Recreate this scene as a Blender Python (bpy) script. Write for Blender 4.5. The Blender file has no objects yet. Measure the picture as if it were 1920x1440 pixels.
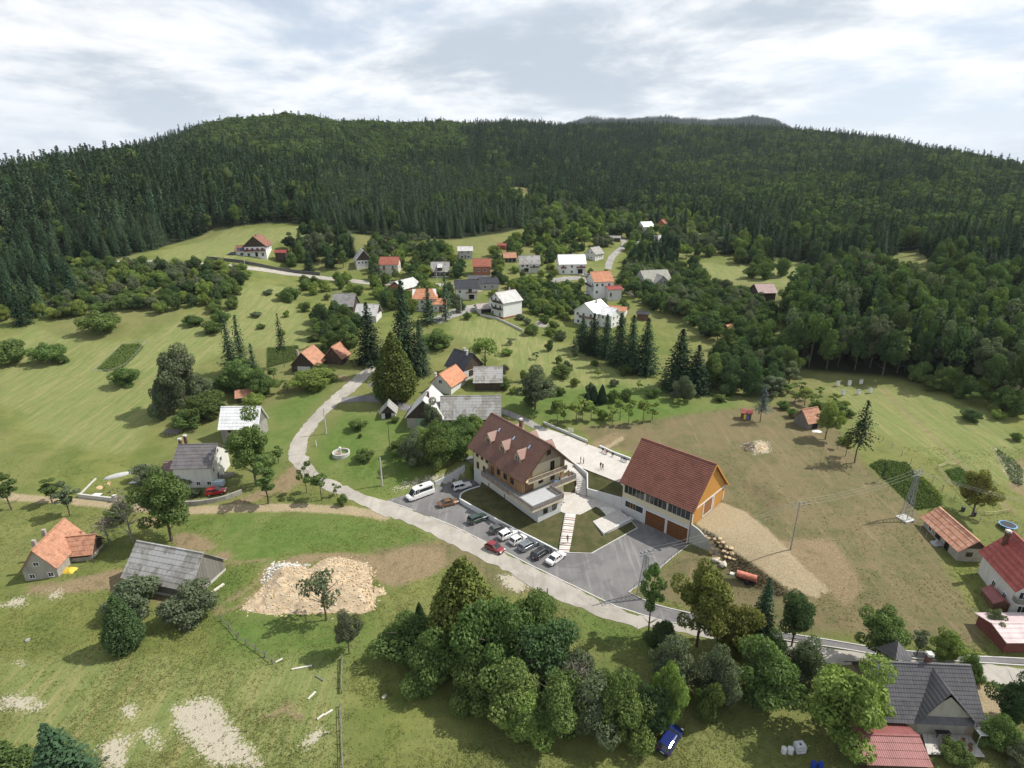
import bpy, bmesh, math, random
import numpy as np
from mathutils import Vector, Matrix
random.seed(7); rng=np.random.default_rng(7)
R=math.radians
sc=bpy.context.scene
# ------------------------------------------------------------------ camera, light, exposure
CAM_Z=68.0; F=1060.0; PITCH=R(20)
cd=bpy.data.cameras.new('camera'); cam=bpy.data.objects.new('camera',cd); sc.collection.objects.link(cam)
cam.location=(0,0,CAM_Z); cam.rotation_euler=(R(90)-PITCH,0,0)
cd.sensor_width=36; cd.lens=36*F/1920; cd.clip_start=1; cd.clip_end=20000
sc.camera=cam
SUN_EL=R(50); SUN_AZ=R(13)      # azimuth measured from +X towards +Y
sd=Vector((math.cos(SUN_EL)*math.cos(SUN_AZ),math.cos(SUN_EL)*math.sin(SUN_AZ),math.sin(SUN_EL)))
sl=bpy.data.lights.new('sun','SUN'); sl.energy=4.9; sl.angle=R(.55); sl.color=(1,.95,.87)
so=bpy.data.objects.new('sun',sl); sc.collection.objects.link(so); so.rotation_euler=sd.to_track_quat('Z','Y').to_euler()
sc.view_settings.view_transform='Standard'; sc.view_settings.look='None'; sc.view_settings.exposure=0.2; sc.view_settings.gamma=1
sc.view_settings.use_curve_mapping=False
sc.render.resolution_x=1024; sc.render.resolution_y=768
w=bpy.data.worlds.new('World'); sc.world=w; w.use_nodes=True
def mkworld():
    nt=w.node_tree; N=nt.nodes; Lk=nt.links; N.clear()
    def n(t,**k):
        o=N.new(t)
        for a,b in k.items(): setattr(o,a,b)
        return o
    def math_(op,a,b=None,c=None,clamp=False):
        m=n('ShaderNodeMath',operation=op,use_clamp=clamp)
        for i,v in enumerate((a,b,c)):
            if v is None: continue
            if isinstance(v,(int,float)): m.inputs[i].default_value=v
            else: Lk.new(v,m.inputs[i])
        return m.outputs[0]
    sky=n('ShaderNodeTexSky',sky_type='NISHITA'); sky.sun_disc=False; sky.sun_elevation=SUN_EL; sky.sun_rotation=R(90)-SUN_AZ
    sky.altitude=500; sky.air_density=1.0; sky.dust_density=1.2
    tc=n('ShaderNodeTexCoord'); sep=n('ShaderNodeSeparateXYZ'); Lk.new(tc.outputs['Generated'],sep.inputs[0])
    z=math_('MAXIMUM',sep.outputs[2],0.0)
    zz=math_('ADD',z,.17)
    px=math_('DIVIDE',sep.outputs[0],zz); py=math_('DIVIDE',sep.outputs[1],zz)
    cb=n('ShaderNodeCombineXYZ'); Lk.new(px,cb.inputs[0]); Lk.new(py,cb.inputs[1])
    def noise(scale,det,rough,off=(0,0,0),dist=.0):
        mp=n('ShaderNodeMapping'); mp.inputs['Location'].default_value=off; Lk.new(cb.outputs[0],mp.inputs[0])
        t=n('ShaderNodeTexNoise'); t.inputs['Scale'].default_value=scale; t.inputs['Detail'].default_value=det; t.inputs['Roughness'].default_value=rough
        t.inputs['Distortion'].default_value=dist
        Lk.new(mp.outputs[0],t.inputs[0]); return t.outputs[0]
    a=noise(.75,10,.60,(9.4,5.5,0),.25)
    cover=n('ShaderNodeMapRange',interpolation_type='SMOOTHSTEP'); cover.inputs[1].default_value=.34; cover.inputs[2].default_value=.50; Lk.new(a,cover.inputs[0])
    # second sample shifted towards the observer: thick cloud -> grey base
    b=noise(.75,9,.60,(9.4,5.68,0),.25); d=noise(2.1,9,.62,(8,2,1),.2)
    th=math_('ADD',math_('MULTIPLY',b,.75),math_('MULTIPLY',d,.25))
    shade=n('ShaderNodeMapRange',interpolation_type='SMOOTHSTEP'); shade.inputs[1].default_value=.45; shade.inputs[2].default_value=.60; Lk.new(th,shade.inputs[0])
    mixc=n('ShaderNodeMix',data_type='RGBA'); mixc.inputs[6].default_value=(.96,.97,.98,1); mixc.inputs[7].default_value=(.50,.57,.645,1); Lk.new(shade.outputs[0],mixc.inputs[0])
    # Background 1: nishita
    # thin veil of high cloud over the blue
    b1=n('ShaderNodeBackground'); b1.inputs[1].default_value=.095; Lk.new(sky.outputs[0],b1.inputs[0])
    bv=n('ShaderNodeBackground'); bv.inputs[0].default_value=(.70,.78,.88,1); bv.inputs[1].default_value=1.0
    veil=n('ShaderNodeMapRange'); veil.inputs[1].default_value=.0; veil.inputs[2].default_value=.75; veil.inputs[3].default_value=.80; veil.inputs[4].default_value=.15; Lk.new(z,veil.inputs[0])
    ms0=n('ShaderNodeMixShader'); Lk.new(veil.outputs[0],ms0.inputs[0]); Lk.new(b1.outputs[0],ms0.inputs[1]); Lk.new(bv.outputs[0],ms0.inputs[2])
    b2=n('ShaderNodeBackground'); Lk.new(mixc.outputs[2],b2.inputs[0]); b2.inputs[1].default_value=1.0
    # clouds look denser near the horizon, broken overhead
    dens=n('ShaderNodeMapRange'); dens.inputs[1].default_value=.25; dens.inputs[2].default_value=.9; dens.inputs[3].default_value=.95; dens.inputs[4].default_value=.6; Lk.new(z,dens.inputs[0])
    fac=math_('MULTIPLY',cover.outputs[0],dens.outputs[0])
    ms=n('ShaderNodeMixShader'); Lk.new(fac,ms.inputs[0]); Lk.new(ms0.outputs[0],ms.inputs[1]); Lk.new(b2.outputs[0],ms.inputs[2])
    # pale haze band at the horizon
    hz=n('ShaderNodeMapRange',interpolation_type='SMOOTHSTEP'); hz.inputs[1].default_value=.0; hz.inputs[2].default_value=.16; hz.inputs[3].default_value=.6; hz.inputs[4].default_value=0; Lk.new(z,hz.inputs[0])
    b3=n('ShaderNodeBackground'); b3.inputs[0].default_value=(.72,.79,.87,1); b3.inputs[1].default_value=1.0
    ms2=n('ShaderNodeMixShader'); Lk.new(hz.outputs[0],ms2.inputs[0]); Lk.new(ms.outputs[0],ms2.inputs[1]); Lk.new(b3.outputs[0],ms2.inputs[2])
    out=n('ShaderNodeOutputWorld'); Lk.new(ms2.outputs[0],out.inputs[0])
mkworld()
C=sc.collection
# ------------------------------------------------------------------ projection helpers (a pixel of the photograph -> a place in the valley)
cp,sp=math.cos(PITCH),math.sin(PITCH)
def ray(px,py):
    u=(px-960)/F; v=(720-py)/F
    return (u,cp+v*sp,-sp+v*cp)
def at(px,py,z):
    d=ray(px,py); t=(z-CAM_Z)/d[2]; return (d[0]*t,d[1]*t,z)
def proj(x,y,z):
    z=z-CAM_Z; dep=y*cp-z*sp; up=y*sp+z*cp
    return 960+F*x/dep,720-F*up/dep,dep
# ------------------------------------------------------------------ terrain
CP=[(0,1440,-1),(480,1440,-1),(960,1440,-1),(1440,1440,0),(1920,1440,1),
(0,1200,-1),(300,1200,0),(640,1200,-.5),(960,1200,-.5),(1300,1170,0),(1600,1220,1),(1900,1250,1.5),
(100,1090,0),(320,1110,0),(560,1100,0),(760,1060,0),(900,1010,0),(1050,1080,0),
(50,930,1.5),(200,940,1),(400,915,1),(550,950,.8),(720,945,.3),(620,905,1.2),(560,850,2.5),(450,830,3),(650,850,3),(820,880,3),
(612,770,5),(680,700,8.5),(790,800,5),(860,740,7),(940,735,7),(1000,790,5.5),(1100,800,5.2),(1300,760,7),
(20,760,6),(200,760,5),(350,780,4.5),(100,680,9.5),(250,680,9),(450,720,7),(570,698,8.5),(640,690,8.5),
(0,600,17),(100,610,15.5),(250,600,16),(430,590,15.5),(560,600,13.5),(300,540,23),(450,540,22),(540,515,21),(640,592,13.5),(660,605,13),
(480,480,30),(380,492,29),(230,490,29),(0,500,27),(620,440,37),(350,440,36),(170,470,33),
(700,515,21.5),(860,485,26),(900,520,21),(820,583,15),(880,560,17),(945,597,12.5),(830,600,13.5),(900,640,10.5),(1000,680,8.5),
(940,462,30),(1000,512,21),(1070,514,20.5),(1120,552,15.5),(1090,610,11),(1120,488,23),(1180,600,11.5),(1230,540,16),
(1300,540,15),(1435,568,15),(1370,625,11),(1300,500,19),(1450,510,19),(1210,435,31),(1060,400,40),(970,358,58),(1225,460,26),
(1100,720,7.5),(1350,690,8),(1480,700,8),(1650,725,8.5),(1900,780,8),(1515,805,6.5),(1400,800,6.4),
(1700,850,6),(1850,900,5),(1910,930,4.5),(1697,975,4),(1600,900,5.5),(1500,900,5.5),(1440,980,4.8),(1482,1030,4.2),(1590,1100,2.5),(1400,1095,.9),(1300,1090,.3),(1345,1062,.8),(1400,1035,3.9),(1230,1100,0),
(1790,1050,3),(1860,1150,2),(1780,1180,1.8),(1700,1180,1.5),(1600,1160,1.3),(1500,1180,.6),(1690,730,9),
(1650,500,26),(1850,540,24),(1720,490,30),(1900,620,18),(1600,600,18)]
WP=[]
def dirpt(px,py,D):
    d=ray(px,py); t=D/math.hypot(d[0],d[1]); return (d[0]*t,d[1]*t,CAM_Z+d[2]*t)
for px,py,D in [(0,400,420),(200,390,430),(400,370,430),(620,370,480),(850,370,520),
  (0,372,800),(200,328,850),(400,268,900),(525,236,950),(700,244,980),(850,248,1050),(1000,252,1150),(1200,248,1300),(1500,255,1250),(1700,306,1150),(1920,350,1050),
  (300,320,600),(550,310,650),(800,310,700),(1000,320,750),(1200,370,650),(1200,320,850),(1400,400,520),(1400,330,800),(1650,420,520),(1700,350,750),(1900,440,500),(1900,370,750)]:
    WP.append(dirpt(px,py,D))
for px,py,D in [(0,400,1200),(0,430,1700),(-250,430,1300),(150,360,1250),(1920,385,1450),(1920,410,1900),(2150,400,1300)]: WP.append(dirpt(px,py,D))
WP+=[(-1100,900,60),(1200,900,60),(-1400,500,10),(1400,500,10),(-600,100,0),(600,100,0),(-500,-200,-5),(500,-200,-5),(0,-300,-5),(0,0,-1),(-90,0,-1),(90,0,0),
 (0,1900,120),(-900,1700,80),(900,1900,100),(-700,350,60),(750,350,50),(-1500,1500,40),(1500,1600,40)]
ctrl=np.array([at(a,b,z) for a,b,z in CP]+WP)
class TPS:
    def __init__(s,p,lam=.02):
        s.c=p[:,:2]/100; n=len(p); d=np.linalg.norm(s.c[:,None]-s.c[None],axis=2)
        K=np.where(d>0,d*d*np.log(d+1e-12),0)+lam*np.eye(n); Pm=np.c_[np.ones(n),s.c]
        A=np.zeros((n+3,n+3)); A[:n,:n]=K; A[:n,n:]=Pm; A[n:,:n]=Pm.T
        s.w=np.linalg.solve(A,np.r_[p[:,2],0,0,0]); s.n=n
    def __call__(s,x,y):
        x=np.asarray(x,float)/100; y=np.asarray(y,float)/100; sh=x.shape; x=x.ravel(); y=y.ravel(); out=np.empty(len(x))
        for i in range(0,len(x),20000):
            q=np.c_[x[i:i+20000],y[i:i+20000]]
            d2=(q[:,:1]-s.c[None,:,0])**2+(q[:,1:]-s.c[None,:,1])**2
            out[i:i+20000]=(.5*d2*np.log(d2+1e-12))@s.w[:s.n]+s.w[s.n]+q@s.w[s.n+1:]
        return out.reshape(sh)
tps=TPS(ctrl)
def graded(lo,hi,segs,grow,end0,end1):
    # segs: list of (a,b,step) covering lo..hi ; grows outward to the ends
    v=[]
    for a,b,s in segs: v+=list(np.arange(a,b-1e-6,s))
    v.append(hi)
    s=segs[-1][2]; x=hi
    while x<end1: s*=grow; x+=s; v.append(x)
    s=segs[0][2]; x=lo
    while x>end0: s*=grow; x-=s; v.insert(0,x)
    return np.array(v)
GX=graded(-190,200,[(-190,-110,1.3),(-110,-36,.8),(-36,56,.5),(56,110,.8),(110,200,1.4)],1.035,-5000,5000)
GY=graded(34,330,[(34,80,.6),(80,142,.5),(142,200,.9),(200,330,1.3)],1.04,-500,6500)
XX,YY=np.meshgrid(GX,GY); rr=np.hypot(XX,YY)
ZZ=np.zeros_like(XX); m=rr<2300
ZZ[m]=tps(XX[m],YY[m]); ZZ=np.clip(ZZ,-30,260)
k=np.clip((rr-1500)/800,0,1); k=k*k*(3-2*k); ZZ=ZZ*(1-k)+40*k
# bring the crest of the hills to the height at which the ridge stands against the sky
SKY=[(-400,430),(-150,365),(0,320),(50,310),(125,297),(200,287),(300,262),(375,237),(450,221),(525,215),(650,224),(775,228),(850,230),(950,226),(1010,228),(1060,236),(1130,236),(1200,232),(1310,238),(1460,240),(1560,246),(1660,261),(1760,282),(1860,300),(1920,310),(2100,355),(2400,430)]
sa=[];se=[]
for a_,b_ in SKY:
    d_=ray(a_,b_); sa.append(math.atan2(d_[0],d_[1])); se.append(d_[2]/math.hypot(d_[0],d_[1]))
RG=np.linspace(420,2200,240); AB=np.linspace(-1.1,1.1,180); cur=np.zeros(len(AB))
def zgrid(x,y):
    i=np.clip(np.searchsorted(GX,x)-1,0,len(GX)-2); j=np.clip(np.searchsorted(GY,y)-1,0,len(GY)-2); fx=(x-GX[i])/(GX[i+1]-GX[i]); fy=(y-GY[j])/(GY[j+1]-GY[j])
    return ZZ[j,i]*(1-fx)*(1-fy)+ZZ[j,i+1]*fx*(1-fy)+ZZ[j+1,i]*(1-fx)*fy+ZZ[j+1,i+1]*fx*fy
AZG=np.arctan2(XX,YY); TG=np.interp(AZG,sa,se)
for it in range(3):
    for q,a_ in enumerate(AB): zz_=zgrid(RG*math.sin(a_),RG*math.cos(a_)); cur[q]=((zz_+13-CAM_Z)/RG)[RG>600].max()
    wr=np.clip((rr-430)/450,0,1); wr=wr*wr*(3-2*wr); wr=wr*np.clip((2600-rr)/700,0,1)
    off=(TG-np.interp(AZG,AB,cur)); ZZ=np.where((YY>0)&(np.abs(AZG)<1.1),ZZ+off*rr*wr*np.clip((1.1-np.abs(AZG))/.1,0,1),ZZ)
cap=CAM_Z+TG*rr-13; ZZ=np.where((YY>0)&(rr>400)&(np.abs(AZG)<1.05),np.minimum(ZZ,cap),ZZ)
# small natural roughness of the ground
def vnoise(x,y,s,seed):
    r=np.random.default_rng(seed); T=r.standard_normal((64,64)); x=x/s%64; y=y/s%64
    i=np.floor(x).astype(int)%64; j=np.floor(y).astype(int)%64; fx=x-np.floor(x); fy=y-np.floor(y); fx=fx*fx*(3-2*fx); fy=fy*fy*(3-2*fy)
    i1=(i+1)%64; j1=(j+1)%64
    return (T[i,j]*(1-fx)*(1-fy)+T[i1,j]*fx*(1-fy)+T[i,j1]*(1-fx)*fy+T[i1,j1]*fx*fy)
ROUGH=.10*vnoise(XX,YY,9,1)+.05*vnoise(XX,YY,3.5,2)+.03*vnoise(XX,YY,1.6,3)
far_=np.clip((rr-300)/400,0,1); ZZ=ZZ+far_*2.5*vnoise(XX,YY,60,5)
def sdpoly(X,Y,poly):
    # signed distance in metres, positive inside; only exact within the bounding box + 12 m
    P=np.array([(p[0],p[1]) for p in poly]); out=np.full(X.shape,-12.0)
    b=(X>P[:,0].min()-12)&(X<P[:,0].max()+12)&(Y>P[:,1].min()-12)&(Y<P[:,1].max()+12)
    x=X[b]; y=Y[b]; d=np.full(x.shape,1e9); ins=np.zeros(x.shape,bool); n=len(P)
    for i in range(n):
        ax,ay=P[i]; bx,by=P[(i+1)%n]; ex,ey=bx-ax,by-ay; L=ex*ex+ey*ey+1e-12
        t=np.clip(((x-ax)*ex+(y-ay)*ey)/L,0,1); d=np.minimum(d,(x-ax-t*ex)**2+(y-ay-t*ey)**2)
        c=(ay>y)!=(by>y); c&=x<(bx-ax)*(y-ay)/(by-ay+1e-12)+ax; ins^=c
    d=np.sqrt(d); out[b]=np.where(ins,d,-np.minimum(d,12)); return out
def sdline(X,Y,pts,hw):
    P=np.array([(p[0],p[1]) for p in pts]); out=np.full(X.shape,-12.0)
    b=(X>P[:,0].min()-12)&(X<P[:,0].max()+12)&(Y>P[:,1].min()-12)&(Y<P[:,1].max()+12)
    x=X[b]; y=Y[b]; d=np.full(x.shape,1e9)
    for (ax,ay),(bx,by) in zip(P[:-1],P[1:]):
        ex,ey=bx-ax,by-ay; L=ex*ex+ey*ey+1e-12
        t=np.clip(((x-ax)*ex+(y-ay)*ey)/L,0,1); d=np.minimum(d,(x-ax-t*ex)**2+(y-ay-t*ey)**2)
    out[b]=np.maximum(hw-np.sqrt(d),-12); return out
def W3(pts): return [at(*p) for p in pts]          # [(px,py,z)] -> world
# local frames of the two big buildings
MP=(-4.2,123.0,1.0,R(306.9)); GP=(28.5,110.4,0.0,R(315.4))
def loc(P,x,y,z):
    c,s=math.cos(P[3]),math.sin(P[3]); return (P[0]+c*x-s*y,P[1]+s*x+c*y,P[2]+z)
PATIO=1.2; PLZ=4.8
lot=W3([(725,938,0),(814,913,0),(872,896,0)])+[loc(MP,0,-6,-1),loc(MP,3,-6,-1),loc(MP,5.5,-9,-1)]+W3([(868,937,0),(950,985,0),(1000,1010,0),(1045,1033,0),(1067,1036,0),(1109,1037,0),(1195,990,0),(1184,977,0)])
lot+=[loc(GP,.0,-7.6,0),loc(GP,.4,-6.95,0),loc(GP,3,-6.95,0),loc(GP,15.9,-6.95,0)]+W3([(1289,1022,0),(1225,1075,0),(1179,1111,0),(1235,1136,0),(1254,1168,0),(1155,1137,0),(1060,1091,0),(1000,1062,0),(912,1017,0),(850,986,0)])
lotz=lambda x,y:0*x
def smooth(t): t=np.clip(t,0,1); return t*t*(3-2*t)
def zfit(pts):
    P=np.array(pts)
    if len(P)<4 or np.ptp(P[:,2])<.01: zc=P[:,2].mean(); return lambda x,y:0*x+zc
    A=np.c_[P[:,:2],np.ones(len(P))]; k=np.linalg.lstsq(A,P[:,2],rcond=None)[0]
    return lambda x,y:k[0]*x+k[1]*y+k[2]
def pad(poly,zf,fall,sink):
    global ZZ,ROUGH
    s=sdpoly(XX,YY,poly); w_=smooth(1+s/fall)
    w_=np.where(s>=0,1,w_); z=zf(XX,YY)-sink*smooth(s/.6)
    ZZ=ZZ*(1-w_)+z*w_; ROUGH=ROUGH*(1-smooth(1.2+s/max(fall,2)))
lawn_a_wall=W3([(900,912,.9),(880,918,.9),(866,925,.9),(863,933,.9),(870,940,.9),(950,984,.9),(1000,1009,.9),(1045,1032,.9)])
lawnA=lawn_a_wall+W3([(1058,963,1.15)])+[loc(MP,24,.2,.2),loc(MP,24,-6.1,.0),loc(MP,18,-6.1,.1),loc(MP,6,-6.1,.2),loc(MP,3.2,-6.1,.1)]
lawnB=W3([(1067,1035,.05),(1109,1036,.05),(1195,989,.05),(1184,977,.15),(1166,966,.5),(1135,958,.9),(1117,948,1.15),(1089,963,1.15),(1079,964,1.15)])
patio=[loc(MP,24.1,.3,.2)]+W3([(1058,962,1.2),(1088,965,1.2),(1117,950,1.2),(1150,966,.8),(1167,962,.8)])+[loc(GP,-.1,-6.9,.9),loc(GP,-.1,-6.6,1.2)]+W3([(1100,931,1.2),(1080,927,1.2)])+[loc(MP,20,8,.2),loc(MP,18.3,6.05,.2),loc(MP,18.3,.2,.2)]
plaza=W3([(1017,801,PLZ),(1060,815,PLZ),(1100,832,PLZ),(1125,841,PLZ),(1150,852,PLZ),(1180,864,PLZ)])+[loc(GP,.3,5.5,PLZ),loc(GP,.3,-5.6,PLZ)]+W3([(1162,905,PLZ),(1078,872,PLZ)])+[loc(MP,17.2,6.1,PLZ-1),loc(MP,1.5,6.1,PLZ-1)]+W3([(990,812,PLZ)])
gravelpad=[loc(GP,15.9,-6.2,0),loc(GP,15.9,8,0),loc(GP,19,12,0),loc(GP,23,9,0),loc(GP,23,1,0),loc(GP,20.8,-3,0),loc(GP,18.5,-6.2,0)]
lawnC=W3([(1079,871.5,4.8),(1161,904,4.8)])+[loc(GP,-.05,-5.5,4.8),loc(GP,-.05,-6.9,3.4)]+W3([(1102,917,2.9),(1102,892,4.0)])
bankL=W3([(816,908,1.0),(871,890,2.4),(888,868,3.6),(862,862,3.6),(820,880,3.0),(800,893,1.6)])
pad(lot,lotz,5,.3)
pad(plaza,lambda x,y:0*x+PLZ,5,.35)
gp=lambda x,y:0*x+4.15
pad(gravelpad,gp,5,0)
pad(bankL,zfit(bankL),.5,0)
pad(lot,lotz,.1,.3)
ramp=[loc(GP,15.9,-6.9,0),loc(GP,22.6,-6.9,0),loc(GP,22.6,-8.6,0),loc(GP,15.9,-13,0)]
pad(ramp,lambda x,y:0*x+.12,.45,0)
lowfield=W3([(1291,1021,.1),(1334,1038,.2),(1320,1085,.2),(1230,1085,0.05)])
siteS=lawn_a_wall+lawnB[:4]+[loc(GP,3,-7.2,0),loc(GP,3,-6.5,0),loc(GP,.5,-5.5,0)]+W3([(1162,905,PLZ),(1078,872,PLZ)])+[loc(MP,17.2,6.0,0),loc(MP,1,5.5,0),loc(MP,1,-5.8,0)]
for q,dz in ((lawnC,.5),(patio,.45),(lawnA,.5),(lawnB,.45)): pad(q,(lambda zf:lambda x,y:zf(x,y)-dz)(zfit(q)),.15,.0)
pad(siteS,lambda x,y:0*x-.45,.15,0)
# main building and garage footprints: ground is cut away under them
pad([loc(MP,1,-5.5,0),loc(MP,23.5,-5.5,0),loc(MP,23.5,-.5,0),loc(MP,17.8,-.5,0),loc(MP,17.8,5.5,0),loc(MP,1,5.5,0)],lambda x,y:0*x-.5,.3,0)
pad([loc(GP,.5,-7.1,0),loc(GP,15.5,-7.1,0),loc(GP,15.4,6.3,0),loc(GP,.5,6.3,0)],lambda x,y:0*x-.3,.3,0)
ZR=ZZ+ROUGH*np.clip(1.6-rr/400,0,1)
def Zf(x,y):
    x=np.asarray(x,float); y=np.asarray(y,float)
    i=np.clip(np.searchsorted(GX,x)-1,0,len(GX)-2); j=np.clip(np.searchsorted(GY,y)-1,0,len(GY)-2)
    fx=(x-GX[i])/(GX[i+1]-GX[i]); fy=(y-GY[j])/(GY[j+1]-GY[j])
    return ZR[j,i]*(1-fx)*(1-fy)+ZR[j,i+1]*fx*(1-fy)+ZR[j+1,i]*(1-fx)*fy+ZR[j+1,i+1]*fx*fy
TS=30*1.004**np.arange(1150)
def gnd(px,py):
    d=ray(px,py); X=d[0]*TS; Y=d[1]*TS; Z=CAM_Z+d[2]*TS; h=Zf(X,Y)
    q=np.nonzero(Z<h)[0]
    if len(q)==0: i=len(TS)-1; t=TS[i]
    else:
        i=max(q[0],1); a=Z[i-1]-h[i-1]; b=Z[i]-h[i]; t=TS[i-1]+(TS[i]-TS[i-1])*a/(a-b+1e-9)
    return (d[0]*t,d[1]*t,float(Zf(d[0]*t,d[1]*t)))
def G(pts): return [gnd(*p[:2]) for p in pts]
# ------------------------------------------------------------------ materials
MATS={}
def nodemat(name,build):
    if name in MATS: return MATS[name]
    m=bpy.data.materials.new(name); m.use_nodes=True; nt=m.node_tree; nt.nodes.clear()
    class H: pass
    h=H(); h.nt=nt
    def n(t,**k):
        o=nt.nodes.new(t)
        for a,b in k.items():
            if a=='inp':
                for kk,vv in b.items():
                    if isinstance(vv,bpy.types.NodeSocket): nt.links.new(vv,o.inputs[kk])
                    else: o.inputs[kk].default_value=vv
            else: setattr(o,a,b)
        return o
    h.n=n
    h.math=lambda op,a,b=0,clamp=False:n('ShaderNodeMath',operation=op,use_clamp=clamp,inp={0:a,1:b}).outputs[0]
    h.mix=lambda f,a,b,bt='MIX':n('ShaderNodeMix',data_type='RGBA',blend_type=bt,inp={0:f,6:a,7:b}).outputs[2]
    h.coord=lambda kind='Object':n('ShaderNodeTexCoord').outputs[kind]
    h.noise=lambda vec,s,det=4,rough=.55,dist=0:n('ShaderNodeTexNoise',inp={'Vector':vec,'Scale':s,'Detail':det,'Roughness':rough,'Distortion':dist}).outputs[0]
    h.mapping=lambda vec,sc_=(1,1,1),rot=(0,0,0),loc_=(0,0,0):n('ShaderNodeMapping',inp={'Vector':vec,'Scale':sc_,'Rotation':rot,'Location':loc_}).outputs[0]
    h.ramp=lambda v,a,b,c=0.,d=1.:n('ShaderNodeMapRange',interpolation_type='SMOOTHSTEP',inp={0:v,1:a,2:b,3:c,4:d}).outputs[0]
    def out(col,rough=.8,bump=None,bs=.3,bd=.05,metal=0,spec=.3,extra=None):
        p=n('ShaderNodeBsdfPrincipled'); 
        for k_,v_ in (('Base Color',col),('Roughness',rough),('Metallic',metal),('Specular IOR Level',spec)):
            if isinstance(v_,bpy.types.NodeSocket): nt.links.new(v_,p.inputs[k_])
            else: p.inputs[k_].default_value=v_
        if bump is not None:
            b=n('ShaderNodeBump',inp={'Strength':bs,'Distance':bd,'Height':bump}); nt.links.new(b.outputs[0],p.inputs['Normal'])
        o=n('ShaderNodeOutputMaterial'); nt.links.new(p.outputs[0],o.inputs[0]); return p
    h.out=out
    build(h); MATS[name]=m; return m
def c4(c): return (c[0],c[1],c[2],1)
def plain(name,c,rough=.7,var=.12,scale=1.2,metal=0,spec=.3,bump=.0):
    def b(h):
        co=h.coord(); a=h.noise(co,scale,5,.6); 
        col=h.mix(h.ramp(a,.3,.7),c4([v*(1-var) for v in c]),c4([min(v*(1+var),.9) for v in c]))
        h.out(col,rough,bump=a if bump else None,bs=bump,metal=metal,spec=spec)
    return nodemat(name,b)
def render_wall(name,c,stain=.25):       # plaster with weather stains and damp foot
    def b(h):
        co=h.coord(); a=h.noise(h.mapping(co,(1,1,.35)),.9,6,.62); f=h.noise(co,7,4,.6)
        k_=h.math('MULTIPLY',h.ramp(a,.42,.72),stain)
        col=h.mix(k_,c4(c),c4([v*.55 for v in c])); col=h.mix(h.math('MULTIPLY',f,.12),col,c4([v*.8 for v in c]))
        h.out(col,.9,bump=f,bs=.15,bd=.02)
    return nodemat(name,b)
def planks(name,c,c2,w_=.22,axis=0,rough=.75):   # grain and board tone on cladding (boards' joints are geometry where near)
    def b(h):
        co=h.coord(); s=h.n('ShaderNodeSeparateXYZ',inp={0:co})
        g=h.n('ShaderNodeCombineXYZ',inp={0:h.math('FLOOR',h.math('DIVIDE',h.math('ADD',s.outputs[0],s.outputs[1]),w_)) if axis==0 else h.math('FLOOR',h.math('DIVIDE',s.outputs[2],w_))})
        wn=h.n('ShaderNodeTexWhiteNoise',noise_dimensions='3D',inp={'Vector':g.outputs[0]}).outputs[0]
        gr=h.noise(h.mapping(co,(6,6,.8)),1.5,5,.6)
        col=h.mix(wn,c4(c),c4(c2)); col=h.mix(h.math('MULTIPLY',gr,.45),col,c4([v*.45 for v in c]))
        h.out(col,rough,bump=gr,bs=.25,bd=.02)
    return nodemat(name,b)
def tiles(name,c,c2,tw=.3,th=.35,patch=None,rough=.75,moss=0.,metal=0,stripe=0,spec=.3):
    # colour of roof covering laid in courses: x along the ridge, z up; the courses themselves are geometry
    def b(h):
        co=h.coord(); s=h.n('ShaderNodeSeparateXYZ',inp={0:co}); 
        ix=h.math('FLOOR',h.math('DIVIDE',s.outputs[0],tw)); iz=h.math('FLOOR',h.math('DIVIDE',s.outputs[2],th))
        g=h.n('ShaderNodeCombineXYZ',inp={0:ix,1:iz})
        wn=h.n('ShaderNodeTexWhiteNoise',noise_dimensions='3D',inp={'Vector':g.outputs[0]}).outputs[0]
        a=h.noise(co,.55,6,.65); f=h.noise(co,5,3,.6)
        col=h.mix(wn,c4(c),c4(c2)); col=h.mix(h.math('MULTIPLY',h.ramp(a,.4,.7),.45),col,c4([v*.55 for v in c]))
        if moss: col=h.mix(h.math('MULTIPLY',h.ramp(h.noise(co,1.1,6,.7),.5,.7),moss),col,(.07,.07,.04,1))
        if patch: 
            col=h.mix(h.ramp(h.noise(h.mapping(co,(1,1,.4),(0,0,0),(5,3,1)),.35,4,.6),.5,.55),col,c4(patch))
        u=h.math('FRACT',h.math('DIVIDE',s.outputs[0],tw)); wv=h.math('ABSOLUTE',h.math('SUBTRACT',u,.5))
        hgt=h.math('ADD',h.math('MULTIPLY',wv,-1.5),h.math('MULTIPLY',f,.3))
        h.out(col,rough,bump=hgt,bs=.5,bd=.06,metal=metal,spec=spec)
    return nodemat(name,b)
def glass(name='window glass',c=(.02,.025,.03)):
    def b(h): h.out(c4(c),.08,spec=.6)
    return nodemat(name,b)
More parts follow.
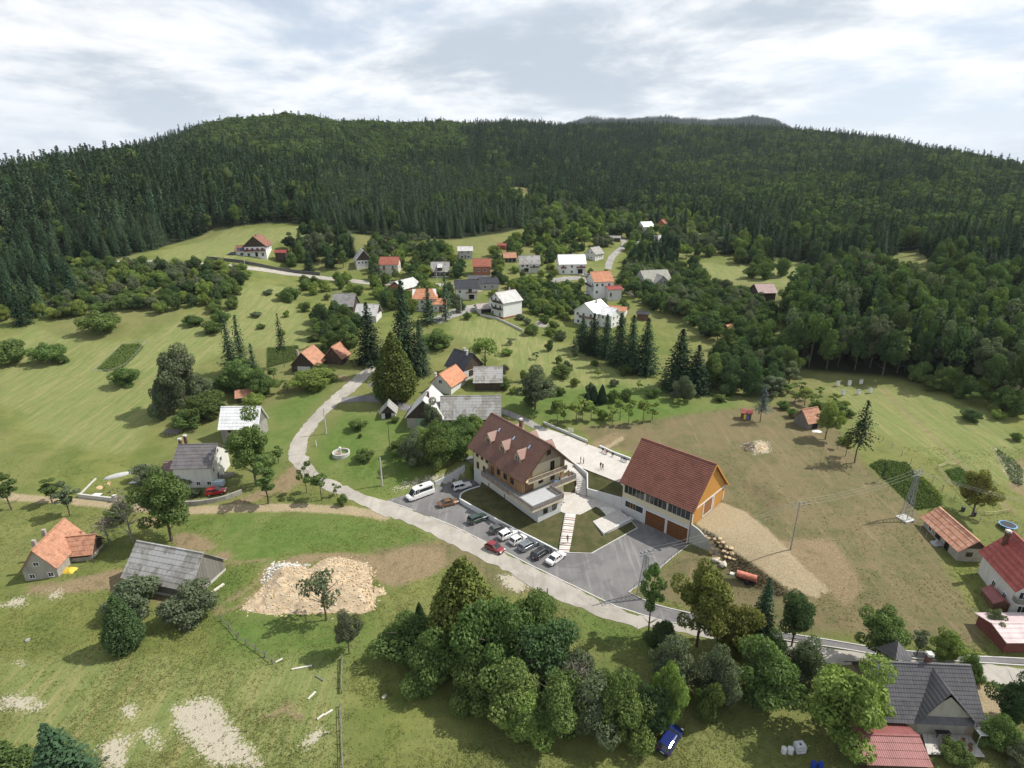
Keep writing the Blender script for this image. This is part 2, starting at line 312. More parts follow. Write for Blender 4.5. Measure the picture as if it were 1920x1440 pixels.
def leafmat(name,c,c2,tr=.3,vari=.35):
    def b(h):
        oi=h.n('ShaderNodeObjectInfo'); g=h.n('ShaderNodeNewGeometry'); 
        at_=h.n('ShaderNodeAttribute',attribute_name='tone'); 
        col=h.mix(at_.outputs['Fac'],c4(c),c4(c2))
        br=h.math('ADD',h.math('MULTIPLY',oi.outputs['Random'],vari),1-vari/2)
        hsv=h.n('ShaderNodeHueSaturation',inp={'Hue':h.math('ADD',h.math('MULTIPLY',h.math('FRACT',h.math('MULTIPLY',oi.outputs['Random'],7.3)),.030),.472),'Saturation':1.0,'Value':br,'Color':col})
        d=h.n('ShaderNodeBsdfDiffuse',inp={'Color':hsv.outputs[0]}); t=h.n('ShaderNodeBsdfTranslucent',inp={'Color':h.mix(1.,hsv.outputs[0],(1.1,1.35,.6,1),'MULTIPLY')})
        gl=h.n('ShaderNodeBsdfGlossy',inp={'Color':(.3,.33,.3,1),'Roughness':.65})
        m1=h.n('ShaderNodeMixShader',inp={0:tr}); h.nt.links.new(d.outputs[0],m1.inputs[1]); h.nt.links.new(t.outputs[0],m1.inputs[2])
        m2=h.n('ShaderNodeMixShader',inp={0:.02}); h.nt.links.new(m1.outputs[0],m2.inputs[1]); h.nt.links.new(gl.outputs[0],m2.inputs[2])
        o=h.n('ShaderNodeOutputMaterial'); h.nt.links.new(m2.outputs[0],o.inputs[0])
    return nodemat(name,b)
# ------------------------------------------------------------------ object helpers
def tag(o,label=None,cat=None,group=None,kind=None):
    if label: o['label']=label
    if cat: o['category']=cat
    if group: o['group']=group
    if kind: o['kind']=kind
    return o
def empty(name,x=0,y=0,z=0,rz=0,label=None,cat=None,group=None):
    o=bpy.data.objects.new(name,None); o.empty_display_size=.5; C.objects.link(o); o.location=(x,y,z); o.rotation_euler=(0,0,rz); return tag(o,label,cat,group)
class MB:
    def __init__(s): s.v=[]; s.f=[]; s.mi=[]; s.cur=0
    def add(s,vs,fs):
        b=len(s.v); s.v+=[tuple(map(float,p)) for p in vs]; s.f+=[tuple(b+i for i in f) for f in fs]; s.mi+=[s.cur]*len(fs); return s
    def box(s,x0,y0,z0,x1,y1,z1):
        return s.add([(x0,y0,z0),(x1,y0,z0),(x1,y1,z0),(x0,y1,z0),(x0,y0,z1),(x1,y0,z1),(x1,y1,z1),(x0,y1,z1)],[(0,3,2,1),(4,5,6,7),(0,1,5,4),(1,2,6,5),(2,3,7,6),(3,0,4,7)])
    def poly(s,pts): return s.add(pts,[tuple(range(len(pts)))])
    def prism(s,pts,z0,z1):      # pts ccw list of (x,y)
        n=len(pts); return s.add([(x,y,z0) for x,y in pts]+[(x,y,z1) for x,y in pts],[tuple(range(n-1,-1,-1)),tuple(range(n,2*n))]+[(i,(i+1)%n,n+(i+1)%n,n+i) for i in range(n)])
    def extr(s,pts,axis,a,b):    # profile pts in the plane across `axis` (0: x -> (y,z), 1: y -> (x,z))
        n=len(pts); P=(lambda t,p:(t,p[0],p[1])) if axis==0 else (lambda t,p:(p[0],t,p[1]))
        return s.add([P(a,p) for p in pts]+[P(b,p) for p in pts],[tuple(range(n)),tuple(range(2*n-1,n-1,-1))]+[((i+1)%n,i,n+i,n+(i+1)%n) for i in range(n)])
    def tube(s,p,q,r0,r1=None,n=6,cap=True):
        r1=r0 if r1 is None else r1; p=Vector(p); q=Vector(q); d=(q-p)
        if d.length<1e-6: return s
        d.normalize(); u=d.cross(Vector((0,0,1)));  u=Vector((1,0,0)) if u.length<1e-3 else u.normalized(); w_=d.cross(u)
        vs=[]
        for c,r in ((p,r0),(q,r1)):
            for i in range(n):
                a=2*math.pi*i/n; vs.append(c+u*math.cos(a)*r+w_*math.sin(a)*r)
        fs=[(i,(i+1)%n,n+(i+1)%n,n+i) for i in range(n)]
        if cap: fs+=[tuple(range(n-1,-1,-1)),tuple(range(n,2*n))]
        return s.add(vs,fs)
    def beam(s,p,q,w_,h_,up=(0,0,1)):
        p=Vector(p); q=Vector(q); d=(q-p).normalized(); u=Vector(up); sdv=d.cross(u).normalized(); u=sdv.cross(d)
        vs=[]
        for c in (p,q):
            for a,b in ((-1,-1),(1,-1),(1,1),(-1,1)): vs.append(c+sdv*a*w_/2+u*b*h_/2)
        return s.add(vs,[(0,1,2,3),(7,6,5,4),(0,4,5,1),(1,5,6,2),(2,6,7,3),(3,7,4,0)])
    def cone(s,c,r0,r1,h_,n=12): return s.tube(c,(c[0],c[1],c[2]+h_),r0,r1,n)
    def build(s,name,mat,parent=None,smooth_=False,label=None,cat=None,group=None,kind=None):
        me=bpy.data.meshes.new(name); me.from_pydata(s.v,[],s.f)
        for m_ in (mat if isinstance(mat,(list,tuple)) else [mat]): me.materials.append(m_)
        if isinstance(mat,(list,tuple)): me.polygons.foreach_set('material_index',s.mi)
        if smooth_: me.polygons.foreach_set('use_smooth',[True]*len(me.polygons))
        me.update(); o=bpy.data.objects.new(name,me); C.objects.link(o)
        if parent: o.parent=parent
        return tag(o,label,cat,group,kind)
def link_copy(src,name,parent=None,loc_=None,rot=None,scale=None):
    o=src.copy(); o.name=name; C.objects.link(o); o.parent=parent
    if loc_ is not None: o.location=loc_
    if rot is not None: o.rotation_euler=rot
    if scale is not None: o.scale=scale
    return o
def copy_tree(root,loc_,rz=0,sc_=None,label=None,group=None,mats=None):
    r=root.copy(); C.objects.link(r); r.location=loc_; r.rotation_euler=(0,0,rz)
    if sc_: r.scale=sc_
    if label: r['label']=label
    if group: r['group']=group
    def rec(a,b,lv):
        for ch in a.children:
            c=ch.copy(); C.objects.link(c); c.parent=b; c.matrix_parent_inverse=ch.matrix_parent_inverse.copy(); rec(ch,c,lv+1)
    rec(root,r,0); return r
# ------------------------------------------------------------------ ground classes (signed distances kept as mesh attributes)
AT={}
def cls(name,polys=(),lines=(),world=()):
    a=np.full(XX.shape,-12.0)
    for p in polys: a=np.maximum(a,sdpoly(XX,YY,G(p)))
    for p,hw in lines: a=np.maximum(a,sdline(XX,YY,G(p),hw))
    for p in world: a=np.maximum(a,sdpoly(XX,YY,p))
    AT[name]=a
cls('mown',[[(0,640),(0,745),(60,800),(140,840),(250,845),(330,700),(470,640),(560,600),(470,530),(440,560),(400,612),(340,600),(250,640),(150,640),(60,610)],
            [(500,535),(545,540),(570,600),(590,640),(555,660),(470,655),(440,620),(480,580)],
            [(830,605),(900,597),(940,602),(990,622),(1060,655),(1100,672),(1180,700),(1240,725),(1200,745),(1080,740),(960,690),(870,640)],
            [(1550,725),(1700,728),(1850,770),(1920,830),(1920,905),(1860,900),(1790,880),(1690,830),(1600,790)],
            [(300,470),(420,432),(490,428),(620,425),(610,450),(520,452),(500,488),(400,487),(300,488)],
            [(1290,490),(1400,500),(1500,500),(1490,540),(1400,530),(1330,522)],
            [(0,1240),(160,1230),(300,1240),(420,1260),(560,1200),(640,1230),(640,1440),(0,1440)]])
cls('dry',[[(1085,800),(1200,793),(1300,775),(1380,765),(1450,760),(1500,740),(1560,790),(1620,870),(1700,940),(1755,985),(1760,1040),(1800,1110),(1850,1170),(1835,1215),(1700,1205),(1520,1185),(1440,1175),(1300,1140),(1190,1110),(1290,1022),(1340,1040),(1300,960),(1350,900),(1190,850),(1120,835)],
           [(700,1030),(850,1010),(950,1075),(1010,1110),(940,1110),(860,1060),(760,1065),(690,1060)]])
cls('dark_soil',[[(1312,1003),(1340,1000),(1400,1050),(1480,1110),(1510,1118),(1450,1122),(1400,1098),(1370,1075),(1330,1030)]])
cls('soil',[[(505,1060),(560,1040),(640,1035),(700,1040),(735,1045),(730,1090),(700,1080),(600,1050),(520,1075)],
            [(705,1045),(760,1025),(830,1028),(838,1060),(800,1085),(740,1100),(700,1090)],
            [(322,1005),(350,998),(378,1003),(404,1025),(385,1035),(330,1030)],[(405,1035),(432,1033),(433,1052),(408,1052)],
            [(260,972),(300,970),(296,985),(262,990)],
            [(55,1098),(110,1092),(230,1065),(250,1100),(180,1108),(90,1115),(50,1112)],
            [(1108,830),(1150,810),(1173,815),(1160,830),(1120,850)],[(285,1115),(330,1105),(380,1110),(360,1122),(290,1135)],
            [(1400,1020),(1560,1010),(1620,1100),(1590,1140),(1540,1100),(1460,1060)],[(1890,870),(1920,860),(1920,930),(1895,915)],
            [(510,915),(540,880),(560,885),(565,905),(530,925)],[(1040,395),(1075,393),(1085,405),(1045,412)]],
    lines=[([(552,880),(515,915),(470,935),(440,948)],1.6),([(500,1050),(420,1058)],.35),([(405,1145),(440,1120),(490,1085),(505,1055)],.4),([(407,1150),(450,1135),(500,1090)],.35),
           ([(965,345),(990,360),(1000,372)],2.2),([(1015,400),(1040,425),(1100,430),(1140,438)],1.3),([(640,705),(660,718)],1.),
           ([(1655,728),(1700,775),(1760,830),(1830,900),(1900,960)],.35),([(500,1345),(540,1325),(560,1345)],.5),([(915,500),(935,520)],1)])
cls('gravel',[[(1298,985),(1330,955),(1352,942),(1400,960),(1430,985),(1500,1055),(1560,1110),(1530,1120),(1480,1105),(1400,1048),(1345,1005),(1320,1000),(1308,992)],
              [(1125,842),(1165,818),(1172,822),(1150,836),(1132,846)]],
    lines=[([(720,968),(700,962),(640,956),(570,952),(500,952),(445,953),(350,958)],1.5),([(350,957),(300,956),(250,951),(200,947),(150,941),(60,935),(0,930)],1.2),
           ([(1830,1285),(1870,1310),(1850,1340)],1.6),([(1330,600),(1385,625),(1420,640)],.6)])
cls('rock',[[(325,1325),(370,1308),(405,1312),(425,1350),(470,1400),(490,1440),(390,1440),(360,1400),(330,1370)],
            [(190,1400),(215,1375),(235,1385),(250,1380),(225,1440),(195,1440)],[(262,1375),(280,1365),(300,1385),(303,1405),(285,1390)],[(225,1325),(250,1322),(255,1345),(232,1345)],
            [(0,1310),(30,1300),(85,1320),(80,1330),(20,1335),(0,1322)],[(30,1240),(45,1238),(40,1248)],[(85,1108),(110,1105),(115,1122),(95,1118)],[(0,1130),(25,1125),(50,1120),(45,1135),(0,1138)],
            [(935,1080),(990,1075),(1000,1095),(975,1110),(945,1100)],[(560,1395),(600,1365),(610,1370),(575,1405)],
            [(800,893),(835,892),(870,880),(868,888),(838,900),(812,905),(790,905),(740,920),(735,915),(770,905)],[(1415,826),(1440,828),(1443,848),(1415,852)],[(1865,840),(1900,870),(1920,900),(1895,905)]])
cls('lush',[[(350,975),(450,965),(600,965),(720,975),(830,1015),(900,1040),(830,1030),(700,1040),(600,1035),(500,1055),(430,1060),(400,1020),(340,1000)],
            [(600,890),(590,830),(650,770),(760,790),(800,860),(760,930),(700,925),(640,900)],
            [(390,1080),(470,1060),(450,1150),(700,1155),(700,1240),(400,1240)],
            [(940,740),(1150,720),(1380,740),(1380,770),(1200,790),(1090,795),(1000,790),(940,765)],
            [(1050,1120),(1230,1185),(1240,1230),(1100,1200)],
            [(430,800),(560,740),(640,700),(560,800),(540,860),(500,900),(480,850)]])
cls('crop',[[(182,692),(228,646),(262,645),(270,650),(232,690),(200,697)],[(500,652),(560,648),(562,675),(500,690)],[(1628,872),(1650,862),(1700,868),(1768,940),(1768,950),(1720,958),(1700,940)],
            [(1770,882),(1800,876),(1830,905),(1810,925),(1785,905)]])
def vertex_attr(me,name,arr):
    a=me.attributes.new(name,'FLOAT','POINT'); a.data.foreach_set('value',arr.ravel().astype(np.float32))
def ground_mat():
    def b(h):
        geo=h.n('ShaderNodeNewGeometry'); co=geo.outputs['Position']
        A=lambda nm:h.n('ShaderNodeAttribute',attribute_name=nm).outputs['Fac']
        n1=h.noise(co,.018,5,.6); n2=h.noise(co,.10,6,.62,.3); n3=h.noise(co,.55,7,.65); n4=h.noise(co,2.6,5,.7); n5=h.noise(co,7.,3,.7)
        # base meadow
        col=h.mix(h.ramp(n2,.32,.68),(0.119,0.156,0.039,1),(0.212,0.222,0.067,1))
        col=h.mix(h.math('MULTIPLY',h.ramp(n1,.4,.65),.6),col,(0.218,0.205,0.093,1))
        col=h.mix(h.math('MULTIPLY',h.ramp(n3,.5,.72),.55),col,(0.091,0.129,0.037,1))
        # mown meadow: swaths as streaks of dry grass
        st=h.noise(h.mapping(co,(.9,.055,.3),(0,0,R(38))),1.0,5,.6,.9); st2=h.noise(h.mapping(co,(.8,.05,.3),(0,0,R(62))),1.3,5,.65,1.4)
        mcol=h.mix(h.ramp(st,.36,.66),(0.201,0.240,0.083,1),(0.322,0.294,0.131,1)); mcol=h.mix(h.math('MULTIPLY',h.ramp(st2,.42,.66),.7),mcol,(0.149,0.205,0.060,1))
        mcol=h.mix(h.math('MULTIPLY',h.ramp(n3,.4,.75),.3),mcol,(0.123,0.156,0.049,1))
        wob=h.math('ADD',h.math('MULTIPLY',h.math('SUBTRACT',n2,.5),9),h.math('MULTIPLY',h.math('SUBTRACT',n3,.5),3.5))
        wobs=h.math('ADD',h.math('MULTIPLY',h.math('SUBTRACT',n3,.5),3.2),h.math('MULTIPLY',h.math('SUBTRACT',n4,.5),2.0))
        def lay(col,nm,c,w_,soft,fac=1.):
            m_=h.ramp(h.math('ADD',A(nm),w_),-soft,soft)
            if fac!=1.: m_=h.math('MULTIPLY',m_,fac)
            return h.mix(m_,col,c)
        col=lay(col,'mown',mcol,wob,2.5,.85)
        lcol=h.mix(h.ramp(n3,.35,.7),(0.083,0.153,0.030,1),(0.136,0.199,0.049,1)); lcol=h.mix(h.math('MULTIPLY',h.ramp(n2,.45,.7),.7),lcol,(0.192,0.211,0.075,1))
        col=lay(col,'lush',lcol,wob,3.,.85)
        st3=h.noise(h.mapping(co,(.5,.05,.3),(0,0,R(-35))),1.6,6,.7,.5)
        dcol=h.mix(h.ramp(n3,.35,.7),(0.184,0.149,0.081,1),(0.122,0.130,0.057,1)); dcol=h.mix(h.math('MULTIPLY',h.ramp(n2,.4,.6),.55),dcol,(0.229,0.175,0.102,1))
        dcol=h.mix(h.math('MULTIPLY',h.ramp(st3,.5,.72),.65),dcol,(0.296,0.220,0.130,1)); dcol=h.mix(h.math('MULTIPLY',h.ramp(n4,.62,.8),.6),dcol,(0.354,0.293,0.198,1))
        col=lay(col,'dry',dcol,wobs,1.6)
        scol=h.mix(h.ramp(n4,.3,.7),(.22,.160,.092,1),(.33,.25,.155,1)); scol=h.mix(h.math('MULTIPLY',h.ramp(n3,.5,.7),.6),scol,(.13,.115,.06,1))
        col=lay(col,'soil',scol,wobs,.9)
        kcol=h.mix(h.ramp(n4,.35,.65),(.05,.042,.026,1),(.15,.12,.075,1))
        col=lay(col,'dark_soil',kcol,wobs,.8,.9)
        gcol=h.mix(h.ramp(n4,.3,.7),(.33,.255,.155,1),(.46,.375,.25,1)); gcol=h.mix(h.ramp(n5,.55,.75,0,.6),gcol,(.22,.175,.12,1))
        col=lay(col,'gravel',gcol,h.math('MULTIPLY',wobs,.45),.5)
        vo=h.n('ShaderNodeTexVoronoi',inp={'Vector':co,'Scale':3.2}); vd=vo.outputs['Distance']
        rcol=h.mix(h.ramp(n5,.3,.7),(.42,.37,.28,1),(.56,.51,.42,1))
        rw=h.math('ADD',wobs,h.math('MULTIPLY',h.math('SUBTRACT',vd,.45),-2.2))
        col=lay(col,'rock',rcol,rw,.35)
        ccol=h.mix(h.ramp(n4,.3,.65),(.05,.08,.026,1),(.11,.15,.05,1)); ccol=h.mix(h.ramp(n5,.6,.75,0,.5),ccol,(.16,.17,.10,1))
        col=lay(col,'crop',ccol,h.math('MULTIPLY',wobs,.3),.5)
        # scattered bare flecks and weeds everywhere
        col=h.mix(h.math('MULTIPLY',h.ramp(n4,.66,.8),.3),col,(.2,.18,.12,1))
        col=h.mix(h.ramp(n5,.35,.68,0,.38),col,(.045,.06,.02,1))
        col=h.mix(h.ramp(n4,.5,.7,0,.12),col,(.05,.065,.02,1))
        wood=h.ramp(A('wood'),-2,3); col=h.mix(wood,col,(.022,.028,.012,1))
        bmp=h.math('ADD',h.math('MULTIPLY',n4,.6),h.math('MULTIPLY',n5,.5))
        h.out(col,.95,bump=bmp,bs=.9,bd=.22,spec=.1)
    return nodemat('meadow ground',b)
# forest edge as seen along each direction (used for the wood floor and the scatter)
EDGE=[(-300,560),(0,500),(100,497),(200,488),(222,486),(290,468),(345,452),(400,430),(500,420),(600,423),(650,436),(720,447),(800,449),(850,450),(895,444),(940,438),(985,428),(1008,412),(1030,395),(1060,392),(1120,396),(1180,400),(1250,404),(1300,415),(1350,430),(1400,445),(1450,482),(1520,498),(1600,502),(1655,500),(1690,470),(1725,472),(1745,500),(1830,540),(1920,580),(2200,640)]
eg=G(EDGE); eaz=np.array([math.atan2(p[0],p[1]) for p in eg]); edd=np.array([math.hypot(p[0],p[1]) for p in eg])
o_=np.argsort(eaz); eaz=eaz[o_]; edd=edd[o_]
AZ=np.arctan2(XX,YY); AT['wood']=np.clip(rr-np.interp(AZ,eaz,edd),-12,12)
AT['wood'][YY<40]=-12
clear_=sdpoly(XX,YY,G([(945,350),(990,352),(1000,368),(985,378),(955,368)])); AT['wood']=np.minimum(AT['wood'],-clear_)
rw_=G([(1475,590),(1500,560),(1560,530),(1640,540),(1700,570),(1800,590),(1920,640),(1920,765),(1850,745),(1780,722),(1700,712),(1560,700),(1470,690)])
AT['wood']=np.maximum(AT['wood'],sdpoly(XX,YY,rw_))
def build_ground():
    ny,nx=XX.shape; me=bpy.data.meshes.new('ground')
    co=np.stack([XX,YY,ZR],-1).reshape(-1,3).astype(np.float32)
    j,i=np.meshgrid(np.arange(ny-1),np.arange(nx-1),indexing='ij'); a=(j*nx+i).ravel()
    q=np.stack([a,a+1,a+nx+1,a+nx],1).astype(np.int32)
    me.vertices.add(len(co)); me.vertices.foreach_set('co',co.ravel()); me.loops.add(q.size); me.loops.foreach_set('vertex_index',q.ravel())
    me.polygons.add(len(q)); me.polygons.foreach_set('loop_start',np.arange(0,q.size,4,dtype=np.int32)); me.polygons.foreach_set('use_smooth',np.ones(len(q),bool))
    me.update(calc_edges=True)
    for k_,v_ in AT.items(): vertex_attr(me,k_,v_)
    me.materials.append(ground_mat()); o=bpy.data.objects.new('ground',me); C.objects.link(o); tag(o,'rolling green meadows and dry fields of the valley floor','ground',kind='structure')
build_ground()
# ------------------------------------------------------------------ draped roads
def resample(p,step):
    P=np.array(p,float)[:,:2]; d=np.r_[0,np.cumsum(np.hypot(*np.diff(P,axis=0).T))]; n=max(2,int(d[-1]/step)); t=np.linspace(0,d[-1],n)
    return np.c_[np.interp(t,d,P[:,0]),np.interp(t,d,P[:,1])]
def catmull(P,n=6):
    P=np.array(P,float); Q=[]
    for i in range(len(P)-1):
        p0=P[max(i-1,0)];p1=P[i];p2=P[i+1];p3=P[min(i+2,len(P)-1)]
        for t in np.linspace(0,1,n,endpoint=False): Q.append(.5*((2*p1)+(-p0+p2)*t+(2*p0-5*p1+4*p2-p3)*t*t+(-p0+3*p1-3*p2+p3)*t**3))
    Q.append(P[-1]); return np.array(Q)
def drape_strip(name,L,Rr,mat,lift,label,cat,nw=6,kind='structure',rag=0.):
    L=np.array(L); Rr=np.array(Rr); n=len(L); mb=MB(); nz=rng.normal(0,1,(n,2))
    for i in range(n):
        for k_ in range(nw+1):
            t=k_/nw; p=L[i]*(1-t)+Rr[i]*t
            if rag and k_ in (0,nw):
                dv=(Rr[i]-L[i]); dv/=np.linalg.norm(dv)+1e-9; p=p+dv*nz[i,0 if k_==0 else 1]*rag
            mb.v.append((p[0],p[1],float(Zf(p[0],p[1]))+lift))
    for i in range(n-1):
        for k_ in range(nw): a=i*(nw+1)+k_; mb.f.append((a,a+1,a+nw+2,a+nw+1)); mb.mi.append(0)
    o=mb.build(name,mat,smooth_=True); return tag(o,label,cat,kind=kind)
def two_edges(Lp,Rp,step=1.2):
    L=catmull(np.array(G(Lp))[:,:2]); Rr=catmull(np.array(G(Rp))[:,:2])
    n=int(np.hypot(*np.diff(L,axis=0).T).sum()/step)
    def rs(P):
        d=np.r_[0,np.cumsum(np.hypot(*np.diff(P,axis=0).T))]; t=np.linspace(0,d[-1],n); return np.c_[np.interp(t,d,P[:,0]),np.interp(t,d,P[:,1])]
    return rs(L),rs(Rr)
def center_strip(P,wd,step=1.2):
    P=catmull(np.array(G(P))[:,:2]); P=resample(P,step); T=np.gradient(P,axis=0); T/=np.linalg.norm(T,axis=1)[:,None]+1e-9; N=np.c_[-T[:,1],T[:,0]]
    return P+N*wd/2,P-N*wd/2
def road_mat(name,c,c2,crack=.5):
    def b(h):
        co=h.n('ShaderNodeNewGeometry').outputs['Position']; a=h.noise(co,.25,6,.65,.3); f=h.noise(co,4,5,.7); s=h.noise(h.mapping(co,(1,.12,1),(0,0,R(-40))),.8,5,.6,.2)
        col=h.mix(h.ramp(a,.35,.65),c4(c),c4(c2)); col=h.mix(h.math('MULTIPLY',h.ramp(s,.45,.75),.45),col,c4([v*.72 for v in c])); col=h.mix(h.ramp(f,.4,.75,0,.3),col,c4([v*.6 for v in c])); col=h.mix(h.ramp(h.noise(co,.09,4,.7,1.2),.54,.57,0,.4),col,c4([v*.74 for v in c])); col=h.mix(h.ramp(h.noise(co,1.1,6,.75,.8),.60,.68,0,.5),col,(.30,.25,.18,1))
        h.out(col,.9,bump=f,bs=.25,bd=.03,spec=.2)
    return nodemat(name,b)
ROAD=road_mat('pale worn road',(.33,.305,.265),(.40,.375,.33)); ASPH=road_mat('grey asphalt',(.155,.15,.15),(.195,.19,.19)); OLD=road_mat('village lane asphalt',(.26,.25,.235),(.33,.32,.30))
L_=[(702,679),(660,712),(620,745),(580,785),(554,817),(542,840),(543,860),(559,882),(585,903),(640,930),(685,951),(720,967),(767,981),(825,1011),(875,1035),(925,1060),(962,1077),(992,1098),(1050,1125),(1108,1151),(1167,1168),(1222,1177),(1340,1197),(1450,1222),(1540,1242),(1617,1251),(1830,1275),(1960,1300)]
R_=[(712,684),(677,722),(648,746),(618,772),(596,798),(580,820),(574,840),(577,858),(590,878),(612,896),(650,912),(690,930),(732,941),(790,962),(850,988),(880,1003),(912,1019),(960,1044),(1005,1066),(1060,1092),(1108,1117),(1155,1139),(1210,1155),(1300,1176),(1445,1200),(1530,1214),(1700,1236),(1826,1246),(1960,1256)]
L_+= []
# equalise the two edges by arclength inside two_edges
l,r=two_edges(L_[:11],R_[:12]); l2,r2=two_edges(L_[10:],R_[11:])
drape_strip('road',np.r_[l,l2[1:]],np.r_[r,r2[1:]],ROAD,.05,'pale worn country road curving past the car park','road',rag=.22)
l,r=center_strip([(195,491),(270,491),(335,493),(385,496),(460,502),(542,514),(630,524),(700,531),(760,533),(850,535),(905,545)],4.6); drape_strip('hill_road',l,r,ROAD,.08,'narrow pale road running below the hillside chalet','road',nw=3,rag=.1)
l,r=center_strip([(812,604),(840,592),(875,580),(905,575)],7); drape_strip('village_lane',l,r,OLD,.08,'grey lane between the village houses','lane',nw=4,rag=.2)
l,r=center_strip([(870,600),(845,597),(888,578),(893,565)],4.5); 
l,r=center_strip([(1015,533),(1050,524),(1085,522),(1104,530)],6); drape_strip('village_lane',l,r,OLD,.08,'grey yard lane below the long white roofed house','lane',nw=3,rag=.2)
l,r=center_strip([(1050,537),(1075,536),(1098,534)],3.4); 
l,r=center_strip([(1140,505),(1146,485),(1160,470),(1171,458),(1164,447),(1135,440)],4.0); drape_strip('village_lane',l,r,OLD,.08,'pale lane climbing to the upper houses','lane',nw=3,rag=.2)
l,r=center_strip([(640,751),(690,747),(730,754),(760,764),(790,770)],3.6); drape_strip('farm_drive',l,r,ASPH,.07,'shaded asphalt drive to the grey farmhouse','drive',nw=3,rag=.1)
l,r=center_strip([(1016,806),(985,789),(950,774),(930,770)],2.6); drape_strip('footpath',l,r,OLD,.06,'grey footpath behind the brown roofed building','path',nw=3)
# asphalt strip (pavement) between road and field on the right
l,r=two_edges([(1240,1163),(1330,1180),(1445,1194),(1530,1208),(1640,1226),(1750,1236),(1830,1241),(1960,1248)],[(1237,1138),(1330,1160),(1442,1184),(1530,1197),(1640,1216),(1750,1226),(1830,1232),(1960,1238)])
drape_strip('pavement',l,r,ASPH,.11,'dark asphalt pavement strip beside the road','pavement',nw=3)
def wall_strip(name,P,th,mat,label=None,cat=None,group=None,parent=None):
    """P: [(x,y,zbottom,ztop)] centreline -> one wall"""
    mb=MB(); n=len(P); X=np.array(P,float); T=np.gradient(X[:,:2],axis=0); T/=np.linalg.norm(T,axis=1)[:,None]; N=np.c_[-T[:,1],T[:,0]]*th/2
    for i in range(n):
        x,y,a,b=X[i]; nx,ny=N[i]; mb.v+=[(x-nx,y-ny,a),(x+nx,y+ny,a),(x+nx,y+ny,b),(x-nx,y-ny,b)]
    for i in range(n-1):
        a=4*i; b=a+4
        for k_ in range(4): mb.f.append((a+k_,a+(k_+1)%4,b+(k_+1)%4,b+k_)); mb.mi.append(0)
    mb.f+=[(3,2,1,0),(4*n-4,4*n-3,4*n-2,4*n-1)]; mb.mi+=[0,0]
    return tag(mb.build(name,mat,parent),label,cat,group)
def kerb(pts,label,name='kerb',h_=.13,th=.18,mat=None,group='white kerbs'):
    P=[(p[0],p[1],p[2]-.1,p[2]+h_) for p in pts]; return wall_strip(name,P,th,mat or CONC,label,'kerb',group)
CONC=render_wall('pale concrete',(.50,.49,.46),.3); WHITEW=render_wall('white wall render',(.58,.59,.585),.18); CREAM=render_wall('cream render',(.62,.56,.40),.1)
HWHITE=render_wall('house white render',(.62,.61,.58),.3); OLDW=render_wall('old grey plaster',(.36,.34,.30),.6); STONE=render_wall('grey stone wall',(.30,.29,.26),.6); GREENW=render_wall('pale green render',(.28,.42,.29),.2)
def pave(h):
    co=h.n('ShaderNodeNewGeometry').outputs['Position']; a=h.noise(co,.35,6,.65); f=h.noise(co,5,4,.7)
    br=h.n('ShaderNodeTexBrick',inp={'Vector':h.mapping(co,(1,1,1),(0,0,R(-53))),'Scale':1.0,'Mortar Size':.03,'Brick Width':1.2,'Row Height':.6,'Color1':(.47,.445,.41,1),'Color2':(.54,.51,.47,1),'Mortar':(.34,.315,.28,1)})
    col=h.mix(h.math('MULTIPLY',h.ramp(a,.4,.7),.5),br.outputs['Color'],(.42,.385,.34,1)); col=h.mix(h.ramp(f,.5,.75,0,.25),col,(.33,.30,.26,1)); h.out(col,.85,bump=f,bs=.15,bd=.02)
PAVE=nodemat('pale terrace paving',pave); LAWN=None
def lawn_mat():
    def b(h):
        co=h.n('ShaderNodeNewGeometry').outputs['Position']; a=h.noise(co,.5,6,.65); f=h.noise(co,5,5,.7); e=h.noise(co,12,3,.7)
        col=h.mix(h.ramp(a,.35,.65),(.058,.068,.024,1),(.105,.095,.045,1)); col=h.mix(h.ramp(f,.5,.72,0,.6),col,(.15,.125,.07,1))
        h.out(col,.95,bump=h.math('ADD',f,e),bs=.8,bd=.12,spec=.1)
    return nodemat('young lawn',b)
LAWN=lawn_mat()
def sheet(name,pts,mat,lift,label,cat,sub=0):
    bm=bmesh.new(); vs=[bm.verts.new((p[0],p[1],p[2]+lift)) for p in pts]; f=bm.faces.new(vs); bmesh.ops.triangulate(bm,faces=[f])
    if bm.faces[0:] and sum(f.normal.z for f in bm.faces)<0: bmesh.ops.reverse_faces(bm,faces=bm.faces[:])
    me=bpy.data.meshes.new(name); bm.to_mesh(me); bm.free(); me.materials.append(mat); o=bpy.data.objects.new(name,me); C.objects.link(o); return tag(o,label,cat,kind='structure')
def lotmat():
    def b(h):
        co=h.n('ShaderNodeNewGeometry').outputs['Position']; a=h.noise(co,.2,6,.6); f=h.noise(co,6,4,.7); s=h.noise(h.mapping(co,(1.2,.07,1),(0,0,R(-52))),.9,5,.6,.35); s2=h.noise(h.mapping(co,(1,.09,1),(0,0,R(-25))),.7,4,.6,.5)
        col=h.mix(h.ramp(a,.35,.65),(.145,.14,.14,1),(.185,.18,.178,1)); col=h.mix(h.ramp(s,.5,.7,0,.7),col,(.27,.26,.25,1)); col=h.mix(h.ramp(s2,.52,.75,0,.45),col,(.095,.092,.092,1)); col=h.mix(h.ramp(f,.4,.75,0,.25),col,(.09,.088,.085,1)); col=h.mix(h.ramp(h.noise(co,.16,3,.6,1.),.56,.575,0,.35),col,(.10,.098,.098,1)); col=h.mix(h.ramp(h.noise(co,.9,7,.8,.5),.63,.7,0,.6),col,(.06,.058,.058,1))
        h.out(col,.88,bump=f,bs=.2,bd=.02,spec=.25)
    return nodemat('car park asphalt',b)
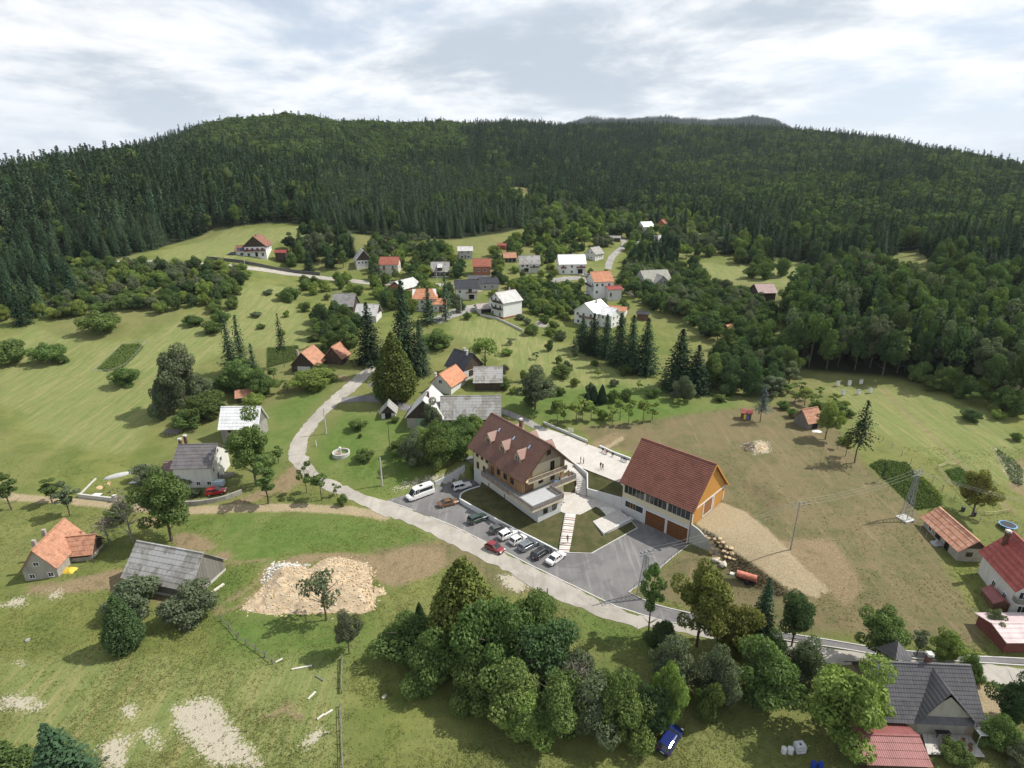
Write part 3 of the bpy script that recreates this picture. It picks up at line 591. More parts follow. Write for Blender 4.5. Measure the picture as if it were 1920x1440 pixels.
sheet('car_park',lot,lotmat(),.03,'dark grey asphalt car park in front of the brown roofed building','car park')
sheet('terrace_lawn',lawnA,LAWN,0,'dark lawn wedge between curved white wall and building','lawn')
sheet('terrace_lawn',lawnB,LAWN,0,'sloping lawn right of the front steps','lawn')
sheet('terrace_lawn',lawnC,LAWN,0,'triangular lawn slope below the paved plaza','lawn')
sheet('terrace_lawn',[loc(MP,18.3,6.1,.15)]+[loc(MP,17.2,6.1,PLZ-1)]+W3([(1067,874,4.7),(1081,898,3.2),(1081,924,1.25)]),LAWN,0,'narrow grass bank between building and upper steps','lawn')
sheet('patio',patio,PAVE,0,'pale paved patio beside the basement of the brown roofed building','patio')
sheet('plaza',plaza,PAVE,0,'large pale paved plaza between the two big buildings','plaza')
# joints of the plaza paving, cut as a fine grid in relief
# ------------------------------------------------------------------ walls of the site
def wpx(pts,zb,zt=None): return None
w1=[(*at(816,912,0)[:2],-.1,1.3),(*at(845,904,0)[:2],-.1,2.2),(*at(872,895,0)[:2],-.1,3.3)]
wall_strip('retaining_wall',w1,.3,WHITEW,'tall white retaining wall behind the parked white minibus','wall')
wa=catmull([(p[0],p[1],0) for p in lawn_a_wall],4); wall_strip('low_wall',[(p[0],p[1],-.05,1.05) for p in wa],.32,WHITEW,'long curved low white wall along the car park','wall')
w3=W3([(1077,872,4.8)])+[ (p[0],p[1],p[2]) for p in W3([(1101,892,4.0),(1101.5,917,2.9)])]+[loc(GP,-.1,-6.85,3.3)]
wall_strip('stair_wall',[(w3[0][0],w3[0][1],1,5.5),(w3[1][0],w3[1][1],1,4.75),(w3[2][0],w3[2][1],1,3.1),(w3[3][0],w3[3][1],.6,3.6)],.3,WHITEW,'white angled wall beside the upper steps and patio','wall')
w4=W3([(1019,795,PLZ),(1060,812,PLZ),(1101,830,PLZ)]); wall_strip('plaza_wall',[(p[0],p[1],PLZ-.5,PLZ+.75) for p in w4],.25,WHITEW,'straight white wall at the far edge of the plaza','wall')
w5=W3([(1124,838,PLZ),(1150,850,PLZ),(1182,862,PLZ)]); wall_strip('plaza_wall',[(p[0],p[1],PLZ-.5,PLZ+.5) for p in w5],.4,WHITEW,'low white sitting wall with people near the garage','wall')
w6=W3([(1131,1004,.05),(1158,990,.3),(1184,975,.5)]); wall_strip('ramp_wall',[(w6[0][0],w6[0][1],-.2,.35),(w6[1][0],w6[1][1],-.2,1.0),(w6[2][0],w6[2][1],-.2,1.1)],.35,WHITEW,'short white wedge wall right of the lower terrace','wall')
sheet('lower_terrace',W3([(1112,977,.85),(1160,956,.85),(1183,972,.85),(1134,1000,.85)]),PAVE,.02,'small pale terrace slab above the car park lawn','terrace')
wall_strip('lower_terrace_edge',[(p[0],p[1],.1,.86) for p in W3([(1112,977,.85),(1133,1000,.85)])],.15,WHITEW,'white edge of the small lower terrace','wall')
# wing wall
ww=[loc(GP,16.0,-6.85,0),loc(GP,18.2,-6.85,0),loc(GP,20,-6.85,0),loc(GP,22.3,-6.85,0)]
mb=MB(); prof=[(15.95,-.4),(22.3,-.4),(22.3,1.15),(17.6,4.15),(15.95,4.6)]; mb.extr(prof,1,-7.05,-6.7)
o=mb.build('wing_wall',render_wall('raw concrete',(.40,.40,.37),.5)); o.location=GP[:3]; o.rotation_euler=(0,0,GP[3]); tag(o,'raw concrete wing wall sloping down from the garage corner','wall')
kerb(W3([(1045,1034,.05),(1067,1037,.05),(1109,1038,.05),(1195,990,.05),(1184,978,.1)]),'white kerb around the lawn right of the front steps')
kerb(W3([(1291,1022,.05),(1260,1046,.05),(1225,1076,.05),(1179,1111,.05),(1205,1124,.05),(1237,1137,.05)]),'white kerb around the right corner of the car park')
kerb([(p[0],p[1],float(Zf(p[0],p[1]))) for p in resample(G([(1237,1137),(1330,1160),(1442,1184),(1530,1197),(1640,1216),(1750,1226),(1830,1232),(1950,1238)]),2)],'white kerb on the field side of the pavement strip',h_=.2)
kerb([(p[0],p[1],float(Zf(p[0],p[1]))) for p in resample(G([(1250,1166),(1330,1181),(1445,1196),(1530,1210),(1640,1228),(1750,1238),(1830,1243),(1950,1251)]),2)],'white kerb on the road side of the pavement strip',h_=.18)
kerb([(p[0],p[1],float(Zf(p[0],p[1]))+.04) for p in resample(np.array(W3([(727,940,0),(780,958,0),(850,986,0),(912,1017,0),(1000,1062,0),(1060,1091,0),(1155,1137,0),(1248,1166,0)])),2)],'flush grey kerb between road and car park',h_=.06,th=.22)
# front steps
st=empty('front_steps',*at(1056,1036,.0),0,'broad white front steps with brown risers up to the patio','steps')
a0=np.array(at(1047,1035,.0)); a1=np.array(at(1068,1036,.0)); b0=np.array(at(1059,963,PATIO)); b1=np.array(at(1080,965,PATIO)); org=np.array(st.location)
RISER=plain('brown riser boards',(.30,.21,.17),.7); STEP=plain('white step slabs',(.62,.59,.55),.8,.06)
nst=18
base=MB(); q=[a0-[0,0,.02],a1-[0,0,.02],b1-[0,0,.1],b0-[0,0,.1]]; q=[tuple(p-org) for p in q]; base.add(q+[(p[0],p[1],p[2]-.5) for p in q],[(0,1,2,3),(4,7,6,5),(0,4,5,1),(1,5,6,2),(2,6,7,3),(3,7,4,0)]).build('stringer',STEP,st)
for i in range(nst):
    t0=i/nst; t1=(i+1)/nst; zt=PATIO*t1+.0
    def P_(s,t,z): p=(a0*(1-t)+b0*t)*(1-s)+(a1*(1-t)+b1*t)*s; return (p[0]-org[0],p[1]-org[1],z-org[2])
    w_=MB(); zb=zt-.09
    vs=[P_(.06,t0,zt),P_(.98,t0,zt),P_(.98,t1+.02,zt),P_(.06,t1+.02,zt)]; vs+= [(x,y,z-.07) for x,y,z in vs]
    w_.add(vs,[(0,1,2,3),(7,6,5,4),(0,4,5,1),(1,5,6,2),(2,6,7,3),(3,7,4,0)]).build('step',STEP,st)
    if i%3!=2:
        w_=MB(); vs=[P_(.07,t0-.006,zt+.005),P_(.97,t0-.006,zt+.005),P_(.97,t0+.016,zt+.012),P_(.07,t0+.016,zt+.012)]; vs+=[(x,y,z-.12) for x,y,z in vs]
        w_.add(vs,[(0,1,2,3),(7,6,5,4),(0,4,5,1),(1,5,6,2),(2,6,7,3),(3,7,4,0)]).build('riser',RISER,st)
# upper steps, bending once
def flight(name,label,pl,pr,n,mat):
    # pl/pr: polylines of left and right edge with z, from top to bottom
    PL=np.array(pl); PR=np.array(pr); o_=PL[0]; e=empty(name,*o_,0,label,'steps')
    dl=np.r_[0,np.cumsum(np.linalg.norm(np.diff(PL[:,:2],axis=0),axis=1))]; dr=np.r_[0,np.cumsum(np.linalg.norm(np.diff(PR[:,:2],axis=0),axis=1))]
    ip=lambda D,P,t:np.array([np.interp(t*D[-1],D,P[:,k_]) for k_ in range(3)])
    for i in range(n):
        t0,t1=i/n,(i+1)/n; zt=ip(dl,PL,t0+.3/n)[2]; vs=[ip(dl,PL,t0),ip(dr,PR,t0),ip(dr,PR,t1+.15/n if i<n-1 else t1),ip(dl,PL,t1+.15/n if i<n-1 else t1)]
        vs=[(p[0]-o_[0],p[1]-o_[1],zt-o_[2]) for p in vs]; vs+=[(x,y,z-1.4) for x,y,z in vs]
        MB().add(vs,[(3,2,1,0),(4,5,6,7),(1,5,4,0),(2,6,5,1),(3,7,6,2),(0,4,7,3)]).build('step',mat,e)
    return e
flight('upper_steps','long narrow white steps climbing from patio to plaza',W3([(1064,879,PLZ),(1081,898,3.4),(1081,925,PATIO)]),W3([(1075,876,PLZ),(1099,900,3.4),(1099,930,PATIO)]),18,STEP)
flight('garden_steps','short wide shaded steps from patio down to lower terrace',W3([(1124,952,PATIO),(1137,966,.9)]),W3([(1140,946,PATIO),(1156,957,.9)]),5,STEP)
flight('side_steps','few white steps at the garage end of the lower terrace',W3([(1172,977,.85),(1180,980,.1)]),W3([(1180,968,.85),(1189,973,.1)]),4,STEP)
wall_strip('low_wall',[(p[0],p[1],.9,2.4) for p in [loc(MP,20.2,8.0,0),loc(MP,19.2,9.5,0),(*at(1080,918,PATIO)[:2],0)]],.2,WHITEW,'short white wall beside the air conditioner','wall')
# ------------------------------------------------------------------ buildings
GLASS=glass(); DARKW=planks('dark weathered boards',(.055,.040,.030),(.095,.07,.052)); GREYW=planks('grey weathered boards',(.16,.15,.135),(.24,.225,.20)); BROWNW=planks('brown boards',(.13,.07,.04),(.20,.11,.06))
LARCH=planks('fresh larch boards',(.30,.175,.085),(.44,.29,.17),.25); LARCHG=planks('greying larch boards',(.34,.265,.19),(.43,.35,.26),.25); RAIL=planks('weathered railing boards',(.22,.18,.15),(.32,.27,.23),.14)
ORANGEW=planks('orange stained boards',(.56,.275,.065),(.64,.33,.09),.3,rough=.5); BRICK=plain('bare red brick',(.30,.13,.075),.85,.3,3); BEAM=plain('pale timber beam',(.52,.44,.29),.7,.12)
FRAMEW=plain('white window frame',(.70,.70,.68),.5,.03); FRAMEB=plain('brown window frame',(.10,.055,.03),.5,.1); SHADEIN=plain('interior shade panel',(.015,.013,.012),.9,.2)  # last one: near-black colour painted as the shade inside open doorways
T_ORANGE=tiles('old orange clay tiles',(.37,.175,.105),(.47,.25,.165),.26,.3,moss=.35); T_ORANGE2=tiles('bright orange clay tiles',(.43,.185,.10),(.51,.25,.145),.26,.3); T_RED=tiles('red brown tiles',(.26,.085,.055),(.33,.12,.08),.3,.3)
T_MAIN=tiles('dark brown roof tiles',(.145,.068,.048),(.175,.088,.064),.33,.38,rough=.5,spec=.4); T_GARAGE=tiles('red brown roof tiles',(.205,.076,.050),(.245,.10,.067),.33,.38,rough=.5,spec=.4)
T_GREY=tiles('grey fibre cement sheets',(.27,.26,.245),(.34,.33,.31),.9,1.1,moss=.2); T_GREYP=tiles('patched grey fibre cement',(.24,.23,.21),(.30,.285,.265),.9,1.1,patch=(.335,.33,.32),moss=.25); T_WHITE=tiles('white painted metal sheets',(.80,.80,.80),(.86,.86,.86),1.0,2.5,rough=.4)
T_DARK=tiles('anthracite roof tiles',(.075,.072,.078),(.10,.097,.10),.35,.4,rough=.5,spec=.4); T_DARKM=tiles('dark blue grey metal roof',(.035,.037,.045),(.05,.052,.062),.5,3,rough=.5); T_SLATE=tiles('weathered violet grey tiles',(.125,.115,.12),(.16,.148,.15),.32,.36)
T_REDM=tiles('dull red metal sheets',(.24,.085,.08),(.28,.10,.095),.25,6,rough=.5,metal=0); T_PINK=tiles('faded pink metal sheets',(.50,.40,.40),(.58,.47,.47),.25,6,rough=.5); T_MAUVE=tiles('mauve brown metal sheets',(.30,.20,.185),(.36,.25,.23),.4,6,rough=.5); T_REDT=tiles('wine red roof tiles',(.26,.055,.045),(.31,.075,.06),.33,.38,rough=.5)
T_PALE=tiles('pale grey roof sheets',(.46,.455,.44),(.54,.53,.515),.9,1.1,moss=.1)
CHIM=render_wall('chimney plaster',(.38,.33,.29),.6); BRICKC=plain('dark brick chimney',(.13,.06,.045),.85,.3,4); METAL=plain('galvanised metal',(.40,.41,.42),.4,.1,metal=.6)
FLOWER=plain('red balcony flowers',(.30,.03,.03),.8,.4,9)
FOOT=[]      # building footprints (x,y,r) used to keep trees clear
def slope(mb,e0,e1,r1,r0,rows,th=.10,step=.05):
    """one roof slope laid in overlapping courses; eave e0->e1, ridge r0->r1"""
    e0,e1,r0,r1=map(Vector,(e0,e1,r0,r1)); nrm=(e1-e0).cross(r0-e0).normalized()
    if nrm.z<0: nrm=-nrm
    for i in range(rows):
        a,b=i/rows,(i+1)/rows; A=e0.lerp(r0,a)+nrm*step; B=e1.lerp(r1,a)+nrm*step; Cc=e1.lerp(r1,b); D=e0.lerp(r0,b)
        A2=e0.lerp(r0,a); B2=e1.lerp(r1,a)
        mb.add([A,B,Cc,D,A2,B2],[(0,1,2,3),(4,5,1,0),(4,0,3),(5,2,1)])
    d=-nrm*th; mb.add([e0+d,e1+d,r1+d,r0+d],[(3,2,1,0)])
    for p,q in ((e0,e1),(e1,r1),(r1,r0),(r0,e0)): mb.add([p,q,q+d,p+d],[(0,1,2,3)])
def window(par,face,u,z,w_,h_,L,W,frame=FRAMEW,pane=None,door=False,name=None,depth=.1,sill=True):
    """face: f (y=-W/2) b 0 1 ; u is the position along the face"""
    fr=MB(); pn=MB(); t=.09
    def B(m,a0,z0,a1,z1,d0,d1):
        if face=='f': m.box(a0,-W/2-d1,z0,a1,-W/2-d0,z1)
        elif face=='b': m.box(a0,W/2+d0,z0,a1,W/2+d1,z1)
        elif face=='0': m.box(-d1,a0,z0,-d0,a1,z1)
        else: m.box(L+d0,a0,z0,L+d1,a1,z1)
    a0,a1=u-w_/2,u+w_/2
    B(fr,a0-t,z-t,a0,z+h_+t,-.02,.07); B(fr,a1,z-t,a1+t,z+h_+t,-.02,.07); B(fr,a0,z+h_,a1,z+h_+t,-.02,.07); B(fr,a0,z-t,a1,z,-.02,.07+(.06 if sill else 0))
    if not door and w_>.7: B(fr,u-.03,z,u+.03,z+h_,-.02,.045)
    f=fr.build(name or ('door' if door else 'window'),frame,par)
    B(pn,a0,z,a1,z+h_,-.04,.02); pn.build('leaf' if door else 'pane',pane or GLASS,f)  # in open doorways the leaf is a flat panel of painted inside shade
    return f
def balcony(par,face,u0,u1,z,d,L,W,mat=DARKW,fl=CONC,flowers=False,h_=.95):
    def bx(m,a0,z0,a1,z1,d0,d1):
        if face=='f': m.box(a0,-W/2-d1,z0,a1,-W/2-d0,z1)
        elif face=='b': m.box(a0,W/2+d0,z0,a1,W/2+d1,z1)
        elif face=='0': m.box(-d1,a0,z0,-d0,a1,z1)
        else: m.box(L+d0,a0,z0,L+d1,a1,z1)
    m=MB(); bx(m,u0,z-.16,u1,z,0,d); sl_=m.build('balcony',fl,par)
    r=MB(); n=int((u1-u0)/.16)
    for i in range(n): a=u0+i*(u1-u0)/n; bx(r,a+.02,z+.08,a+.13,z+h_,d-.05,d-.01)
    bx(r,u0,z+h_,u1,z+h_+.07,d-.08,d+.02)
    for e_ in (u0,u1-.05):
        k_=int(d/.16)
        for i in range(k_): bx(r,e_,z+.08,e_+.04,z+h_,i*d/k_+.03,i*d/k_+.13)
    r.build('balustrade',mat,sl_)['kind']='stuff'
    if flowers:
        r=MB(); bx(r,u0,z+h_-.1,u1,z+h_+.18,d,d+.22); r.build('flower_box',FLOWER,sl_)
    return sl_
def pent(mb,L,W,he,hr,x0=0,zb=-2.5,yoff=0):
    k_=W/2; mb.extr([(-k_+yoff,zb),(k_+yoff,zb),(k_+yoff,he),(yoff,hr),(-k_+yoff,he)],0,x0,x0+L)
def chimney(par,x,y,z0,z1,s=.55,mat=CHIM,cap=True):
    cap=cap and mat is not CHIM
    m=MB(); m.box(x-s/2,y-s/2,z0,x+s/2,y+s/2,z1); o=m.build('chimney',mat,par)
    if cap: c_=MB(); c_.box(x-s/2-.1,y-s/2-.1,z1,x+s/2+.1,y+s/2+.1,z1+.1); c_.box(x-s/2+.05,y-s/2+.05,z1+.1,x+s/2-.05,y+s/2-.05,z1+.28); c_.box(x-s/2-.1,y-s/2-.1,z1+.28,x+s/2+.1,y+s/2+.1,z1+.36); c_.build('chimney_cap',CONC,o)
    return o
def house(label,pos,th,L,W,he,hr,wall,roof,gable=None,low=None,lowz=0,ov=.5,name='house',cat='house',rows=None,chim=(),wins=(),balc=(),group=None,gz=None,frame=FRAMEW,hip=0,gable_lap=.05,half=False):
    x,y,z=pos; 
    e=empty(name,x,y,z,R(th),label,cat,group); FOOT.append((x+math.cos(R(th))*L/2,y+math.sin(R(th))*L/2,max(L,W)*.62))
    m=MB(); pent(m,L,W,he-.02,hr-.12); m.build('wall',wall,e)
    if gable is not None:
        zz=he if gz is None else gz
        for nm,x0,x1 in (('gable',-gable_lap,0.0),('gable',L,L+gable_lap)):
            m=MB(); k_=W/2
            if zz<he: m.extr([(-k_-.03,zz),(k_+.03,zz),(k_+.03,he-.05),(0,hr-.15),(-k_-.03,he-.05)],0,x0,x1)
            else:
                kk=k_*(hr-zz)/(hr-he); m.extr([(-kk,zz),(kk,zz),(0,hr-.15)],0,x0,x1)
            m.build(nm,gable,e)
    if low is not None:
        m=MB(); k_=W/2+.06; m.box(-.06,-k_,-2.5,L+.06,-W/2,lowz); m.box(-.06,W/2,-2.5,L+.06,k_,lowz); m.box(-.06,-W/2,-2.5,0,W/2,lowz); m.box(L,-W/2,-2.5,L+.06,W/2,lowz); m.build('plinth',low,e)
    sl_=(hr-he)/(W/2); k_=W/2+ov; zd=he-ov*sl_; n=rows or max(4,int(math.hypot(W/2,hr-he)/.75))
    m=MB(); h0=hip*1.0
    slope(m,(-ov,-k_,zd),(L+ov,-k_,zd),(L+ov-hip,0,hr),(-ov+hip,0,hr),n); slope(m,(L+ov,k_,zd),(-ov,k_,zd),(-ov+hip,0,hr),(L+ov-hip,0,hr),n)
    if hip:
        slope(m,(L+ov,-k_,zd),(L+ov,k_,zd),(L+ov-hip,0,hr),(L+ov-hip,0,hr),n); slope(m,(-ov,k_,zd),(-ov,-k_,zd),(-ov+hip,0,hr),(-ov+hip,0,hr),n)
    m.beam((-ov+hip,0,hr+.02),(L+ov-hip,0,hr+.02),.3,.1)
    ro=m.build('roof',roof,e)
    for c_ in chim: chimney(e,c_[0],c_[1],hr-abs(c_[1])*sl_-.6,hr+(c_[2] if len(c_)>2 else .9),mat=c_[3] if len(c_)>3 else CHIM)
    for w_ in wins: window(e,*w_[:5],L,W,**{'frame':frame,**(w_[5] if len(w_)>5 else {})})
    for b_ in balc: balcony(e,b_[0],b_[1],b_[2],b_[3],b_[4],L,W,**(b_[5] if len(b_)>5 else {}))
    return e
D={'door':True,'frame':FRAMEB}
def wrow(face,us,z,w_=1.,h_=1.2): return [(face,u,z,w_,h_) for u in us]
BR={'pane':None}
def main_building():
    e=empty('guest_house',*MP[:3],MP[3],'large cream and larch clad building with dark brown tiled roof and three front dormers','building')
    L,W,he,hr=18.3,12.1,8.8,14.7; k_=W/2
    m=MB(); m.extr([(-k_,-2.5),(k_,-2.5),(k_,he-.1),(0,hr-.25),(-k_,he-.1)],0,0,L); m.build('wall',CREAM,e)
    m=MB(); m.box(L,-k_,-2.5,24,.2,3.7); bs=m.build('basement',WHITEW,e)
    m=MB(); m.box(-.05,-k_-.05,-2.5,L,-k_,2.6); m.build('plinth',WHITEW,e)
    # roof with overhanging gable
    ov=1.; sl_=(hr-he)/k_; x0,x1=-1.,20.4; zd=he-ov*sl_; kk=k_+ov; n=22
    m=MB(); slope(m,(x0,-kk,zd),(x1,-kk,zd),(x1,0,hr),(x0,0,hr),n,.16,.12); slope(m,(x1,kk,zd),(x0,kk,zd),(x0,0,hr),(x1,0,hr),n,.16,.12); m.beam((x0,0,hr+.03),(x1,0,hr+.03),.34,.12); m.build('roof',T_MAIN,e)
    for xx in (x1+.02,x0-.02):
        for sy in (-1,1): MB().beam((xx,sy*kk,zd-.05),(xx,0,hr-.05),.08,.3).build('barge_board',FRAMEB,e)
    m=MB(); m.tube((x0,-kk-.07,zd-.05),(x1,-kk-.07,zd-.05),.08,n=6); m.tube((x0,kk+.07,zd-.05),(x1,kk+.07,zd-.05),.08,n=6); m.tube((0,-k_-.1,zd-.1),(0,-k_-.1,-.5),.05); m.tube((6.2,-k_-.12,zd-.1),(6.2,-k_-.12,4.),.05); m.build('gutter',FRAMEB,e)
    # larch cladding of the front, built board by board
    m=MB(); x=6.35; i=0
    while x<L+.05: m.box(x,-k_-.07-.012*(i%2),4.05,min(x+.235,L+.09),-k_-.005,8.1); x+=.25; i+=1
    m.build('front_cladding',LARCH,e)['kind']='stuff'
    m=MB(); y=-k_; i=0
    while y<-k_+3.0: m.box(L+.005,y,4.05,L+.07+.012*(i%2),y+.235,8.6); y+=.25; i+=1
    m.build('corner_cladding',LARCH,e)['kind']='stuff'
    m=MB(); y=-k_+.1; i=0
    while y<k_-.1:
        zt=hr-.3-abs(y+.12)*sl_; zb=9.75 if abs(y)<4.6 else 8.3
        if zt>zb: m.box(L+.005,y,zb,L+.08+.012*(i%2),y+.235,zt)
        y+=.25; i+=1
    m.build('gable_cladding',LARCHG,e)['kind']='stuff'
    m=MB(); m.box(L+.005,4.9,4.05,L+.09,k_,8.6); m.build('corner_cladding',LARCH,e)
    # windows
    for x,z in ((1.6,6.1),(3.6,6.1),(5.5,6.1),(1.8,3.1),(4.4,3.1)): window(e,'f',x,z,.8,1.5,L,W,frame=FRAMEB)
    for x in (10.2,12.7,15.2): window(e,'f',x,5.2,1.0,1.2,L,W+.16,frame=FRAMEB)
    window(e,'f',7.9,4.05,1.0,2.1,L,W+.16,frame=FRAMEB,door=True,pane=BROWNW)
    window(e,'1',-3.9,4.05,2.0,2.1,L+.09,W,frame=FRAMEB,door=True,pane=BROWNW)
    for y,z,ww,hh in ((-.7,5.0,1.1,1.1),(2.6,4.7,1.1,1.6),(-3.6,7.05,.9,2.0),(2.5,7.05,1.0,2.1)): window(e,'1',y,z,ww,hh,L,W,frame=FRAMEB)
    window(e,'1',1.3,11.2,1.0,1.0,L+.09,W,frame=FRAMEB)
    for y in (-4.1,-1.6): window(e,'1',y,1.6,1.0,1.2,24,W,frame=FRAMEB)
    for x in (4.5,9,14): window(e,'b',x,5.,1.,1.4,L,W,frame=FRAMEB)
    # upper gable balcony
    m=MB(); m.box(L,-5.4,6.75,19.9,5.4,6.95); bal=m.build('balcony',BEAM,e)
    m=MB(); y=-5.4; i=0
    while y<5.35: m.box(19.84,y,7.0,19.88,y+.12,7.95); y+=.15
    m.build('balustrade',RAIL,bal)['kind']='stuff'
    m=MB(); m.beam((19.9,-5.45,7.98),(19.9,5.45,7.98),.1,.08); m.beam((19.9,-5.45,7.02),(19.9,5.45,7.02),.1,.08)
    for y in (-5.4,-1.8,1.8,5.4): m.box(19.83,y-.05,6.95,19.95,y+.05,8.0)
    m.build('handrail',BEAM,bal)
    # terrace with its rails
    m=MB(); m.prism([(6.3,-8.2),(24.7,-8.2),(24.7,.3),(20.2,.3),(20.2,8.0),(L,8.0),(L,-k_),(6.3,-k_)],3.68,4.02); te=m.build('terrace',plain('grey terrace screed',(.25,.255,.26),.8,.1),e)
    m=MB(); m.box(19.3,-7.0,4.021,24.2,-.4,4.05); m.build('paving',plain('light terrace paving',(.40,.41,.42),.8,.06),te)
    m=MB()
    P=[(6.3,-k_-.1),(6.3,-8.2),(24.7,-8.2),(24.7,.3),(20.2,.3),(20.2,8.0),(L+.2,8.0)]
    m2=MB(); m3=MB()
    for (ax,ay),(bx,by) in zip(P[:-1],P[1:]):
        d_=math.hypot(bx-ax,by-ay); n=int(d_/.15); ux,uy=(bx-ax)/d_,(by-ay)/d_
        for i in range(n):
            t=i*d_/n+.02; m2.beam((ax+ux*(t+.055),ay+uy*(t+.055),4.1),(ax+ux*(t+.055),ay+uy*(t+.055),4.98),.11,.03,up=(-uy,ux,0))
        m3.beam((ax,ay,5.03),(bx,by,5.03),.1,.08); n=max(1,int(d_/1.8))
        m.beam((ax,ay,3.62),(bx,by,3.62),.16,.3)
        for i in range(n+1): m3.tube((ax+ux*d_*i/n,ay+uy*d_*i/n,3.8),(ax+ux*d_*i/n,ay+uy*d_*i/n,5.0),.05,n=4)
    m2.build('balustrade',RAIL,te)['kind']='stuff'; m3.build('handrail',METAL,te); m.build('edge_beam',BEAM,te)
    m=MB(); m.tube((20.1,7.8,-1),(20.1,7.8,3.6),.09,n=8); m.tube((9,-8.0,-.9),(9,-8,3.6),.09,n=8); m.tube((15,-8.0,-.9),(15,-8,3.6),.09,n=8); m.build('post',FRAMEB,te)
    # dormers
    for s in (-1,1):
        for x in (4.2,9.7,15.2):
            yf=4.75*s; zr_=hr-abs(yf)*sl_; hw=1.2; ze=zr_+1.25; zt=zr_+2.65
            m=MB(); yb=s*(hr-ze)/sl_; yt=s*(hr-zt)/sl_
            m.add([(x-hw,yf,zr_-.1),(x+hw,yf,zr_-.1),(x+hw,yf,ze),(x,yf,zt-.12),(x-hw,yf,ze),(x-hw,yb,ze),(x+hw,yb,ze)],[(0,1,2,3,4),(1,6,2),(0,4,5)]); d_=m.build('dormer',LARCHG,e)
            m=MB(); o2=.22; yq=yf+s*.18; dz=o2*(zt-ze)/hw
            for sx in (-1,1):
                a=(x+sx*(hw+o2),yq,ze-dz); b=(x+sx*(hw+o2),s*(hr-(ze-dz))/sl_*1.0,ze-dz); c_=(x,yt,zt); d0=(x,yq,zt)
                m.add([a,b,c_,d0]+[(p[0],p[1],p[2]-.1) for p in (a,b,c_,d0)],[(0,1,2,3),(7,6,5,4),(0,3,7,4),(0,4,5,1)])
            m.build('dormer_roof',plain('sunlit toned dormer tiles',(.25,.145,.115),.45,.12,2),d_)  # same dark tile as the main roof; sunlit brightness is put into this colour
            m=MB(); 
            for wx in (-.55,.2): m.box(x+wx,min(yf,yf+s*.04),zr_+.2,x+wx+.38,max(yf,yf+s*.04),zr_+1.2)
            m.build('window',GLASS,d_)
    # skylights
    for x in (4.8,10.3,15.8):
        y=-1.9; z=hr-1.9*sl_; m=MB(); c_,s_=math.cos(math.atan(sl_)),math.sin(math.atan(sl_)); 
        nx,nz=-s_,c_
        def PP(a,b,h_): return (x+a,y-b*c_+nx*h_,z-b*s_+nz*h_)
        vs=[PP(-.3,-.55,.13),PP(.3,-.55,.13),PP(.3,.55,.13),PP(-.3,.55,.13)]; vb=[PP(-.3,-.55,-.05),PP(.3,-.55,-.05),PP(.3,.55,-.05),PP(-.3,.55,-.05)]
        m.add(vs+vb,[(3,2,1,0),(4,5,1,0),(5,6,2,1),(6,7,3,2),(7,4,0,3)]); sk=m.build('skylight',plain('skylight frame',(.10,.10,.11),.5,.05),e)
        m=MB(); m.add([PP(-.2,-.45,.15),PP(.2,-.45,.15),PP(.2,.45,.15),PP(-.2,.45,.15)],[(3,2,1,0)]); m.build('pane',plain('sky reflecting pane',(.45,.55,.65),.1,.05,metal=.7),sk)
    chimney(e,8.2,1.6,12,15.6,.6,BRICKC)
    # little flat garage on the left end
    m=MB(); m.box(-5.2,-5.2,-2.2,0,-1,2.3); g_=m.build('annexe',WHITEW,e); m=MB(); m.box(-5.4,-5.4,2.3,-.02,-.8,2.5); m.build('annexe_roof',plain('grey bitumen felt',(.16,.165,.17),.9),g_)
    m=MB(); m.box(-4.6,-5.27,-1.0,-.6,-5.2,1.4); m.build('garage_door',plain('brown garage door',(.10,.045,.03),.5,.1),g_)
    FOOT.append((*loc(MP,9,0,0)[:2],13)); return e
main_building()
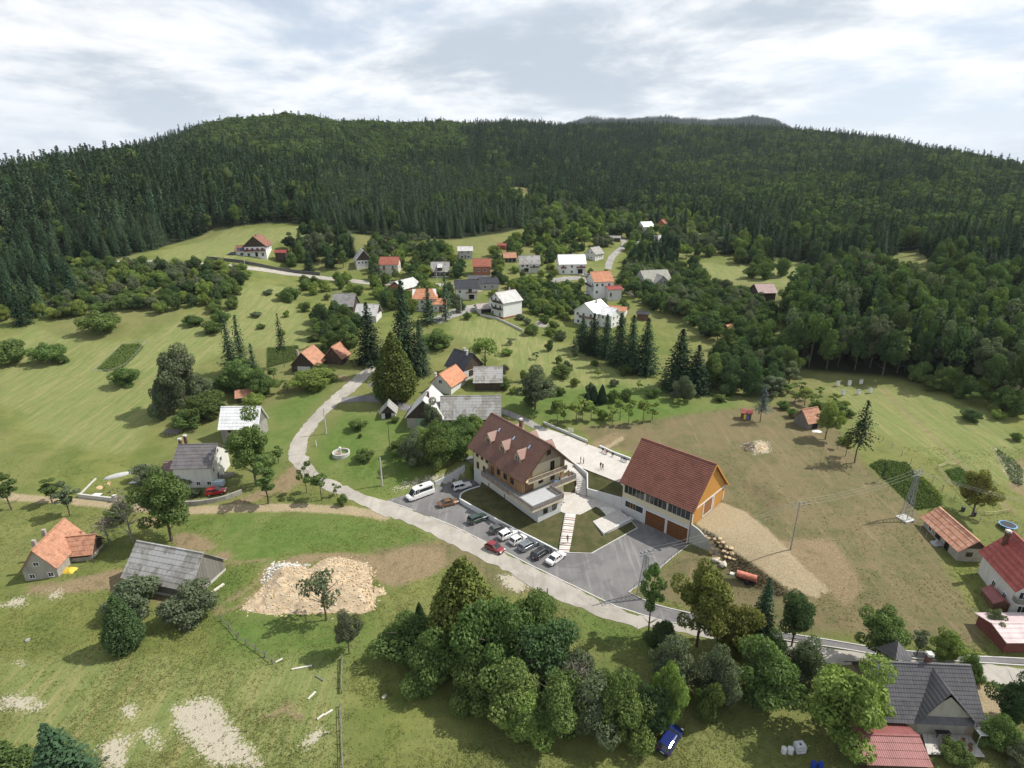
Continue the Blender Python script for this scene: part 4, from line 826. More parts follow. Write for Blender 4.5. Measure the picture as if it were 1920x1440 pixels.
def garage():
    e=empty('garage_barn',*GP[:3],GP[3],'large new garage barn with red brown tiled roof and orange boarded gable','building')
    L,W,he,hr=15.9,13.9,8.2,15.3; k_=W/2; sl_=(hr-he)/k_; ov=.6
    m=MB(); m.extr([(-k_,-1.),(k_,-1.),(k_,he-.1),(0,hr-.25),(-k_,he-.1)],0,0,L); m.build('wall',CREAM,e)
    m=MB(); m.box(-.04,-k_-.05,-1,L+.04,-k_,4.05); m.box(-.05,-k_,-1,0,k_,4.05); m.build('lower_wall',WHITEW,e)
    zd=he-ov*sl_; kk=k_+ov; x0,x1=-.6,L+1.3; n=26
    m=MB(); slope(m,(x0,-kk,zd),(x1-.7,-kk,zd),(x1-.7,0,hr),(x0,0,hr),n,.16,.12); slope(m,(x1-.7,kk,zd),(x0,kk,zd),(x0,0,hr),(x1-.7,0,hr),n,.16,.12); m.beam((x0,0,hr+.03),(x1-.7,0,hr+.03),.34,.12); m.build('roof',T_GARAGE,e)
    m=MB(); m.tube((x0,-kk-.07,zd-.04),(x1-.7,-kk-.07,zd-.04),.08,n=6); m.tube((L-.1,-k_-.12,zd-.1),(L-.1,-k_-.12,0.1),.055); m.build('gutter',FRAMEB,e)
    for y in (-1,1): MB().beam((x1-.68,kk*y,zd-.12),(x1-.68,0,hr-.12),.06,.32).build('barge_board',ORANGEW,e)
    # window band in three groups
    m=MB(); m.box(0,-k_-.06,5.15,L,-k_,5.25); m.build('band_sill',CREAM,e)
    for g in range(3):
        xa=.45+g*5.15; wd=4.75
        f=MB(); f.box(xa-.06,-k_-.09,5.25,xa,-k_+.02,7.35); f.box(xa+wd,-k_-.09,5.25,xa+wd+.06,-k_+.02,7.35); f.box(xa,-k_-.09,7.3,xa+wd,-k_+.02,7.38)
        for i in range(1,5): f.box(xa+i*wd/5-.035,-k_-.08,5.25,xa+i*wd/5+.035,-k_+.01,7.3)
        w_=f.build('window',plain('grey alu frame',(.42,.43,.42),.5,.05),e)
        for i in range(5): MB().box(xa+i*wd/5+.036,-k_-.03,5.26,xa+(i+1)*wd/5-.036,-k_-.005,7.29).build('pane',GLASS,w_)
    # low strip window with orange mullions
    f=MB(); f.box(.75,-k_-.1,1.95,5.35,-k_-.04,2.1); f.box(.75,-k_-.1,3.5,5.35,-k_-.04,3.65); f.box(.75,-k_-.1,2.1,.9,-k_-.04,3.5); f.box(5.2,-k_-.1,2.1,5.35,-k_-.04,3.5); w_=f.build('window',FRAMEW,e)
    MB().box(.9,-k_-.07,2.1,5.2,-k_-.052,3.5).build('pane',GLASS,w_)
    f=MB()
    for x in (2.1,2.75,3.4): f.box(x,-k_-.1,2.1,x+.1,-k_-.055,3.5)
    f.build('mullion',ORANGEW,w_)
    for xa,xb in ((5.9,10.45),(10.95,15.45)):
        f=MB(); f.box(xa-.12,-k_-.12,-.05,xa,-k_-.04,3.45); f.box(xb,-k_-.12,-.05,xb+.12,-k_-.04,3.45); f.box(xa,-k_-.12,3.33,xb,-k_-.04,3.45); d_=f.build('garage_door',FRAMEW,e)
        BD=plain('brown sectional door',(.155,.060,.022),.6,.08)
        for i in range(5): MB().box(xa,-k_-.085+.0,.02+i*.66,xb,-k_-.055,.02+(i+1)*.66-.03).build('panel',BD,d_)
    # orange gable at the right end, board by board above the gravel
    m=MB(); y=-k_+.02; i=0
    while y<k_-.05:
        zt=hr-.3-abs(y+.14)*sl_
        m.box(L+.005,y,4.1,L+.06+.012*(i%2),y+.285,max(zt,4.3)); y+=.3; i+=1
    m.build('gable_cladding',ORANGEW,e)['kind']='stuff'
    m=MB(); m.box(L+.075,-k_-.05,4.1,L+.13,-k_+.25,8.0); m.box(L+.075,-k_+.25,7.35,L+.13,k_,7.65)
    for y in (-2.6,1.2,1.8,6.3): m.box(L+.075,y,4.1,L+.13,y+.3,7.35)
    m.box(L+.075,-2.3,4.1,L+.13,1.2,4.35); m.build('gable_frame',FRAMEW,e)
    f=MB(); f.box(L+.08,-2.3,4.35,L+.12,1.2,7.35); f.build('gate',plain('brown gate',(.26,.12,.05),.6,.1),e)
    m=MB(); m.box(L+.08,-2.3,10.4,L+.10,2.1,10.5); m.build('beam',ORANGEW,e)
    m=MB(); m.tube((3.,-k_-.35,7.6),(3.,-k_,7.6),.02); 
    FOOT.append((*loc(GP,8,0,0)[:2],12)); return e
garage()
FL={'flowers':True}
# ---- village and farm houses: position, ridge heading, size (all in metres, on the terrain)
house('small white house with black timber gable at the forest edge',(-77.9,301.8,22.9),112,9,8,5.0,9.6,HWHITE,T_PALE,gable=DARKW,gz=4.6,wins=wrow('0',(-2.6,-.9,.9,2.6),2.9,.9,1.0)+wrow('f',(2,5),2.,.9,1.))
house('cream two storey house with red brown roof and red flower boxes',(-67.4,295,21.3),0.7,9.2,8.6,5.8,8.9,plain('cream wall',(.52,.50,.42),.9,.06),T_RED,chim=((4.6,.3),),wins=wrow('f',(2.2,6.6),3.5,1,1.3)+wrow('f',(2.2,6.6),.6,1,1.1)+wrow('1',(-1.5,2),3.3,.9,1.2))
for u in (2.2,6.6):
    o=MB().box(u-.7,-4.75,3.0,u+.7,-4.45,3.45).build('flower_box',FLOWER,bpy.data.objects['house.001'])
house('long low barn with brick gable and pale grey roof',(-54,262,17.6),62,13,9.5,2.6,5.6,BRICK,T_PALE,gable=DARKW,gz=4.2,name='barn',cat='barn',wins=[('0',-1.5,.1,2.2,2,{'door':True,'frame':FRAMEB,'pane':SHADEIN}),('0',2.2,.8,.8,.8)])
house('white house with bright orange hipped roof beside the lane',(-42.4,239.8,14.9),6.4,10,7.7,5.6,8.9,HWHITE,T_ORANGE2,hip=2.2,chim=((3,1),),wins=wrow('f',(1.8,4,7.5),3.4)+wrow('f',(1.8,4),.6)+[('f',8.6,0,.9,2.,D)])
house('low wing with orange roof and red door beside the lane',(-33.5,238.5,14.9),2,5.5,6.5,3.4,5.1,HWHITE,T_ORANGE2,wins=[('f',3.2,0.1,1.,2.1,{'door':True,'frame':FRAMEB,'pane':plain('red door paint',(.22,.03,.03),.5)}),('f',1.2,1.,.8,1)])
house('dark timber house with grey roof and central dormer',(-40.7,290,21.1),3,8.6,8.2,3.1,7.2,DARKW,T_GREY,name='cottage',cat='house',low=CONC,lowz=.6,wins=wrow('f',(2,4.2,6.5),1.2,.8,.9))
e=bpy.data.objects['cottage']; m=MB(); m.extr([(-4.2,3.4),(-1.3,3.4),(-1.3,6.1),(-4.2,4.9)],0,3.2,5.4); m.build('dormer',DARKW,e); MB().add([(3,-4.5,4.85),(5.6,-4.5,4.85),(5.6,-1,6.4),(3,-1,6.4),(3,-4.5,4.75),(5.6,-4.5,4.75),(5.6,-1,6.3),(3,-1,6.3)],[(0,1,2,3),(7,6,5,4),(0,4,5,1),(1,5,6,2),(3,7,4,0)]).build('dormer_roof',T_PALE,e)
house('small two storey unfinished pale house below the meadow',(-30,320.9,26.1),7.5,7.7,7.1,4.5,6.4,render_wall('raw pale blockwork',(.42,.41,.39),.4),T_PALE,wins=wrow('f',(2,5.5),2.9,.9,1)+wrow('f',(2,5.5),.5,1.2,1.1)+wrow('f',(3.8,),.1,.8,2))
house('narrow red brick house with red brown roof',(-19.7,291.4,21.2),2.6,8.6,8,5.4,8.5,BRICK,T_RED,low=HWHITE,lowz=.6,wins=wrow('f',(2.6,6),2.6,1.2,1.2))
house('white house with dark slate coloured roof and wooden balcony',(-25.7,255.7,17),7.6,9.7,9.1,4.9,7.9,HWHITE,T_DARKM,wins=wrow('f',(1.8,),2.8)+[('f',6.4,2.7,1.4,1.9,{'frame':FRAMEB}),('f',7,0,2.2,2,{'door':True,'frame':FRAMEB,'pane':SHADEIN})],balc=[('f',4.5,9.5,2.4,1.2,{'mat':BROWNW})])
house('low house with blue grey metal roof behind the slate roofed house',(-15.6,269.8,18.3),14,8.5,8,3.4,5.2,render_wall('grey render',(.33,.33,.33),.3),T_DARKM,wins=wrow('f',(2,5.5),.9))
house('tiny grey roofed shed below the brick house',(-21.5,280.5,20),5,6,5,1.8,3.,DARKW,T_DARK,name='shed',cat='shed')
house('tall white three storey house with grey roof and dark balconies',(-6.7,235.3,13),41,10.3,9.5,6.6,10.1,plain('clean white render',(.70,.70,.68),.85,.04),T_PALE,chim=((2.5,1.2),(8.5,1.2)),low=BRICK,lowz=.3,
      wins=wrow('0',(-2.8,.2,2.8),6.2,1,1.6)+wrow('0',(-2.8,.2,2.8),3.4,1,1.6)+wrow('0',(-2.4,2.2),.5,1,1.4)+wrow('0',(.0,),8.3,.9,1.0),balc=[('0',-4.4,1.2,6.,1.1),('0',-4.4,1.2,3.2,1.1)])
house('low annexe with pale roof and open garage beside the tall white house',(-15.2,238.8,13.2),20,7,6,3,4.4,HWHITE,tiles('pinkish grey sheets',(.36,.31,.29),(.42,.37,.35),.9,1.1),name='annexe',cat='annexe',wins=[('f',3.5,0,4.8,2.4,{'door':True,'pane':SHADEIN,'frame':HWHITE})])
house('little red wooden shed on the upper meadow',(-8.3,340.3,29.2),345,5,3.6,2.1,3.,plain('red shed boards',(.26,.06,.04),.7),T_RED,name='shed',cat='shed',ov=.3)
house('open dark shed with rusty orange roof',(-4.9,317.9,24.5),10,6.9,6,2.7,5.1,DARKW,T_ORANGE,name='shed',cat='shed',ov=.4,wins=[('f',u,.2,1.6,1.9,{'door':True,'pane':SHADEIN,'frame':CONC}) for u in (1.3,3.4,5.5)])
house('white house with mottled grey roof above the lane',(3.8,303.6,21.6),3.1,10.6,8.2,4.4,8.1,HWHITE,T_GREYP,wins=wrow('f',(1.6,4),2.6)+[('f',3.5,.1,2.4,2,{'door':True,'pane':SHADEIN,'frame':HWHITE}),('f',7.6,2.2,1.,2.)],balc=[('f',5.6,10.4,2.1,1.1)])
house('long white house with bright white roof and balconies',(24.6,304.4,20.7),5.2,13.8,9.3,5.3,9.4,plain('clean white render',(.70,.70,.68),.85,.04),T_WHITE,chim=((8,.5),),wins=wrow('f',(2,6.5,11.5),3.1)+wrow('f',(2,6.5),.4)+[('f',11,.1,2.4,2.1,{'door':True,'pane':SHADEIN,'frame':FRAMEB})]+wrow('0',(-2,2),3),balc=[('f',.8,3.4,2.7,1.1,FL),('f',9,13.5,2.7,1.1,FL)])
house('small white gabled house with grey roof near the upper lane',(45.5,335,23.4),50,9,7,3.5,6.9,HWHITE,T_GREY,wins=wrow('0',(-1,1.2),3.6,.8,.9)+wrow('0',(-1.,1.),.7,.8,.9)+wrow('f',(2,5,7),1.2,1,1.1))
house('tall white three storey house with orange roof and low red porch',(37.1,268.3,16.1),13.3,9.4,10,6.9,10.6,plain('clean white render',(.70,.70,.68),.85,.04),T_ORANGE2,wins=wrow('0',(-3,0,3),4.6)+wrow('0',(-3,3),1.8)+wrow('f',(1.5,4.2,7.5),4.4)+wrow('f',(1.5,),1.2),balc=[('0',-4.5,4.5,3.9,1.2,{'mat':DARKW})])
house('white porch block with wine red roof beside the orange roofed house',(44.2,263.3,15.6),10,6.4,5.6,4.2,5.2,HWHITE,T_REDT,name='annexe',cat='annexe',wins=wrow('f',(1.2,),.6,.9,1.9))
house('white house with brilliant white roof behind the row of spruces',(29.8,227.6,11.3),49.8,11.4,10.1,5.4,8.9,plain('clean white render',(.70,.70,.68),.85,.04),T_WHITE,chim=((6.5,-1.2),),wins=wrow('0',(-3,.5,3.4),3.5)+wrow('0',(-3,3),.4)+wrow('f',(2.5,5.5,8.5),3.2)+wrow('f',(2.5,5.5,8.5),.5),balc=[('0',-4.6,2,2.9,1.3,{'mat':BROWNW})])
house('white cross wing with white roof facing the spruce row',(37.6,229.5,11.),-40,6,6.5,5.2,7.5,plain('clean white render',(.70,.70,.68),.85,.04),T_WHITE,name='annexe',cat='annexe',wins=wrow('f',(2,4),3.2,.9,1.1)+wrow('1',(-1.5,1.5),3.2,.9,1.1)+wrow('1',(-1.5,1.5),.6,.9,1.1))
house('low annexe with salmon orange roof beside the white roofed house',(42,244,12.4),-22,8,6,2.2,3.4,HWHITE,T_ORANGE2,name='annexe',cat='annexe')
house('brown log hut with dark blue grey roof',(53.7,237.4,11.6),342,4.6,3.4,2.5,3.2,BROWNW,T_DARKM,name='hut',cat='hut',ov=.5)
house('old farmhouse with grey green half hipped roof among the fruit trees',(64.5,286.5,16.1),14,15,11.5,4.,8.4,OLDW,tiles('lichen grey tiles',(.27,.27,.225),(.34,.34,.29),.5,.5,moss=.3),hip=1.8,chim=((3,1),),wins=wrow('f',(2,5,12),1.4))
e=house('cross gable of old farmhouse with smooth grey green roof',(74.5,280,16.),104,6,7.5,3.6,6.8,OLDW,T_GREY,name='annexe',cat='annexe',wins=wrow('0',(-1,1.),3.6,.7,.8))
house('long pale roofed shed behind the fruit trees',(88.5,294,14.8),337,8.5,5,1.8,3.2,DARKW,T_PALE,name='shed',cat='shed')
house('dark brown timber barn with mauve metal roof on the meadow',(111.4,258.6,14.9),4.2,7.8,9.2,4.8,7.7,DARKW,T_MAUVE,name='barn',cat='barn',ov=.7,wins=[('f',6.2,.3,1.6,2.,{'door':True,'pane':SHADEIN,'frame':GREYW})])
house('tiny open hay hut with orange roof',(84.2,215.9,10.9),28,4,3.4,1.9,3.2,DARKW,T_ORANGE2,name='hut',cat='hut',ov=.7)
for lab,p,th,L,W,he,hr,wl,rf in (('white house with pale blue roof high in the upper hamlet',(1200,436),25,9,8,4.5,7.5,HWHITE,T_WHITE),('brick house with red gable half hidden in the upper hamlet',(1238,432),60,8,8,4,7.5,BRICK,T_RED),('tiny house with gleaming white roof among dark trees',(1195,466),-30,7,7,1.5,4.6,HWHITE,T_WHITE),
      ('house with pale grey roof half hidden behind spruces',(1218,462),20,11,8,3,7,HWHITE,T_PALE),('hidden hut with blue grey roof in the far orchard',(1305,448),0,6,5,2,3.6,HWHITE,T_GREY),('low dark shed beside the upper lane',(1137,449),-10,9,4,1.5,2.6,DARKW,T_GREY)):
    g=gnd(*p); house(lab,(g[0],g[1],g[2]),th,L,W,he,hr,wl,rf,wins=wrow('f',(2,4.5),1.,.8,.8) if he>2.5 else ())
T_CHAL=tiles('brown chalet tiles',(.20,.095,.062),(.25,.125,.085),.3,.3)
e=house('hillside chalet with dark timber gable and brown tiled roof',(-133.3,299.5,29.6),101.3,14.6,10.4,5.8,10.4,plain('clean white render',(.70,.70,.68),.85,.04),T_CHAL,gable=DARKW,gz=5.0,ov=.9,chim=((3,-.8),),wins=wrow('0',(-3.6,-1.2,1.4,3.8),3.,1.1,1.4)+wrow('0',(-3.4,3.4),.3,1.1,1.5)+[('0',-.4,.1,1.1,2.1,D)]+wrow('f',(3,7,11),3,1,1.2),balc=[('0',-5.2,5.2,2.7,1.3,{'mat':DARKW,'flowers':True})])
e=house('low wing of the chalet with solar panels on its roof',(-143.5,301.5,29.6),8,6.5,7,3.4,5.6,HWHITE,T_CHAL,name='annexe',cat='annexe',wins=wrow('f',(3,),.9,1.6,1.2))
m=MB(); sl_=2.2/3.5
for i in range(4): m.add([(.8+i*1.25,-3.6,3.45),(1.9+i*1.25,-3.6,3.45),(1.9+i*1.25,-1.9,4.52),(.8+i*1.25,-1.9,4.52)],[(0,1,2,3)]) 
m.build('solar_panel',plain('solar glass',(.03,.05,.10),.15,.1,metal=.5),e)
house('low dark hut with red roof right of the chalet',(-124.5,304,29.8),0,5.5,3.5,1.8,2.8,DARKW,T_REDT,name='hut',cat='hut')
# meadow side cottages
house('old cottage with orange tiles and dark boarded gable over white wall',(-68,175.2,8.2),84,8.5,8.2,2.7,7.0,DARKW,T_ORANGE,ov=.5,name='cottage',cat='cottage',wins=[],chim=((1.5,2.2,.3),))
o=bpy.data.objects['cottage.001']; m=MB(); m.box(-.08,-2.3,-1,-.055,2.1,2.1); p_=m.build('white_panel',HWHITE,o); window(o,'0',-1.1,.7,.7,.8,8.56,8.2); window(o,'0',.9,.7,.7,.8,8.56,8.2)
house('old barn with rusty tiles right of the orange roofed cottage',(-60.2,181.5,8.8),80,6,6,2.8,6.4,DARKW,T_ORANGE,name='barn',cat='barn')
house('dark barn with light grey sheet roof near the tall spruces',(-75,237.5,14.2),352,9,7,4,8.2,DARKW,T_GREY,name='barn',cat='barn')
house('small white house with pale grey roof and dormer by the barn',(-62.9,227.8,12.9),356,8.4,8,3.4,7,HWHITE,T_PALE,gable=DARKW,wins=wrow('f',(1.5,),.8,1,1.2))
house('black metal roofed house with dark board gable',(-18.5,176.8,8.7),-42,8.2,8.5,2.8,7.2,HWHITE,T_DARKM,gable=DARKW,gz=2.2,chim=((4,.3,.6,CONC),(6.2,-.6,.5,CONC)),wins=[('1',-1,.2,1.6,1.7,{'door':True,'pane':DARKW,'frame':DARKW})])
house('white gabled house with bright orange tile roof by the farmstead',(-21.4,159.3,7.3),66,9,7,2.9,6.1,HWHITE,T_ORANGE2,ov=.6,wins=wrow('0',(0,),2.9,1.,1.1),chim=((.8,2.2,-.8,FRAMEW),))
house('weathered timber barn with grey sheet roof behind the farmhouse',(-11.4,165.3,7.2),1,8.1,8.3,3,6.3,DARKW,T_GREYP,name='barn',cat='barn')
e=house('grey roofed farmhouse with pale green gable wall',(-23.4,138.5,4.8),86,11,9.4,3.6,8.4,OLDW,T_PALE,gable=DARKW,gz=3.0,name='farmhouse',cat='farmhouse',chim=((3.4,-.6,.9,BRICKC),))
m=MB(); m.box(-.09,-3.0,-1,-.055,2.0,3.0); m.build('green_panel',GREENW,e); window(e,'0',-.4,1.4,1.1,1.2,11.1,9.4); window(e,'0',-.4,-.9,1.1,.9,11.1,9.4)
house('long low wing of the farmhouse with streaked grey roof',(-19.,143.2,5.0),2,15.5,8.4,2.8,7.4,DARKW,T_GREYP,name='barn',cat='barn')
house('small garden shed with grey roof and open front',(-34.3,144.3,5.1),96,4,3.8,2.2,4.2,HWHITE,T_GREY,gable=DARKW,gz=1.8,name='shed',cat='shed',wins=[('0',0,0,1.6,1.9,{'door':True,'pane':SHADEIN,'frame':DARKW})])
house('stone barn with brilliant white metal roof',(-75.6,136.8,3.0),1.3,9.4,6.4,4.6,8.9,STONE,T_WHITE,gable=GREYW,name='barn',cat='barn',wins=[('f',2.2,3,.7,.7,{'frame':FRAMEB}),('f',3.1,0,.9,1.7,D)])
e=house('white house with violet grey tiled roof and red car at its door',(-77.2,118.6,1.2),3.2,8.2,9.6,5.3,8.7,HWHITE,T_SLATE,ov=.4,chim=((-.1,.6,.9,BRICKC),(.2,2.4,.9,BRICKC)),wins=wrow('f',(5,7.4),.6,.8,.8)+wrow('1',(-1.8,),.4,1,1.7)+wrow('1',(.7,),3.8,.9,1.1)+wrow('1',(0,),6.4,.8,1.)+wrow('1',(-3.4,),3.2,.8,1.1))
house('low brown wing with dark roof left of the white house',(-81.5,119.2,1.2),4,4.4,7.2,2.5,4.1,OLDW,tiles('old brown tiles',(.17,.115,.10),(.22,.15,.13),.3,.35),name='annexe',cat='annexe',wins=[('f',2.6,0,1.8,1.9,{'door':True,'pane':SHADEIN,'frame':FRAMEB})])
e=house('crumbling stone cottage with patched orange tile roof',(-84.8,83.9,-.1),100,9.8,5.4,2.6,6.4,OLDW,T_ORANGE,gable=DARKW,gz=6.0,ov=.35,name='cottage',cat='cottage',chim=((2.6,1.2,.3,CHIM),(6.0,1.4,.3,CHIM)),wins=wrow('0',(.2,),3.,.8,.7)+wrow('0',(-1.6,1.4),.5,.8,.8))
house('side wing of the stone cottage with orange tiles and dark boards',(-84.2,90.6,-.1),10,4.4,4.2,2.1,4.4,DARKW,T_ORANGE,name='annexe',cat='annexe',low=OLDW,lowz=.9)
e=house('big weathered timber barn with patched grey roof',(-67.0,85.6,0.),345.5,13.6,8.2,2.7,6.9,GREYW,T_GREYP,ov=.4,name='barn',cat='barn',low=CONC,lowz=.5)
# right hand side
e=house('long hut with orange tiles and old plaster walls by the garden',(82.7,85.0,3.1),86,10.0,4.8,2.6,4.6,OLDW,tiles('striped orange clay tiles',(.45,.20,.12),(.62,.36,.25),.3,.4),gable=DARKW,ov=.6,wins=[('b',3.,.1,1,2.,{'door':True,'pane':SHADEIN,'frame':FRAMEB}),('b',5.6,.8,1.2,1.3,{'frame':FRAMEB}),('b',8,.8,.8,1.1),('0',.5,1,.9,.7,{'frame':FRAMEB})])
e=house('white house with wine red tiled roof at the right edge',(83.4,72.2,2.2),78,9.5,7,5.2,9.2,HWHITE,T_REDT,ov=.6,chim=((3.2,-1.2,.6,BRICKC),(8.6,1.6,.6,BRICKC)),wins=wrow('0',(-1,1.2),5.9,.7,.9)+wrow('0',(-2.6,0,2.4),3,1.1,1.2)+wrow('0',(2,-1),.4,1.1,1.2)+wrow('b',(2,5),1.2,.8,1),balc=[('0',-3.8,3.8,2.6,1.1,{'mat':GREYW})])
house('brown wooden lean to beside the white red roofed house',(79.0,73.5,2.0),78,3.4,2.2,1.6,2.4,BROWNW,T_REDM,name='shed',cat='shed',ov=.2)
e=house('low shed with faded pink metal roof below the red roofed house',(at(1886,1203,3.9)[0]+.4,at(1886,1203,3.9)[1]+2.9,1.6),0,8,5.4,2.3,3.,plain('dark red boards',(.16,.05,.04),.8),T_PINK,ov=.4,name='shed',cat='shed')
e=house('anthracite roofed house with steep cross gable over a patio',(47.6,57.2,1.0),-3,11.4,8.2,3.2,7.5,plain('brown plaster',(.33,.26,.20),.9,.15),T_DARK,ov=.7,gable=GREYW,gz=3.,rows=14)
m=MB(); xr,ye,zr,ze=7.2,-4.9,7.25,2.9; hw=3.6
slope(m,(xr-hw,ye,ze),(xr-hw+.0,-.4,ze),(xr,.3,zr),(xr,ye+.9,zr-.35),10,.1,.05); slope(m,(xr+hw,-.4,ze),(xr+hw,ye,ze),(xr,ye+.9,zr-.35),(xr,.3,zr),10,.1,.05); m.build('cross_gable_roof',T_DARK,e)
m=MB(); m.add([(xr-hw+.6,-4.15,-.5),(xr+hw-.6,-4.15,-.5),(xr+hw-.6,-4.15,3.4),(xr,-4.15,6.4),(xr-hw+.6,-4.15,3.4)],[(0,1,2,3,4)]); m.build('cross_gable_wall',OLDW,e)
m=MB(); m.add([(3.,.6,7.3),(5.2,.6,7.3),(4.2,2.6,8.6),(4.2,5.2,4.6),(3,5,5),(5.2,5,5)],[(0,1,2),(0,2,4),(1,5,2),(2,5,3),(2,3,4)]); m.build('rear_dormer',T_DARK,e)
chimney(e,6.9,.4,6.5,8.5,.55,BRICKC)
m=MB(); m.box(10.9,-5.6,1.9,13.6,-2.6,2.0); m.tube((11.1,-5.4,-1),(11.1,-5.4,1.9),.06); m.tube((13.4,-5.4,-1),(13.4,-5.4,1.9),.06); m.build('porch_roof',T_WHITE,e)
house('open sided shed with dull red sheet roof beside the patio',(42.6,50.6,.4),-2,7.0,5.4,2.3,3.4,DARKW,T_REDM,ov=.35,name='shed',cat='shed')
house('small timber hut with red tiled roof in the upper right meadow',(75.9,136.1,6.6),20,4.4,4.6,2.3,4.9,GREYW,T_ORANGE,ov=.5,name='hut',cat='hut',wins=[('f',2.4,.1,1.6,1.7,{'door':True,'pane':SHADEIN,'frame':DARKW})])
g=gnd(438,760); house('rusty tin shed hidden behind the white roofed barn',(g[0],g[1]+3,g[2]),20,4,4,2.2,3.6,DARKW,T_ORANGE,name='shed',cat='shed')
g=gnd(1398,785); e=empty('playhouse',*g,R(-15),'little playhouse with red roof, blue and yellow front','playhouse')
MB().box(-1.2,-1,-.3,1.2,1,2.1).build('wall',BROWNW,e); MB().box(-.7,-1.06,.2,-.1,-1.,1.6).build('panel',plain('yellow paint',(.7,.5,.05),.5),e); MB().box(.1,-1.06,.2,.6,-1.,1.6).build('panel',plain('blue paint',(.05,.15,.5),.5),e)
m=MB(); slope(m,(-1.5,-1.3,2.),(1.5,-1.3,2.),(1.5,0,2.8),(-1.5,0,2.8),4); slope(m,(1.5,1.3,2.),(-1.5,1.3,2.),(-1.5,0,2.8),(1.5,0,2.8),4); m.build('roof',T_REDT,e)
# patio of the right lower house
sheet('patio',[(52.6,52.9,1.02),(51.4,50.0,1.02),(58.2,49.6,1.02),(58.6,53.2,1.02)],PAVE,.1,'bright concrete patio below the cross gable','patio')
# ------------------------------------------------------------------ vegetation
BARK=plain('grey brown bark',(.10,.08,.06),.9,.3,3); BARKL=plain('pale bark',(.24,.22,.19),.9,.25,3)
LF={'mid':leafmat('mid green leaves',(0.079,0.131,0.040),(0.139,0.209,0.066)),'light':leafmat('light green leaves',(0.139,0.202,0.051),(0.228,0.304,0.085)),'dark':leafmat('dark green leaves',(0.048,0.089,0.036),(0.085,0.140,0.056)),
    'grey':leafmat('grey green leaves',(0.099,0.129,0.071),(0.169,0.202,0.122)),'olive':leafmat('olive green leaves',(0.110,0.133,0.033),(0.189,0.202,0.059)),'spruce':leafmat('spruce needles',(0.027,0.056,0.028),(0.051,0.089,0.045),.10,.85),
    'spruce_light':leafmat('young spruce needles',(0.045,0.077,0.044),(0.082,0.124,0.066),.10,.6),'thuja':leafmat('thuja foliage',(0.071,0.107,0.026),(0.131,0.163,0.042),.15),'beech':leafmat('beech leaves',(0.070,0.111,0.038),(0.122,0.178,0.063),.22,.7),'dry':leafmat('dry twigs',(0.114,0.096,0.083),(0.177,0.149,0.132),.1),'blue':leafmat('blue spruce needles',(0.066,0.092,0.089),(0.118,0.141,0.147),.1)}
def leaf_mesh(name,c,n,size,tone,mat,asp=.6,extra=None):
    """irregular leaf-clump quads: centres c, normals n"""
    k_=len(c); n=n/np.linalg.norm(n,axis=1)[:,None]; a=rng.standard_normal((k_,3)); u=np.cross(n,a); u/=np.linalg.norm(u,axis=1)[:,None]; v=np.cross(n,u)
    s=np.broadcast_to(np.asarray(size,float),(k_,))[:,None]*rng.uniform(.7,1.3,(k_,1))
    P=np.stack([c-u*s*rng.uniform(.8,1.1,(k_,1)),c-v*s*asp*rng.uniform(.5,1.2,(k_,1))+n*s*.15,c+u*s*rng.uniform(.8,1.2,(k_,1)),c+v*s*asp*rng.uniform(.6,1.3,(k_,1))],1)*.5+c[:,None]*.5
    P=P.reshape(-1,3); me=bpy.data.meshes.new(name); nv=len(P); me.vertices.add(nv); me.vertices.foreach_set('co',P.ravel().astype(np.float32))
    q=np.arange(nv,dtype=np.int32); me.loops.add(nv); me.loops.foreach_set('vertex_index',q); me.polygons.add(k_); me.polygons.foreach_set('loop_start',np.arange(0,nv,4,dtype=np.int32)); me.update(calc_edges=True)
    t=me.attributes.new('tone','FLOAT','POINT'); t.data.foreach_set('value',np.repeat(tone,4).astype(np.float32)); me.materials.append(mat); return me
def crown_pts(seed,nl,h0,h1,rad,nlobe,per,top=.5,flat=1.,squash=.8):
    r=np.random.default_rng(seed); C_=[];N_=[];T_=[]
    ph=r.uniform(0,6.28,4); env=lambda p:1+.16*math.sin(2*math.atan2(p[1],p[0])+ph[0]+2*p[2])+.13*math.sin(3*math.atan2(p[1],p[0])+ph[1]-3*p[2])+.10*math.sin(5*p[2]+ph[2])
    H=(h1-h0)/2; zc=(h0+h1)/2
    for i in range(nlobe):
        while True:
            p=r.uniform(-1,1,3)
            if np.linalg.norm(p)<1: break
        p=(p/max(np.linalg.norm(p),.3)*r.uniform(.45,.92)*env(p)) if i>nlobe*.2 else p*.5
        rw_=rad*(1-top*max(p[2],0)); c=np.array([p[0]*rw_,p[1]*rw_,zc+p[2]*H]); lr=rad*r.uniform(.15,.40)
        m_=max(8,int(per*(lr/rad/.33)**2)); d=r.standard_normal((m_,3)); d/=np.linalg.norm(d,axis=1)[:,None]; rr_=lr*r.uniform(.72,1.08,(m_,1))
        q=c+d*rr_*np.array([1,1,squash]); q[:,2]=np.maximum(q[:,2],h0*.9+.05*r.random(m_)); C_.append(q); N_.append(d+r.standard_normal((m_,3))*.65+np.array([0,0,.25])); T_.append(np.clip(.5+r.normal(0,.22)+r.normal(0,.28,m_),0,1))
    return np.concatenate(C_),np.concatenate(N_),np.concatenate(T_)
